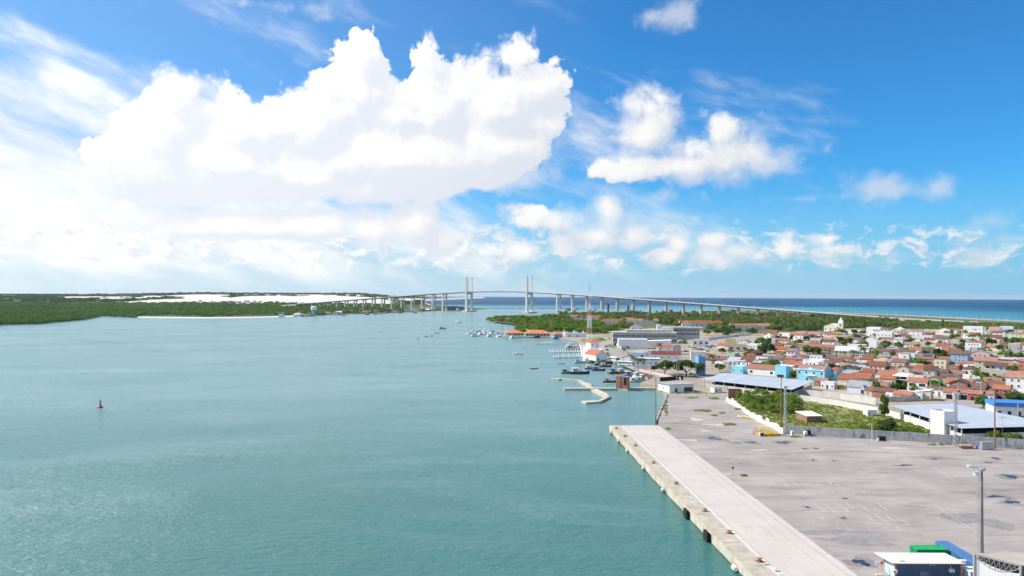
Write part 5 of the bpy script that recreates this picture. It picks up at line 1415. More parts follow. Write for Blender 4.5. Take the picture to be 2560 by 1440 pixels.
# ---------------------------------------------------------------- navy station, masts and the long office building
def navy():
    p = gp(1487, 873, Z0)
    e = thing('esplanade', 'white-walled esplanade with pinkish paving along the water', 'esplanade', tuple(gp(1463, 899, Z0)))
    o = gp(1463, 899, Z0)
    C = [gp(*q, Z0) - o for q in ((1463, 899.5), (1506, 899), (1478, 866), (1450, 864))]
    MB().prism([(q.x, q.y) for q in C], -2.5, .25).build('paving', [mat('paving', (.62, .50, .45), .9, .1, .4)], e)
    for a, b in ((C[0], C[1]), (C[3], C[0])):
        n = 8 if a == C[0] else 16
        for i in range(n):
            MB().beam(a.lerp(b, i / n) + Vector((0, 0, 1.3)), a.lerp(b, (i + .99) / n) + Vector((0, 0, 1.3)), .5, 3.6).build('parapet', [M['white_clean']], e)
    red = mat('tile_red', (.62, .13, .06), .8, .08, .5, .2, stain=.1)
    box_building('lookout_tower', 'white lookout tower with red hipped roof on the esplanade', 'tower', 1487, 885, 8.6, 8.6, 10.2, .35, 'white_clean', 'hip', red, .7, rh=1.7,
                 wins=(('f', -.45, 6.6, 1.1, 1.9), ('f', .45, 6.6, 1.1, 1.9), ('l', 0, 6.6, 1.1, 1.9), ('f', -.5, 2.2, 1.0, 1.4), ('f', .5, 2.2, 1.0, 1.4)))
    box_building('station_wing', 'white low wing with red roof patch at the foot of the lookout tower', 'building', 1490, 890, 15, 9, 4.6, .35, 'white_clean', 'flat', 'roof_white', wins=(('f', -.6, 1.2, 1.1, 1.4), ('f', -.2, 1.2, 1.1, 1.4), ('f', .3, 1.2, 1.1, 1.4)), parapet=.8)
    box_building('boat_hall', 'white hall with bright red gable roof at the waterside road', 'building', 1503, 902, 9.5, 17, 4.8, .42, 'white', 'gable_y', red, .5, rh=2.6, wins=(('f', -.55, .2, 1.3, 2.2), ('l', -.5, 1.4, 1.2, 1.2), ('l', 0, 1.4, 1.2, 1.2), ('l', .5, 1.4, 1.2, 1.2)))
    # red and white radio mast
    p = gp(1473.5, 850, Z0); hgt = 61.0
    t = thing('radio_mast', 'tall red and white lattice radio mast rising behind the lookout tower', 'mast', tuple(p), .3)
    bands = 9; mat('mast_red', (.56, .26, .21), .7, .1, .5)
    for i in range(bands):
        a, b = i / bands, (i + 1) / bands
        w = lambda s: 2.5 * (1 - s) ** 1.3 + .26
        mt = M['mast_red'] if i in (1, 4, 6, 8) else M['white_clean']
        mb = MB()
        k = 3
        for j in range(k):
            s0, s1 = a + (b - a) * j / k, a + (b - a) * (j + 1) / k
            for (ax, ay), (bx, by) in (((-1, -1), (1, -1)), ((1, -1), (1, 1)), ((1, 1), (-1, 1)), ((-1, 1), (-1, -1))):
                r = .115 - .065 * s0
                mb.tube((ax * w(s0), ay * w(s0), s0 * hgt), (ax * w(s1), ay * w(s1), s1 * hgt), r, n=4, cap=False)
                mb.tube((ax * w(s0), ay * w(s0), s0 * hgt), (bx * w(s1), by * w(s1), s1 * hgt), r * .6, n=3, cap=False)
                mb.tube((bx * w(s0), by * w(s0), s0 * hgt), (ax * w(s1), ay * w(s1), s1 * hgt), r * .6, n=3, cap=False)
                mb.tube((ax * w(s1), ay * w(s1), s1 * hgt), (bx * w(s1), by * w(s1), s1 * hgt), r * .6, n=3, cap=False)
        kind(mb.build('lattice_section', [mt], t), 'stuff')
    MB().tube((0, 0, hgt), (0, 0, hgt + 4), .12, .05, n=5).build('antenna', [M['red_paint']], t)
    # long grey office building
    f = gp(1612, 858, Z0)
    t = thing('office_building', 'long grey office building with rows of blue strip windows behind white walls', 'building', (f.x, f.y, Z0), -.10)
    w, d, h = 66, 20, 10.4
    MB().box(-w / 2, w / 2, 0, d, 0, h).build('wall', [M['grey_paint']], t)
    MB().box(-w / 2 - .3, w / 2 + .3, -.8, d + .3, h, h + .9).build('roof', [M['concrete']], t)
    MB().box(-w / 2 + 14, w / 2 - 6, 6, d - 2, h + .9, h + 3.2).build('attic', [M['concrete']], t)
    n = 11
    for i in range(n + 1):
        x = -w / 2 + w * i / n; MB().box(x - .25, x + .25, -.7, -.004, 0, h).build('fin', [M['concrete']], t)
    for i in range(n):
        x = -w / 2 + w * (i + .5) / n
        for z in (2.0, 6.6):
            wn = MB().box(x - 2.5, x + 2.5, -.12, -.005, z, z + 1.9).build('window', [M['window_blue']], t)
            for q in (-1.2, 0, 1.2): MB().box(x + q - .06, x + q + .06, -.2, -.125, z, z + 1.9).build('mullion', [M['concrete_light']], wn)
    for i in range(3): MB().box(-w / 2 - .1, -w / 2 - .004, 3 + i * 5, 6 + i * 5, 6, 8).build('window', [M['window_blue']], t)
    f = gp(1700, 848, Z0)
    t = thing('office_block', 'grey upper office block with white stair tower behind the long office building', 'building', (f.x, f.y, Z0), -.12)
    MB().box(-22, 22, 0, 16, 0, 12.5).build('wall', [M['grey_paint']], t); MB().box(-24, 26, -1.2, 17, 12.5, 13.8).build('roof', [M['concrete']], t)
    MB().box(-26, -22.05, -1, 6, 0, 16.5).build('stair_tower', [M['white_clean']], t); MB().box(-21, -8, -6, -.05, 9, 13).build('plant_room', [M['white_clean']], t)
    for i in range(9):
        for z in (5.2, 9.2): MB().box(-7 + i * 3.2, -4.4 + i * 3.2, -.12, -.005, z, z + 2.0).build('window', [M['window_blue']], t)
    box_building('white_warehouse', 'big blank white warehouse before the long grey office building', 'warehouse', 1582, 872, 27, 14, 8.6, -.1, 'white_clean', 'flat', 'roof_white', parapet=.4)
    box_building('white_warehouse', 'lower blank white warehouse beside the big one before the offices', 'warehouse', 1648, 868, 23, 12, 5.6, -.16, 'white_clean', 'shed_l', 'roof_white', rh=1.2)
    wall_run('compound_wall', 'low white compound wall along the lawn before the warehouse', [(1512, 868), (1540, 862), (1553, 873)], 2.4, M['white_clean'], panel=8)
    # clubhouse roofs
    clay = mat('tile_club', (.60, .21, .10), .8, .1, .4, .2, stain=.15, stain_col=(.4, .12, .06))
    box_building('clubhouse', 'round-edged clubhouse pavilion with orange tile roof over the water', 'pavilion', 1287, 839, 22, 16, 3.2, .12, 'w_cream', 'hip', clay, 1.6, rh=3.2, wins=tuple(('f', -.85 + .34 * i, .3, 2.6, 2.2) for i in range(6)))
    box_building('clubhouse', 'wide clubhouse with sprawling orange tile roof among the mangroves', 'pavilion', 1345, 840, 30, 18, 3.2, .05, 'w_cream', 'hip', clay, 1.4, rh=3.8, wins=tuple(('f', -.85 + .28 * i, .3, 2.6, 2.2) for i in range(7)))
    box_building('club_annex', 'small orange-roofed annex beside the wide clubhouse', 'pavilion', 1396, 843, 11, 10, 3.4, .5, 'w_blue', 'hip', clay, .9, rh=2.6, wins=(('f', -.4, .5, 2, 1.8), ('f', .4, .5, 2, 1.8)))
    box_building('dry_dock_store', 'white boat store wall beside the club annex', 'building', 1440, 843, 26, 9, 4.5, .0, 'white', 'flat', 'roof_white', parapet=.5, wins=(('f', -.6, .5, 2, 2), ('f', .1, .5, 2, 2)))
    wall_run('harbour_wall', 'low brick-coloured harbour wall along the market shore', [(1598, 928), (1640, 936), (1680, 946), (1702, 950)], 1.5, M['w_pink'], panel=5)
    wall_run('wharf_wall', 'black low wharf wall behind the moored boats', [(1650, 953), (1682, 950), (1708, 948)], 2.2, M['dark'], panel=5)
    # land-stored boats beside the club annex
    rng = random.Random(9)
    for i in range(7):
        motor_yacht(1413 + i * 7.5, 840 + (i % 3) * 3, 8.5, rng.uniform(.6, 1.4), 'white motorboat stored ashore beside the club annex', group='motorboats stored ashore').location.z = Z0 + .7
navy()

# ---------------------------------------------------------------- vehicles
def wheel_set(t, xs, y, r):
    for x in xs:
        for s in (-1, 1):
            w = MB().tube((x, s * y - .11, r), (x, s * y + .11, r), r, n=12).build('wheel', [M['rubber']], t)
            MB().tube((x, s * (y + .115), r), (x, s * (y + .125), r), r * .55, n=10).build('rim', [M['steel']], w)
def car(px, py, rz, label, col, z=Z0, group='cars along the waterside and streets'):
    p = gp(px, py, z); t = thing('parked_car', label, 'car', tuple(p), rz, group); m = M[col]
    prof = [(-2.1, .35), (2.1, .35), (2.12, .75), (1.2, .95), (-1.9, 1.0), (-2.12, .8)]
    mb = MB(); k = len(prof)
    for y in (-.86, .86): mb.v += [(x, y, zz) for x, zz in prof]
    mb.f += [tuple(range(k - 1, -1, -1))[::-1], tuple(range(2 * k - 1, k - 1, -1))]; mb.m += [0, 0]
    for i in range(k): j = (i + 1) % k; mb.f.append((j, i, k + i, k + j)); mb.m.append(0)
    mb.build('body', [m], t)
    MB().hexa([(-1.85, -.8, .98), (1.05, -.8, .93), (1.05, .8, .93), (-1.85, .8, .98)], [(-1.35, -.62, 1.46), (.35, -.62, 1.46), (.35, .62, 1.46), (-1.35, .62, 1.46)]).build('windows', [M['glass']], t)
    MB().box(-1.3, .3, -.6, .6, 1.462, 1.5).build('roof', [m], t)
    wheel_set(t, (-1.3, 1.35), .82, .33)
    for s in (-1, 1):
        MB().box(2.1, 2.14, s * .6 - .2, s * .6 + .2, .62, .74).build('headlight', [M['white_clean']], t); MB().box(-2.15, -2.1, s * .6 - .18, s * .6 + .18, .65, .8).build('tail_light', [M['red_paint']], t)
mat('car_white', (.75, .75, .75), .3, .02, 1, spec=.5); mat('car_black', (.02, .02, .022), .25, .05, 1, spec=.5); mat('car_grey', (.25, .26, .27), .3, .05, 1, spec=.5); mat('car_red', (.4, .03, .03), .3, .05, 1, spec=.5)
for a in ((2552, 1048, .1, 'black car by the kerb beside the white building with blue fascia', 'car_black'), (2549, 1060, .2, 'white car at the frame edge beside the wide shed', 'car_white'),
          (1514, 868, 1.1, 'dark car parked behind the lookout tower, nearest the lawn', 'car_grey'), (1518, 876, 1.1, 'black car parked along the waterside road behind the red-roofed hall', 'car_black'), (1519, 885, 1.1, 'white car parked beside the red-roofed hall', 'car_white'), (1521, 891, 1.1, 'grey car parked at the corner of the red-roofed hall', 'car_grey'),
          (1497, 850, .2, 'white car parked on the lot behind the radio mast', 'car_white'), (1506, 849, .2, 'dark car parked on the lot behind the radio mast', 'car_black'), (1524, 848, .1, 'white car parked at the foot of the long office building', 'car_white'),
          (1702, 856, -.3, 'black car parked beside the long office building end', 'car_black'), (1711, 857, -.3, 'grey car parked beside the long office building end', 'car_grey'), (1842, 842, .4, 'dark car driving on the curved road among trees', 'car_black'),
          (1590, 914, -.6, 'red car driving along the waterside road', 'car_red'), (1730, 938, -.3, 'grey car parked under the spreading trees', 'car_grey'), (1742, 940, -.3, 'white car parked under the spreading trees', 'car_white'), (2432, 997, -.6, 'grey car parked before the street shops', 'car_grey'),
          (1725, 868, -.3, 'white car in the pale lot before the gatehouse, leftmost', 'car_white'), (1737, 871, -.3, 'red car in the pale lot before the gatehouse', 'car_red'), (1768, 868, -.3, 'grey car in the pale lot right beside the gatehouse', 'car_grey'), (1782, 866, -.2, 'white car in the pale lot by the raised porch house', 'car_white'), (1716, 880, -.3, 'black car in the pale lot behind the plain white block', 'car_black')):
    car(*a)
def bus(px, py, rz, label, L=11.5):
    p = gp(px, py, Z0); t = thing('bus', label, 'bus', tuple(p), rz)
    MB().box(-L / 2, L / 2, -1.25, 1.25, .4, 3.1).build('body', [M['car_white']], t); MB().box(-L / 2 + .1, L / 2 - .1, -1.15, 1.15, 3.1, 3.3).build('roof', [M['white_clean']], t)
    for s in (-1, 1):
        for i in range(6): MB().box(-L / 2 + .5 + i * 1.8, -L / 2 + 2.1 + i * 1.8, s * 1.262 - .01, s * 1.262 + .01, 1.6, 2.6).build('window', [M['glass']], t)
    MB().box(L / 2 + .004, L / 2 + .03, -1.1, 1.1, 1.4, 2.8).build('windscreen', [M['glass']], t); MB().box(-L / 2 - .03, -L / 2 - .004, -1.0, 1.0, 1.6, 2.7).build('rear_window', [M['glass']], t)
    wheel_set(t, (-L / 2 + 2.4, L / 2 - 2.2), 1.2, .5)
bus(1535, 903, -1.15, 'white bus driving up the waterside road past the red-roofed hall', 10); bus(1563, 914, -.55, 'white bus parked by the palms along the waterside road')
def tanker(px, py, rz, label, col):
    p = gp(px, py, Z0); t = thing('tanker_truck', label, 'truck', tuple(p), rz); m = M[col]
    MB().tube((-4.2, 0, 1.9), (3.2, 0, 1.9), 1.15, n=14).build('tank', [m], t); MB().box(-4.4, 5.6, -.9, .9, .6, .85).build('chassis', [M['dark']], t)
    MB().hexa([(3.7, -1.15, .6), (5.8, -1.15, .6), (5.8, 1.15, .6), (3.7, 1.15, .6)], [(3.7, -1.1, 2.9), (5.3, -1.1, 2.9), (5.3, 1.1, 2.9), (3.7, 1.1, 2.9)]).build('cab', [m], t); MB().box(5.62, 5.7, -.95, .95, 1.7, 2.5).build('windscreen', [M['glass']], t)
    wheel_set(t, (-3.4, -2.2, 4.6), 1.0, .5)
tanker(1833, 899, -.25, 'red tanker truck parked in the walled yard behind the metal carport', 'red_paint'); tanker(1893, 918, -.2, 'black tanker truck parked beside the white warehouse', 'car_black')
# ---------------------------------------------------------------- the town
GR = -.70                                           # the street grid is turned against the view
GE1, GE2 = Vector((math.cos(GR), math.sin(GR), 0)), Vector((-math.sin(GR), math.cos(GR), 0))
TAKEN = []                                          # (x, y, radius) of ground already built on
def B(name, label, cat, px, py, w, d, h, wall, roof='gable_x', roofm='tile', rz=GR, **k):
    t = box_building(name, label, cat, px, py, w, d, h, rz, wall, roof, roofm, **k)
    c = Vector(t.location) + Vector((-math.sin(rz), math.cos(rz), 0)) * (d / 2)
    n = max(1, round(max(w, d) / max(1, min(w, d))))
    ax = Vector((math.cos(rz), math.sin(rz), 0)) if w > d else Vector((-math.sin(rz), math.cos(rz), 0))
    for i in range(n):
        q = c + ax * (max(w, d) * ((i + .5) / n - .5)); TAKEN.append((q.x, q.y, min(w, d) * .5))
    return t
def W(n, z, w=1.1, h=1.2, side='f', lo=-.72, hi=.72):
    return tuple((side, lo + (hi - lo) * (i / max(1, n - 1)) if n > 1 else (lo + hi) / 2, z, w, h) for i in range(n))
EST = []
def landmarks():
    # church
    t = B('church', 'cream church with pointed white steeple above the town roofs', 'church', 2076, 833, 17, 26, 9.5, 'cream', 'gable_y', 'white', rh=3.2, wins=W(3, 5, 1.4, 2.2), doors=(('f', 0, .1, 2.2, 3.4),))
    MB().box(9, 15, 2, 8, 0, 14.5).build('tower', [M['cream']], t)
    MB().hexa([(8.6, 1.6, 14.5), (15.4, 1.6, 14.5), (15.4, 8.4, 14.5), (8.6, 8.4, 14.5)], [(11.9, 4.9, 21.5), (12.1, 4.9, 21.5), (12.1, 5.1, 21.5), (11.9, 5.1, 21.5)]).build('spire', [M['white']], t)
    for z in (9.5,): MB().box(11.3, 12.7, 1.9, 1.995, z, z + 2.8).build('belfry_opening', [M['dark']], t)
    MB().box(15.05, 40, 4, 18, 0, 6.2).build('side_wing', [M['cream']], t); MB().box(14.9, 40.4, 3.6, 18.4, 6.2, 6.7).build('wing_roof', [M['fibre']], t)
    # gable-roofed sports hall with open frame
    t = thing('gable_hall', 'open-sided hall with big grey gable roof and cream frame', 'hall', tuple(gp(2128, 899, Z0)), GR + .12)
    w, d, h, rh = 24, 17, 6.6, 3.4
    for i in range(9):
        x = -w / 2 + w * i / 8
        for y in (.2, d - .2): MB().box(x - .2, x + .2, y - .2, y + .2, 0, h).build('column', [M['cream']], t)
    for z in (2.2, 4.2, h - .3):
        for y in (.2, d - .2): MB().box(-w / 2, w / 2, y - .16, y + .16, z, z + .35).build('beam', [M['cream']], t)
    MB().box(-w / 2, w / 2, .1, .3, 0, 1.8).build('low_wall', [M['white']], t)
    for a, b in ((0, 1), (1, 0)):
        ya, yb = (-.6, d / 2) if a == 0 else (d + .6, d / 2)
        n = 12
        for i in range(n):
            x0, x1 = -w / 2 - .6 + (w + 1.2) * i / n, -w / 2 - .6 + (w + 1.2) * (i + .99) / n
            pts = [(x0, ya, h), (x1, ya, h), (x1, yb, h + rh), (x0, yb, h + rh)]
            MB().slab(pts if a == 0 else pts[::-1], .12).build('roof_sheet', [mat('zinc', (.52, .54, .57), .5, .1, .3, spec=.4)], t)
    for x in (-w / 2, w / 2 - .1): MB().poly([(x, 0, h), (x, d, h), (x, d / 2, h + rh)]).build('gable', [M['w_grey']], t)
    MB().box(-w / 2 + 1, w / 2 - 1, 1, d - 1, .02, .2).build('court', [M['w_green']], t)
    c = Vector(t.location) + GE2 * 8; TAKEN.append((c.x, c.y, 13))
    # cyan buildings
    def trims(t, w, d, h, xs, zs, ww=1.3, wh=1.5):
        for z in zs:
            for u in xs: window(t, w, d, 'f', u, z, ww, wh, frame='white_clean', glass='glass')
    t = B('cyan_house', 'wide cyan two-storey house with white scalloped parapet and balcony', 'house', 2026, 957, 15.5, 13, 7.6, 'w_cyan', 'gable_x', 'tile', rh=2.0, over=.05)
    trims(t, 15.5, 13, 7.6, (-.8, -.3, .25, .8), (5.1,)); trims(t, 15.5, 13, 7.6, (-.25, .3, .75), (1.2,), 1.3, 1.9)
    for i in range(9):
        x = -7.75 + 15.5 * i / 9
        MB().box(x, x + 15.5 / 9 - .02, -.25, -.02, 7.5, 8.0 + .9 * math.exp(-((i - 4) / 1.6) ** 2)).build('parapet', [M['w_cyan'] if i % 4 else M['white_clean']], t)
    MB().box(-7.8, 7.8, -.32, -.26, 7.35, 7.55).build('cornice', [M['white_clean']], t)
    bl = MB().box(-2.6, 3.0, -1.2, -.03, 4.2, 4.4).build('balcony', [M['white_clean']], t)
    for i in range(11): MB().box(-2.55 + i * .54, -2.4 + i * .54, -1.18, -1.08, 4.4, 5.2).build('baluster', [M['white_clean']], bl)
    MB().box(-2.6, 3.0, -1.2, -1.06, 5.2, 5.32).build('hand_rail', [M['white_clean']], bl)
    for x in (-7.75, 7.5): MB().box(x, x + .3, -.2, -.02, 0, 7.35).build('pilaster', [M['white_clean']], t)
    t = B('cyan_chapel', 'small cyan house front with white pointed finial between cyan houses', 'house', 2074, 957, 7, 12, 5.8, 'w_cyan', 'gable_x', 'tile', rh=1.6, over=.05)
    trims(t, 7, 12, 5.8, (-.4, .4), (3.2,), 1.1, 1.6)
    for i, hh in enumerate((.7, .5, .9, 1.5, .9, .5, .7)): MB().box(-3.5 + i, -2.52 + i, -.22, -.02, 5.7, 6.0 + hh).build('parapet', [M['w_cyan']], t)
    MB().hexa([(-.55, -.24, 7.4), (.55, -.24, 7.4), (.55, .2, 7.4), (-.55, .2, 7.4)], [(-.08, -.05, 9.2), (.08, -.05, 9.2), (.08, .05, 9.2), (-.08, .05, 9.2)]).build('finial', [M['white_clean']], t)
    for x in (-3.5, 3.3): MB().box(x, x + .25, -.2, -.02, 0, 5.7).build('pilaster', [M['white_clean']], t)
    ar = MB(); pts = [(-.7, 0), (.7, 0), (.7, 1.6)] + [(.7 * math.cos(a * math.pi / 8), 1.6 + .7 * math.sin(a * math.pi / 8)) for a in range(1, 8)] + [(-.7, 1.6)]
    ar.poly([(x, -.06, z) for x, z in pts]); ar.build('door', [M['dark']], t)
    t = B('cyan_corner_house', 'low cyan corner house with long tan side wall', 'house', 2108, 956, 8.5, 20, 5.2, 'w_cyan', 'flat', 'fibre', wins=(('f', 0, 1.2, 1.0, 1.6), ('f', -.6, 1.2, 1.0, 1.2)), parapet=.5)
    MB().box(4.26, 4.42, .1, 19.9, 0, 5.6).build('side_wall', [M['w_cream']], t)
    B('cyan_tower_house', 'tall plain cyan block with blue band beside the flat-roofed garage', 'house', 1951, 945, 6.6, 7, 7.0, 'w_cyan', 'flat', 'fibre', wins=(('f', 0, .3, 4.5, 2.0),), parapet=.3)
    B('cyan_low_house', 'low pale cyan house behind the long blue shed roof', 'house', 1843, 934, 7.5, 7, 4.6, 'w_cyan', 'flat', 'roof_white', wins=W(2, 1.6))
    # white open hall
    t = thing('white_hall', 'open white hall with sloping white roof and tall dark front opening', 'hall', tuple(gp(2251, 973, Z0)), GR + .05)
    w, d, h = 6.6, 17, 6.9
    for i in range(7):
        for x in (-w / 2, w / 2 - .4): MB().box(x, x + .4, i * 2.75, i * 2.75 + .4, 0, h).build('column', [M['white_clean']], t)
    for i in range(8): MB().slab([(-w / 2 - .5, -.6 + i * 2.3, h + .2), (w / 2 + .5, -.6 + i * 2.3, h + .2), (w / 2 + .5, 1.67 + i * 2.3, h + .25), (-w / 2 - .5, 1.67 + i * 2.3, h + .25)], .15).build('roof_sheet', [M['roof_white']], t)
    MB().box(-w / 2 + .41, w / 2 - .41, .05, .3, 5.0, 5.4).build('lintel', [M['white_clean']], t); MB().box(-w / 2 + .41, w / 2 - .41, .4, .6, 0, 4.7).build('dark_plate', [M['dark']], t)  # lintel, and a plain dark plate across the front opening
    MB().box(-w / 2 + .5, w / 2 - .5, 1, d - 1, 0, 4.4).build('dark_block', [M['dark']], t); MB().box(-w / 2, w / 2, d - .2, d, 0, h).build('back_wall', [M['w_grey']], t)  # plain dark block filling the hall, and the back wall
    c = Vector(t.location) + GE2 * 4; TAKEN.append((c.x, c.y, 4)); c += GE2 * 8; TAKEN.append((c.x, c.y, 4))
    # further houses one can pick out
    B('terrace_house', 'two-storey house with orange roof and white double balcony', 'house', 2293, 981, 9.2, 8, 5.6, 'w_white', 'gable_x', 'tile_new', wins=W(2, 3.2, 3.2, 1.7, lo=-.5, hi=.5) + W(2, .5, 3.0, 1.8, lo=-.5, hi=.5), rh=1.7)
    B('tan_house', 'tan two-storey house with brown roof beside the white open hall', 'house', 2218, 972, 7.6, 9, 5.4, 'w_cream', 'gable_x', 'tile', wins=W(2, 3.2, 1.5, 1.3), rh=1.6)
    B('green_house', 'pale green gabled house with shaded side wall', 'house', 2374, 969, 9.5, 9, 5.6, 'w_green', 'gable_x', 'tile_old', rh=1.8, wins=W(2, 3.4, .8, 1.0))
    t = B('unfinished_block', 'big unfinished concrete and brick block with blue tank on top', 'building', 2486, 957, 13.5, 12, 7.2, 'concrete', 'flat', 'concrete', wins=W(3, 4.0, 2.2, 1.5) + W(2, .8, 2.4, 1.8), parapet=.7)
    for u in (-.7, -.1): MB().box(u * 6.7 - 1.4, u * 6.7 + 1.4, -.06, -.004, 1.0, 3.2).build('brick_infill', [M['brick']], t)
    MB().box(-5.5, 5, 2, 11.5, 7.26, 9.9).build('upper_storey', [M['w_cream']], t); MB().slab([(-6, 1.2, 9.9), (6.2, 1.2, 9.9), (6.2, 12, 11.2), (-6, 12, 11.2)], .15).build('upper_roof', [M['tile_old']], t)
    for x in (-3.5, -.8, 2.2): MB().box(x - .7, x + .7, 1.9, 1.995, 8.2, 9.4).build('window', [M['glass']], t)
    B('brick_house', 'tall brick house with orange gable roof and dark upper openings', 'house', 2503, 1001, 6.8, 7.5, 5.4, 'brick', 'gable_x', 'tile_new', wins=W(2, 3.9, 2.2, 1.1, lo=-.5, hi=.5), rh=1.7, doors=(('f', -.2, .1, 1.6, 2.1),))
    B('blue_house', 'bright blue house with brown roof and two pale windows', 'house', 2349, 950, 8.2, 8, 5.0, 'w_blue', 'gable_x', 'tile_old', wins=W(2, 3.0, 1.1, 1.2, lo=-.4, hi=.4), rh=1.4, glass='w_grey')
    B('balcony_house', 'white house with brown roof over an open balcony beside a blank white wall', 'house', 2423, 932, 12, 9, 6.0, 'w_white', 'gable_x', 'tile', wins=W(3, 3.6, 2.0, 1.5, lo=0, hi=.8), rh=1.2)
    B('narrow_house', 'narrow pale three-storey house with ribbed front rising above its neighbours', 'house', 2535, 890, 8.5, 9, 9.6, 'w_grey', 'flat', 'roof_white', wins=W(2, 5.8, 1.6, 1.4) + W(2, 1.6, 1.6, 1.6), parapet=.9)
    B('brick_cube', 'plain brick two-storey cube with single dark window', 'house', 2387, 897, 9, 9, 7.2, 'brick', 'flat', 'fibre', wins=(('f', .1, 4.2, 2.6, 1.2),), parapet=.6)
    t = B('solar_house', 'wide villa with big brown hipped roof and blue solar panels', 'house', 2284, 910, 24, 13, 4.6, 'w_cream', 'gable_x', 'tile', wins=W(4, 1.8, 3.2, 1.6), rh=3.0, over=.9)
    for i in range(4): MB().slab([(5.5 + i * 1.5, 2.2, 4.6 + 3.0 * 2.2 / 6.5 + .3), (6.9 + i * 1.5, 2.2, 4.6 + 3.0 * 2.2 / 6.5 + .3), (6.9 + i * 1.5, 5.2, 4.6 + 3.0 * 5.2 / 6.5 + .3), (5.5 + i * 1.5, 5.2, 4.6 + 3.0 * 5.2 / 6.5 + .3)], .06).build('solar_panel', [M['solar']], t)
    B('long_building', 'long low building with dark brown roof and row of small windows', 'building', 2232, 893, 30, 9, 4.8, 'w_grey', 'gable_x', 'tile_old', wins=W(9, 2.2, 1.5, 1.0, hi=.85), rh=1.8)
    B('long_house', 'long building with brown tile roof behind the grey gable hall', 'building', 2062, 880, 34, 9, 4.2, 'brick', 'gable_x', 'tile', wins=W(6, 1.8, 1.5, 1.0), rh=2.4)
    B('white_tower_block', 'windowless white tower block behind the grey gable hall', 'building', 2182, 880, 6.5, 6, 9.5, 'w_white', 'flat', 'roof_white', parapet=.5)
    B('white_flats', 'white flat-roofed block with dark upper window beside the church', 'building', 2183, 840, 16, 12, 10.5, 'w_white', 'flat', 'roof_white', wins=W(3, 6.5, 2.0, 1.8, lo=.1, hi=.8), parapet=.6)
    B('white_flats', 'stepped white block with small windows in front of the taller white block', 'building', 2210, 852, 16, 12, 9.5, 'w_white', 'flat', 'roof_white', wins=W(4, 5.5, 1.2, 1.4), parapet=.6)
    B('white_flats', 'upper white block with flat roof near the coast scrub', 'building', 2432, 836, 22, 12, 10, 'w_white', 'flat', 'roof_white', wins=W(3, 6.0, 1.2, 1.2), parapet=.6)
    B('white_flats', 'lower white block with two small windows below the coast scrub', 'building', 2432, 848, 20, 13, 9.5, 'w_white', 'flat', 'roof_white', wins=W(2, 4.2, 1.3, 1.5, lo=.1, hi=.6), parapet=.5)
    B('pink_house', 'dull pink flat house near the coast scrub', 'house', 2487, 833, 14, 10, 8.0, 'w_pink', 'flat', 'fibre', wins=W(3, 4.5), parapet=.5)
    B('pale_blue_house', 'pale blue house with dark roof box near the coast scrub', 'house', 2516, 833, 15, 10, 9.0, mat('w_paleblue', (.55, .66, .76), .75, .05, .5), 'flat', 'roof_white', wins=W(3, 5), parapet=.5)
    B('gable_villa', 'white villa with bright orange gable roof near the coast scrub', 'house', 2360, 837, 17, 14, 6.2, 'w_white', 'gable_y', 'tile_new', wins=W(2, 3, 1.4, 1.2), rh=3.0)
    B('villa', 'white villa with orange roof and three dark windows in a row', 'house', 1990, 851, 15, 10, 6.0, 'w_white', 'gable_x', 'tile_new', wins=W(3, 2.6, 1.6, 1.6), rh=2.2)
    B('grey_cube', 'plain grey cube house with one tiny window', 'house', 1924, 866, 11, 9, 6.8, 'w_grey', 'flat', 'roof_white', wins=(('f', .3, 3.6, .8, .8),), parapet=.4)
    B('goods_warehouse', 'long white warehouse with dark roof beside the black tanker', 'warehouse', 1925, 919, 17, 11, 5.0, 'w_white', 'shed_l', mat('roof_dark', (.10, .10, .105), .8, .2, .5), rh=.8)
    t = B('grey_villa', 'grey villa with hipped brown roof, solar panel and dark window band', 'house', 1984, 917, 13, 12, 5.8, 'w_grey', 'hip', 'tile', wins=(('f', .1, 3.4, 3.4, 1.2),), rh=2.6, over=.8)
    MB().slab([(-1.5, 1.0, 6.6), (2.0, 1.0, 6.6), (2.0, 3.2, 7.6), (-1.5, 3.2, 7.6)], .05).build('solar_panel', [M['solar']], t)
    t = thing('carport', 'pale blue metal carport on thin posts behind the round tree', 'carport', tuple(gp(1835, 922, Z0)), -.35)
    for x in (-7, -3.5, 0, 3.5, 7):
        for y in (0, 9): MB().box(x - .12, x + .12, y - .12, y + .12, 0, 4.6 + (x + 7) * .06).build('post', [M['steel']], t)
    for i in range(8): MB().slab([(-7.6 + i * 1.9, -.6, 4.7 + i * .11), (-5.73 + i * 1.9, -.6, 4.8 + i * .11), (-5.73 + i * 1.9, 9.6, 4.8 + i * .11), (-7.6 + i * 1.9, 9.6, 4.7 + i * .11)], .1).build('roof_sheet', [M['roof_metal']], t)
    c = Vector(t.location) + Vector((2, 5, 0)); TAKEN.append((c.x, c.y, 8))
    B('tile_hall', 'low house with wide brown tile roof and dark opening beside the cyan tower block', 'house', 1903, 938, 18, 9, 4.0, 'w_white', 'gable_x', 'tile', wins=W(2, 1.2, 2.0, 1.6), rh=2.4)
    B('garage_house', 'white gabled garage with flat concrete canopy between the cyan houses', 'house', 1982, 944, 8, 9, 5.0, 'w_white', 'gable_y', 'tile', rh=2.0, wins=(('f', .2, .2, 3.4, 2.6),))
    B('grey_roof_house', 'pale lavender house with wide grey sheet roof behind the terrace wall', 'house', 2146, 985, 11, 9, 3.6, mat('w_lav', (.62, .66, .74), .75, .05, .5), 'gable_x', 'fibre', wins=(('f', .35, .3, 1.8, 2.2),), rh=2.6)
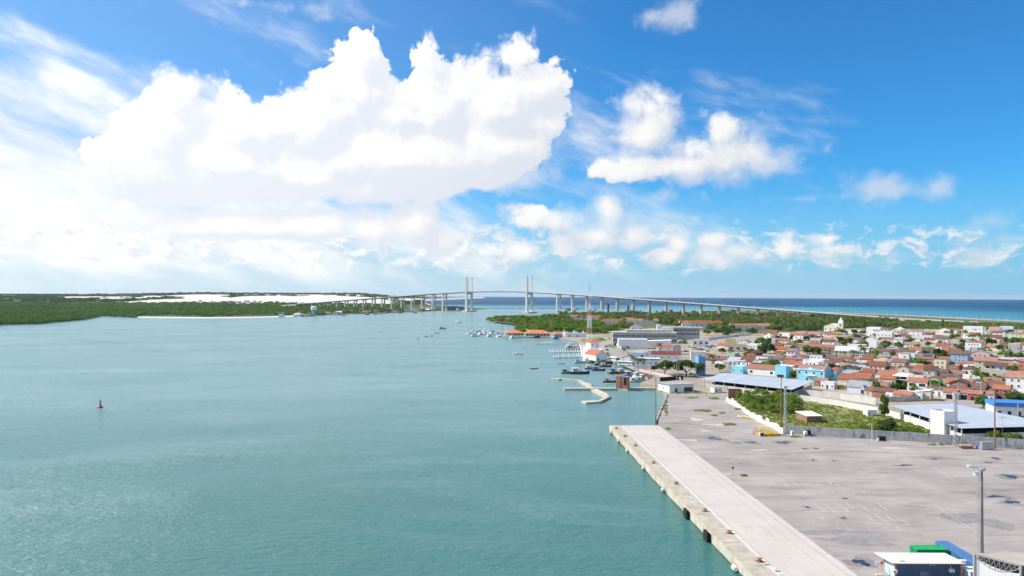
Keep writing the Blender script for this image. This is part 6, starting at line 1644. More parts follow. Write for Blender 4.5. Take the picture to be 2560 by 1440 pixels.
    B('shop', 'white street shop with pink roller shutter', 'shop', 2373, 998, 5.5, 8, 3.4, 'w_white', 'gable_x', 'tile', rh=1.4, doors=(('f', 0, .1, 2.8, 2.4, 'w_pink'),))
    B('shop', 'grey street shop with dark green shutter', 'shop', 2410, 999, 5.6, 8, 3.3, 'w_grey', 'gable_x', 'tile', rh=1.4, doors=(('f', 0, .1, 3.0, 2.3, 'w_green'),))
    B('shop', 'red street shop with dark awning and pale doors', 'shop', 2437, 1002, 6.0, 8, 3.3, mat('w_red', (.52, .10, .09), .8, .08, .5), 'gable_x', 'tile', rh=1.4, doors=(('f', -.35, .1, 1.8, 2.1, 'w_grey'), ('f', .4, .1, 1.8, 2.1, 'w_pink')))
    B('shop', 'white street house with blue stripe next to the red shop', 'shop', 2466, 1003, 6.0, 8, 3.2, 'w_white', 'gable_x', 'tile', rh=1.4, wins=W(2, 1.0))
    t = B('fascia_building', 'white building with broad blue fascia at the frame edge', 'building', 2536, 1043, 15, 10, 4.2, 'w_white', 'flat', 'roof_white', rz=-.30, wins=W(4, .8, 1.6, 1.8), parapet=0)
    for i in range(6): MB().box(-7.7 + i * 2.57, -5.16 + i * 2.57, -.5, 10.4, 4.27, 6.0).build('fascia_panel', [M['blue_paint']], t)
    # small houses squeezed between the terrace wall, the wide shed and the street
    for (px, py, w, d, h, wall, roof, rm, lab) in ((2186, 992, 9, 7, 3.0, 'w_cream', 'gable_x', 'tile', 'low cream house with brown roof behind the terrace wall, next to the lavender house'), (2208, 995, 10, 8, 3.2, 'brick', 'gable_x', 'tile_old', 'low brick house with dark roof behind the tall narrow tree'), (2234, 998, 7, 6, 2.8, 'w_white', 'flat', 'roof_white', 'tiny white flat house behind the wide shed, leftmost of its row'),
                                                   (2256, 1001, 8, 6, 2.8, 'w_pink', 'gable_x', 'tile_new', 'pinkish hut with orange roof just behind the wide shed'), (2282, 1000, 8, 7, 3.4, 'w_white', 'flat', 'fibre', 'white flat-roofed yard house below the terrace balconies'), (2306, 1000, 7, 7, 3.6, 'w_cream', 'shed_l', 'roof_white', 'cream yard house with white lean-to roof at the street corner'), (2068, 972, 7, 6, 3.4, 'w_white', 'flat', 'fibre', 'little white house below the cyan house front'),
                                                   (2096, 973, 8, 6, 3.0, 'w_cream', 'flat', 'fibre', 'peach walled yard house below the cyan corner house'), (2050, 966, 7, 6, 3.0, 'brick', 'gable_x', 'tile', 'brick shed with tile roof at the end of the long blue shed'), (2172, 968, 8, 8, 3.4, 'w_white', 'gable_x', 'tile_old', 'house with dark roof wedged behind the lavender house'), (2330, 984, 8, 8, 3.4, 'w_grey', 'gable_x', 'tile', 'grey street corner house with brown roof'), (2348, 990, 7, 7, 3.2, 'w_white', 'gable_x', 'tile_old', 'white street house before the green house')):
        B('yard_house', lab, 'house', px, py, w, d, h, wall, roof, rm, wins=W(2, 1.1, 1.0, 1.0), rh=1.4, doors=(('f', 0, .08, .9, 2.0),))
    wall_run('shed_wall', 'grey block wall behind the wide metal shed', [(2218, 1004), (2262, 1004), (2310, 1000)], 2.4, M['concrete'], panel=5)
    # waterside streets
    B('striped_house', 'white building with blue top stripe before the maroon roof', 'building', 1617, 922, 17, 10, 6.6, 'w_white', 'flat', 'roof_white', rz=-.25, wins=W(4, 3.2, 1.4, 1.4), parapet=.5)
    o = THINGS[-1]; MB().box(-8.56, 8.56, -.06, -.004, 6.1, 6.7).build('blue_stripe', [M['blue_paint']], o)
    B('maroon_roof_house', 'long house with dark maroon roof behind the blue-striped building', 'house', 1664, 902, 22, 10, 4.8, 'w_white', 'gable_x', mat('maroon', (.17, .045, .045), .8, .15, .5), rz=-.30, rh=2.2, wins=W(4, 2.0))
    B('red_roof_house', 'long low red-roofed house before the blank white warehouses', 'house', 1672, 879, 20, 8, 3.8, 'w_white', 'gable_x', 'tile_new', rz=-.15, rh=2.0, wins=W(3, 1.4))
    B('tile_house', 'grey house end with brown roof beside the long red-roofed house', 'house', 1692, 886, 7, 9, 6.4, 'w_grey', 'gable_y', 'tile', rz=-.2, rh=1.6, wins=W(1, 3.5))
    B('white_shed', 'long low white shed behind the waterside palms', 'shed', 1612, 892, 20, 8, 4.0, 'w_white', 'flat', 'roof_white', rz=-.15, wins=W(4, 1.4), parapet=.5)
    B('boat_shop', 'white shed with pale blue front stored with boats behind the palms', 'shed', 1590, 896, 13, 8, 4.4, 'w_paleblue', 'flat', 'roof_white', rz=-.2, wins=W(2, 1.0, 2, 2), parapet=.5)
    B('ruined_house', 'white gable wall of a roofless house by the waterside road', 'house', 1569, 913, 9, 7, 5.2, 'w_white', 'gable_y', 'tile_old', rz=-.55, rh=1.6, wins=W(2, 2.6, 1.0, 1.4))
    B('white_block', 'plain white block behind the tall blue tower house', 'building', 1745, 905, 11, 8, 7.6, 'w_white', 'flat', 'roof_white', rz=-.2, wins=(('f', .4, 4.5, .9, .9),), parapet=.5)
    B('glass_gatehouse', 'white gatehouse with dark glass front on the curved road', 'building', 1752, 866, 15, 10, 6.2, 'w_white', 'flat', 'roof_white', rz=-.25, wins=W(3, 2.4, 2.6, 2.2), parapet=.6)
    B('brick_store', 'brick store with white upper wall behind the tall trees', 'building', 1926, 840, 17, 10, 6.4, 'brick', 'flat', 'roof_white', wins=W(2, 3.2), parapet=.8)
    B('mosaic_house', 'raised house with dark porch and pale roof on the curved road', 'house', 1845, 880, 16, 11, 6.0, 'w_cream', 'flat', 'tile', rz=-.3, wins=W(3, 2.4, 3.0, 2.0), parapet=.4)
    # red-roofed estate among the trees before the bridge
    for i, (px, py, w, lab) in enumerate(((1450, 799, 40, 'white house with red roof among palms, leftmost of the wooded estate'), (1482, 801, 30, 'red-roofed house beside the palms behind the radio mast'), (1530, 812, 36, 'red-roofed house half hidden by trees behind the radio mast'),
                                          (1600, 811, 62, 'long white barrack with orange roof among palms'), (1570, 808, 20, 'small red roof beside the long white barrack'), (1755, 817, 70, 'long orange-roofed barrack before the scrub under the bridge'), (1720, 820, 18, 'small gable house below the long orange barrack'),
                                          (1858, 826, 36, 'orange roof among trees right of the long barrack'), (1900, 826, 30, 'orange-roofed house among trees beside the pool wall'), (1592, 829, 16, 'small white gable house behind the long office building'))):
        EST.append((px, py, w))
        B('estate_house', lab, 'house', px, py, w, 12, 6.6, 'w_white', 'gable_x' if i not in (6, 9) else 'gable_y', 'tile_new', rz=-.12 + .03 * (i % 3), rh=3.2, wins=W(max(2, int(w / 9)), 3.0, 1.8, 1.6))
    wall_run('pool_wall', 'long pale curved wall along the road below the estate', [(1758, 852), (1800, 846), (1850, 840), (1876, 838)], 2.6, M['w_white'], panel=8)
    TAKEN.extend([(p.x, p.y, 9) for p in (gp(1740, 870, Z0), gp(1790, 862, Z0), gp(1820, 856, Z0), gp(1848, 848, Z0))])
landmarks()

# blue water tanks on the roofs
def tank(px, py, z, label):
    p = gp(px, py, z); t = thing('water_tank', label, 'tank', tuple(p), 0, 'blue water tanks')
    MB().lathe([(.62, 0), (.78, .08), (.86, .75), (.80, .9)], n=14).build('drum', [M['plastic_blue']], t); MB().lathe([(.84, .905), (.55, 1.05), (.1, 1.1)], n=14).build('lid', [M['plastic_blue']], t)
    MB().box(-1, 1, -1, 1, -.5, -.002).build('stand', [M['concrete']], t)
tank(2500, 922, Z0 + 11.6, 'blue water tank on top of the unfinished concrete block'); tank(2162, 968, Z0 + 5.2, 'blue water tank beside the pale lavender house')

# the rest of the town, house by house along the tilted street grid
REGION = [(1715, 868), (1800, 872), (1870, 862), (1950, 842), (2030, 840), (2160, 832), (2330, 830), (2450, 829), (2620, 830), (2700, 1000), (2560, 1006), (2470, 1004), (2350, 994), (2330, 984), (2200, 985), (2130, 986), (2075, 966), (2040, 946), (1985, 936), (1900, 925), (1780, 912), (1715, 890)]
STREETS = []
def inside(p, poly):
    x, y = p; c = False
    for (x0, y0), (x1, y1) in zip(poly, poly[1:] + poly[:1]):
        if (y0 > y) != (y1 > y) and x < (x1 - x0) * (y - y0) / (y1 - y0) + x0: c = not c
    return c
TREES = [  # px, base row, height, width, kind
    (1662, 936, 9.5, 17, 'umbrella'), (1716, 940, 10.5, 21, 'umbrella'), (1742, 938, 8.5, 13, 'umbrella'), (1636, 930, 4.5, 7, 'round'), (1900, 896, 11, 14, 'round'), (1880, 904, 9, 11, 'round'), (1916, 884, 12, 14, 'round'), (1924, 872, 11, 13, 'round'), (1905, 868, 11, 14, 'round'), (1868, 900, 6, 9, 'round'), (1800, 931, 6.5, 10, 'round'), (1806, 884, 5.5, 9, 'round'),
    (1995, 866, 8, 17, 'round'), (1978, 836, 10, 18, 'round'), (1957, 846, 7, 11, 'round'), (2103, 840, 10, 17, 'round'), (2134, 838, 8, 14, 'round'), (2155, 840, 8, 13, 'round'), (2098, 862, 9, 16, 'round'), (2126, 864, 8.5, 15, 'round'), (2075, 864, 6.5, 12, 'round'), (2018, 888, 9, 12, 'round'), (2041, 889, 8, 11, 'round'),
    (2146, 928, 6.5, 19, 'umbrella'), (1992, 952, 7, 11, 'round'), (2214, 871, 8, 13, 'round'), (2298, 926, 9, 20, 'round'), (2459, 1020, 6, 9.5, 'round'), (2472, 1024, 4.2, 6.5, 'round'), (2541, 1011, 6.5, 13, 'round'), (2489, 968, 7.5, 14, 'round'), (2515, 864, 9, 15, 'round'), (2536, 866, 10, 15, 'round'), (2558, 866, 10, 14, 'round'), (2480, 864, 7, 18, 'round'),
    (2356, 822, 15, 9, 'tall'), (2434, 823, 11, 12, 'round'), (2212, 1049, 9.8, 7, 'tall'), (2226, 1082, 5, 13, 'round'), (2486, 1108, 5.0, 7, 'round'), (2528, 1112, 4.5, 9, 'round'), (2318, 980, 4.0, 6, 'round'), (2236, 978, 4.5, 6, 'round'), (2420, 980, 5, 9, 'round'), (2545, 950, 4.5, 12, 'round'), (1820, 960, 4.2, 7, 'round'),
    (1945, 856, 8, 11, 'round'), (2165, 852, 6, 9, 'round'), (2420, 905, 5, 8, 'round'), (2270, 862, 6, 10, 'round'), (2320, 868, 6, 10, 'round'), (1720, 843, 7, 12, 'round'), (1768, 840, 9, 14, 'round'), (1790, 838, 9, 15, 'round'), (1815, 842, 7, 11, 'round'), (1880, 838, 9, 15, 'round'), (1935, 830, 9, 15, 'round'), (1540, 866, 4, 7, 'round'), (1555, 863, 4, 6, 'round'), (2040, 830, 8, 14, 'round'), (2300, 838, 6, 12, 'round'), (2570, 838, 8, 14, 'round')]
PALMS = [(2133, 915, 11), (2155, 916, 13), (2207, 897, 11.5), (2184, 856, 9), (2365, 852, 11), (2378, 852, 10), (2400, 853, 11), (2413, 854, 12), (2422, 862, 10), (2434, 863, 11), (2447, 864, 12), (2461, 864, 11), (1650, 886, 9), (1712, 876, 9), (1586, 924, 8), (1596, 927, 8), (1606, 922, 7), (1780, 926, 10.5), (1560, 893, 7), (1568, 890, 8), (1612, 868, 9), (1675, 826, 12), (1690, 828, 11), (1640, 824, 12), (1660, 822, 12)]
_r = random.Random(64)
while len(TREES) < 150:
    _p = (_r.uniform(1790, 2590), _r.uniform(834, 985))
    if _r.random() < .5 and _p[1] > 900: continue
    if not inside(_p, REGION): continue
    TREES.append((_p[0], _p[1], _r.uniform(5, 8.5), _r.uniform(7, 14), 'round'))
for (px, py, h, w, k) in TREES:
    p = gp(px, py, Z0); TAKEN.append((p.x, p.y, w * .30))
for (px, py, h) in PALMS:
    p = gp(px, py, Z0); TAKEN.append((p.x, p.y, 2.0))
LMARK = [('the church', 2076, 833), ('the grey gable hall', 2128, 899), ('the cyan houses', 2050, 957), ('the white open hall', 2251, 973), ('the unfinished block', 2486, 957), ('the solar villa', 2284, 910), ('the long dark-roofed building', 2232, 893),
         ('the upper white blocks', 2432, 842), ('the stepped white block', 2205, 848), ('the narrow three-storey house', 2535, 890), ('the brick cube', 2387, 897), ('the street shops', 2410, 1000), ('the green house', 2374, 969), ('the grey villa', 1984, 917), ('the tall tree group', 1905, 890), ('the tall blue tower', 1755, 935), ('the three-windowed villa', 1990, 851), ('the metal carport', 1835, 922), ('the balcony house', 2423, 932), ('the orange gable villa', 2360, 837), ('the round street tree', 2298, 926), ('the pink house', 2487, 833)]
ORD = ['first', 'second', 'third', 'fourth', 'fifth', 'sixth', 'seventh', 'eighth', 'ninth', 'tenth', 'eleventh', 'twelfth', 'thirteenth']
def fill_town():
    rng = random.Random(77)
    made = []
    rows = []
    a = 0.0
    o = Vector((150, 330, 0))
    r = -25
    y2 = -220.0
    while y2 < 900:
        y2 += 14.5 if r % 2 else 19.0; r += 1
        x1 = -420.0 + rng.uniform(0, 9)
        while x1 < 620:
            w = rng.choice([5.5, 6.5, 7, 8, 9, 10.5, 12]); x1 += w / 2
            c = o + GE1 * x1 + GE2 * (y2 + rng.uniform(-1.2, 1.2)); x1 += w / 2 + rng.choice([.25, .25, .4, .6, 2.2])
            if c.y < 200: continue
            px, py = topx((c.x, c.y, Z0))
            if not inside((px, py), REGION): continue
            d = rng.uniform(9, 13)
            if c.y > 640: w *= 1.45; x1 += w * .25 + rng.choice([0, 2, 6])
            mid = c + GE2 * (d / 2)
            if any((mid.x - q[0]) ** 2 + (mid.y - q[1]) ** 2 < (q[2] + min(w, d) * .46) ** 2 for q in TAKEN): continue
            if c.y > 640 and rng.random() < .22: continue
            made.append((c, w, d, px, py))
    made.sort(key=lambda q: q[0].y)
    near_ = [q for q in made if q[0].y < 600][:175]; far_ = [q for q in made if q[0].y >= 600]; rng.shuffle(far_); made = near_ + far_[:130]; print('town', len(near_), len(far_))
    for c, w, d, px, py in made:
        far = c.y > 600
        wall = rng.choices(['w_white', 'w_grey', 'brick', 'w_cream', 'w_pink', 'w_blue', 'w_green'], [58 if far else 46, 10, 12 if far else 22, 9, 6, 2, 2])[0]
        kindr = rng.choices(['gable_x', 'gable_y', 'shed_f', 'shed_b', 'flat', 'hip'], [40, 12, 15, 9, 22, 2])[0]
        tall = rng.random() < (.25 if not far else .3)
        h = rng.uniform(5.4, 6.6) if tall else rng.uniform(2.9, 3.9)
        if tall and rng.random() < .12: h += 2.8
        rm = rng.choices(['tile', 'tile_old', 'tile_new', 'fibre'], [40, 34, 12, 14])[0] if kindr != 'flat' else rng.choice(['roof_white', 'fibre', 'fibre', 'concrete'])
        rw = {'tile': 'brown tile', 'tile_old': 'dark old tile', 'tile_new': 'orange tile', 'fibre': 'grey sheet', 'roof_white': 'white flat', 'concrete': 'concrete flat'}[rm]
        if kindr == 'flat' and rm == 'fibre': rw = 'grey flat'
        cw = {'w_white': 'white', 'w_grey': 'grey', 'brick': 'brick', 'w_cream': 'cream', 'w_pink': 'pink', 'w_blue': 'blue', 'w_green': 'green'}[wall]
        near = min(LMARK, key=lambda q: (q[1] - px) ** 2 + (3.2 * (q[2] - py)) ** 2)
        rel = 'beside'
        if abs(py - near[2]) * 3.2 > abs(px - near[1]): rel = 'behind' if py < near[2] else 'before'
        lab = f"{'tall' if tall else 'low'} {cw} house with {rw} roof {rel} {near[0]}"
        t = thing('house', lab, 'house', tuple(Vector((c.x, c.y, Z0))), GR + rng.uniform(-.07, .07), 'houses of the town')
        rh = rng.uniform(.16, .22) * (d if kindr == 'gable_x' else w) if kindr[0] != 's' else rng.uniform(.9, 1.7)
        house_shell(t, w, d, h, wall, kindr, rm, rng.uniform(.2, .5), rh, rng.uniform(.3, .9))
        n = max(1, int(w / 3.2)) if c.y < 700 else max(1, int(w / 5))
        door = rng.randrange(n)
        for i in range(n):
            u = -.72 + 1.44 * (i + .5) / n
            if i == door: window(t, w, d, 'f', u, .08, .95, 2.05, frame='wood', glass='dark', name='door')
            else: window(t, w, d, 'f', u, 1.0, 1.2, 1.1, glass=rng.choice(['glass', 'glass', 'wood']))
            if tall: window(t, w, d, 'f', u, h - 1.9, 1.2, 1.1)
            if h > 8: window(t, w, d, 'f', u, h - 4.7, 1.2, 1.1)
        if c.y < 700:
            window(t, w, d, 'l', .0, h - 1.9, 1.0, 1.0); window(t, w, d, 'r', -.3, h - 1.9, 1.0, 1.0)
        if rng.random() < .55:                      # lean-to at the back or the side
            aw, ad, ah = w * rng.uniform(.35, .7), rng.uniform(2.5, 5), h * rng.uniform(.55, .85)
            ax = rng.uniform(-.5, .5) * (w - aw)
            am = M[rng.choice(['w_white', 'brick', 'w_grey', wall])]
            MB().hexa([(ax - aw / 2, d + .01, 0), (ax + aw / 2, d + .01, 0), (ax + aw / 2, d + ad, 0), (ax - aw / 2, d + ad, 0)], [(ax - aw / 2, d + .01, ah), (ax + aw / 2, d + .01, ah), (ax + aw / 2, d + ad, ah + .5), (ax - aw / 2, d + ad, ah + .5)]).build('annex_wall', [am], t)
            MB().slab([(ax - aw / 2 - .2, d + .02, ah + .14), (ax + aw / 2 + .2, d + .02, ah + .14), (ax + aw / 2 + .2, d + ad + .2, ah + .66), (ax - aw / 2 - .2, d + ad + .2, ah + .66)], .12).build('annex_roof', [M[rng.choice(['tile_old', 'tile', 'fibre', 'roof_white'])]], t)
        if rng.random() < .35:                      # yard wall before the house
            yw = w * rng.uniform(.6, 1.0); yh = rng.uniform(1.6, 2.4)
            MB().box(-yw / 2, yw / 2, -2.6, -2.42, 0, yh).build('yard_wall', [M[rng.choice(['w_white', 'w_white', 'w_grey', 'brick', 'w_cream'])]], t)
        if rng.random() < .16 and kindr == 'flat':
            MB().box(-w * .2, w * .15, d * .3, d * .7, h + .051, h + 2.0).build('roof_room', [M[wall]], t)
        TAKEN.append((c.x, c.y, 3))
fill_town()

# utility poles along the streets and lamp posts on the coast road
def poles():
    rng = random.Random(3)
    me = MB().tube((0, 0, 0), (0, 0, 8.6), .16, .11, n=6).mesh('pole', M['concrete']); bar = MB().box(-1.0, 1.0, -.06, .06, 8.0, 8.14).mesh('crossbar', M['wood'])
    ins = MB().lathe([(.05, 8.14), (.07, 8.3), (.03, 8.36)], n=5).mesh('insulator', M['white_clean'])
    spots = [(2326, 990), (2349, 998), (2395, 1003), (2452, 1003), (2313, 972), (2391, 975), (2437, 975), (2060, 900), (1993, 892), (2120, 952), (1942, 905), (2200, 905), (2288, 905), (2330, 900), (2150, 850), (2168, 851), (2186, 848), (2300, 850), (2354, 852), (2383, 868), (2014, 880), (2024, 884), (1790, 905), (1862, 930), (2070, 885), (2545, 1058), (2506, 1100), (1720, 949), (1740, 944), (2250, 868), (2450, 880), (2520, 905)]
    for px, py in spots:
        p = gp(px, py, Z0)
        near = min(LMARK, key=lambda q: (q[1] - px) ** 2 + (3.2 * (q[2] - py)) ** 2)
        t = thing('utility_pole', f'concrete utility pole with crossbar standing near {near[0]}', 'pole', tuple(p), GR + rng.choice([0, .2]), 'utility poles in the streets')
        put('pole', me, t); put('crossbar', bar, t)
        for x in (-.85, 0, .85): put('insulator', ins, t, (x, 0, 0))
    lm = MB().tube((0, 0, 0), (0, 0, 12), .16, .09, n=5).mesh('pole', M['white_clean']); la = MB().beam((-1.6, 0, 12), (1.6, 0, 12), .14, .12).mesh('arm', M['white_clean'])
    for i, px in enumerate((2197, 2218, 2240, 2265, 2275, 2308, 2317, 2351, 2360, 2394, 2403, 2441, 2456, 2497, 2515, 2556)):
        y = 794 + (px - 2197) / 363 * 20; p = gp(px, y, Z0)
        t = thing('lamp_post', f'tall white lamp post on the coast road, {ORD[i] if i < 13 else ["fourteenth", "fifteenth", "sixteenth"][i - 13]} from the bridge ramp', 'lamp post', tuple(p), .3, 'lamp posts on the coast road')
        put('pole', lm, t); put('arm', la, t)
poles()

# surf and beach on the open coast
def surf():
    foam = mat('foam', (.80, .82, .82), .9, .08, .05)
    rng = random.Random(2)
    for k, (off, wd, a0, a1) in enumerate(((26, 9, 1080, 2330), (62, 6, 1300, 2050), (100, 4, 1150, 1500))):
        mb = MB(); prev = None
        ys = np.arange(a0, a1, 14.0)
        for y in ys:
            x = np.interp(y, [900, 1470, 1880, 2150, 2420], [1085, 1056, 1050, 985, 890]) + off + 9 * math.sin(y / 61 + k) + 5 * math.sin(y / 23)
            w = max(.6, wd * (.55 + .45 * math.sin(y / 90 + k * 2)) * rng.uniform(.6, 1.3))
            cur = (x, y, w)
            if prev: mb.poly([(prev[0], prev[1], .12 + drop(y)), (prev[0] + prev[2], prev[1], .12 + drop(y)), (x + w, y, .12 + drop(y)), (x, y, .12 + drop(y))])
            prev = cur
        kind(mb.build('surf', [foam]), 'structure')
    mb = MB(); prev = None
    for y in np.arange(600, 2420, 30.0):
        x = np.interp(y, [300, 900, 1470, 1880, 2150, 2420], [1120, 1085, 1056, 1050, 985, 890])
        if prev: mb.poly([(prev - 46, y - 30, Z0 + .01), (prev + 2, y - 30, Z0 - .6), (x + 2, y, Z0 - .6), (x - 46, y, Z0 + .01)]); mb.poly([(prev + 2, y - 30, Z0 - .6), (prev + 22, y - 30, -.2), (x + 22, y, -.2), (x + 2, y, Z0 - .6)])
        prev = x
    kind(mb.build('beach', [mat('beach_sand', (.58, .50, .39), .95, .1, .05)]), 'structure')
surf()

# wooded ground between town and sea
def woodland():
    pts = [gp(*q, Z0 - .004) for q in ((1234, 804), (1300, 812), (1345, 826), (1440, 832), (1560, 826), (1680, 816), (1760, 828), (1900, 834), (2000, 828), (2160, 824), (2560, 822), (2700, 824))] + [Vector((1020, 1000, Z0)), Vector((1010, 1470, Z0)), Vector((1000, 1860, Z0)), Vector((940, 2140, Z0)), col_at(1950, 2390), col_at(1800, 2360), col_at(1700, 2070), col_at(1500, 1915), col_at(1400, 1815), col_at(1300, 1650), col_at(1252, 1555)]
    kind(MB().poly([(p.x, p.y, Z0 - .004) for p in pts]).build('woodland_ground', [mat('wood_soil', (.115, .125, .06), .95, .35, .03, stain=.5, stain_col=(.26, .23, .15))]), 'structure')
    # lawns and roads around the waterside
    for nm, q, m in (('lawn', ((1518, 862), (1545, 858), (1552, 868), (1530, 872)), 'grass_soil'), ('lawn', ((1450, 848), (1500, 842), (1520, 850), (1490, 858), (1460, 858)), 'grass_soil'), ('lawn', ((1812, 850), (1838, 846), (1842, 856), (1815, 862)), 'grass_soil'),
                     ('road', ((1512, 866), (1526, 866), (1560, 895), (1610, 925), (1680, 944), (1668, 948), (1590, 928), (1540, 906), (1524, 892)), 'road_grey'), ('road', ((1752, 862), (1830, 848), (1872, 842), (1876, 848), (1840, 856), (1760, 874)), 'road_grey'),
                     ('road', ((2316, 992), (2500, 1012), (2560, 1050), (2620, 1080), (2540, 1062), (2450, 1028), (2330, 1002)), 'road_grey')):
        mm = mat('grass_soil', (.19, .20, .075), .95, .3, .2) if m == 'grass_soil' else mat('road_grey', (.30, .285, .27), .95, .12, .2)
        pp = [gp(*z, Z0 + (.012 if nm == 'road' else .017)) for z in q]
        o = MB().poly([tuple(p) for p in pp]); 
        kind(o.build(nm, [mm]), 'structure')
woodland()

# houses, tower and hall of the village across the river
def village():
    rng = random.Random(13)
    p = gp(785, 789, 0); k = p.y / FPX
    t = thing('water_tower', 'round white water tower on the far shore above the village', 'water tower', (p.x, p.y, 1.0))
    MB().lathe([(4.2, 0), (4.2, 12)], n=20).build('shaft', [M['w_grey']], t); MB().lathe([(5.2, 12), (7.2, 13), (7.2, 20), (5.0, 21.5)], n=20).build('bowl', [M['white_clean']], t)
    for i in range(8): MB().box(6.6 * math.cos(i * .785) - .5, 6.6 * math.cos(i * .785) + .5, 6.6 * math.sin(i * .785) - .5, 6.6 * math.sin(i * .785) + .5, 0, 12.4).build('pillar', [M['w_grey']], t)
    p = gp(1132, 776, 0)
    t = thing('waterside_hall', 'large blue-grey hall with glass front at the far end of the bridge', 'hall', (p.x, p.y, .8), -.1)
    MB().box(-30, 30, 0, 30, 0, 12).build('wall', [mat('blue_grey', (.20, .26, .36), .6, .1, .2)], t); MB().slab([(-32, -2, 15), (34, -2, 12.5), (34, 32, 12.5), (-32, 32, 15)], .8).build('roof', [M['roof_metal']], t)
    for i in range(10): MB().box(-28 + i * 5.7, -23.6 + i * 5.7, -.2, -.01, 3, 10).build('window', [M['window_blue']], t)
    def hut(px, py, w, label, group, wall=None, roofm=None, h=None, d=None):
        if d is None: q = gp(px, py, .8); z = .8
        else:
            q = col_at(px, d); hh, s_ = bank_height(np.array([float(px)]), np.array([float(d)])); z = float(hh[0]) + drop(d) - .3
        t = thing('far_house', label, 'house', (q.x, q.y, z), rng.uniform(-.4, .3), group)  # an ordinary house seen far off, in the village and below the dunes
        house_shell(t, w, w * .8, h or rng.uniform(3.2, 6), wall or rng.choice(['w_white', 'w_white', 'w_cream', 'brick', 'w_grey']), rng.choice(['gable_x', 'gable_x', 'flat', 'gable_y']), roofm or rng.choice(['tile', 'tile_new', 'roof_white', 'tile_old']), .4, 2.2, .4)
        for u in (-.5, .45): window(t, w, w * .8, 'f', u, 1.1, 1.6, 1.4)
    for i in range(56):
        px = rng.uniform(700, 1160); e = float(bank_edge(px)); d = e + rng.uniform(12, 60) if i < 38 else e + rng.uniform(60, 420)
        wd = 'shore' if i < 38 else 'trees'
        near = 'water tower' if px < 850 else ('first bridge piers' if px < 1000 else 'blue-grey hall')
        hut(px, 0, rng.uniform(9, 17), f'village house across the river {"on the shore" if i < 38 else "among trees"} near the {near}', 'houses of the far village', d=d)
    for i in range(64):
        px = rng.uniform(495, 700) if i < 50 else rng.uniform(760, 1000); d = rng.uniform(2950, 3300) if i < 50 else rng.uniform(2900, 3200)
        hut(px, 0, rng.uniform(10, 18), 'tiny far house in the settlement at the foot of the white dunes', 'houses at the foot of the dunes', d=d)
    for (px, py, w, lab, rf) in ((975, 781, 26, 'orange hipped roof on the far shore under the bridge', 'tile_new'), (1070, 777, 40, 'long white shed on the far shore beside the bridge piers', 'roof_white'), (1102, 777, 34, 'red-brown block on the far shore under the bridge portal', 'tile_new'), (1158, 775, 20, 'red-brown house at the far foot of the bridge tower', 'tile_new'), (700, 791, 12, 'white beach hut alone on the far sand', 'roof_white')):
        hut(px, py - 3, w, lab, None, 'w_white' if rf == 'roof_white' else 'w_pink', rf, 6)
village()
# ---------------------------------------------------------------- plants
def leaf_quads(cen, nrm, size, rng):
    """one small quad per centre, roughly facing nrm"""
    n = len(cen)
    nrm = nrm + rng.normal(0, .55, (n, 3)); nrm /= np.linalg.norm(nrm, axis=1, keepdims=True) + 1e-9
    a = np.cross(nrm, rng.normal(0, 1, (n, 3))); a /= np.linalg.norm(a, axis=1, keepdims=True) + 1e-9
    b = np.cross(nrm, a); s = (size * rng.uniform(.6, 1.3, n))[:, None]
    v = np.stack([cen - a * s - b * s * .6, cen + a * s - b * s * .6, cen + a * s * .7 + b * s * .7, cen - a * s * .8 + b * s * .6], 1).reshape(-1, 3)
    f = np.arange(n * 4).reshape(n, 4)
    return v, f
def lobes(kind_, rng):
    if kind_ == 'umbrella': n, z0, zr, R_ = 13, .70, .16, .78
    elif kind_ == 'tall': n, z0, zr, R_ = 10, .58, .34, .30
    else: n, z0, zr, R_ = 11, .60, .20, .52
    out = []
    for i in range(n):
        a = rng.uniform(0, 6.28); r = R_ * math.sqrt(rng.uniform(0, 1))
        z = z0 + rng.uniform(-zr, zr) - (.10 * (r / R_) ** 2)
        s = rng.uniform(.22, .36) * (1.0 if kind_ != 'umbrella' else .85)
        out.append((r * math.cos(a), r * math.sin(a), z, s, s * (.62 if kind_ == 'umbrella' else .7)))
    return out
def crown_mesh(kind_, seed, n, leaf, mt):
    """crown in a unit box: half width 1, height 1"""
    rng = np.random.default_rng(seed); L = lobes(kind_, rng); C, N = [], []
    for i in range(n):
        x, y, z, s, sz = L[rng.integers(len(L))]
        d = rng.normal(0, 1, 3); d /= np.linalg.norm(d)
        if d[2] < -.35: d[2] *= -.6
        rr = rng.uniform(.72, 1.10)
        C.append((x + d[0] * s * rr, y + d[1] * s * rr, z + d[2] * sz * rr * .75)); N.append(d + np.array([0, 0, .25]))
    v, f = leaf_quads(np.array(C), np.array(N), leaf, rng)
    return np_mesh('crown', v, f, mt)
CROWN = {}
for k_ in ('round', 'umbrella', 'tall'):
    for i_ in range(4): CROWN[k_, i_] = crown_mesh(k_, 40 + i_ * 7 + len(k_), 1500, .075, [M['leaf_dark'] if i_ % 2 else M['leaf']])
def trunk_mesh(kind_, seed):
    rng = random.Random(seed); mb = MB()
    top = .45 if kind_ != 'umbrella' else .40
    mb.tube((0, 0, -.02), (.02, .01, top * .6), .05, .038, n=7); 
    for i in range(5):
        a = i * 1.26 + rng.uniform(-.3, .3); r = rng.uniform(.2, .42) if kind_ == 'round' else (.55 if kind_ == 'umbrella' else .14)
        mb.tube((.02, .01, top * .55), (r * math.cos(a), r * math.sin(a), rng.uniform(.55, .72)), .028, .010, n=5)
    return mb.mesh('trunk', M['trunk'])
TRUNK = {(k_, i_): trunk_mesh(k_, i_) for k_ in ('round', 'umbrella', 'tall') for i_ in range(2)}
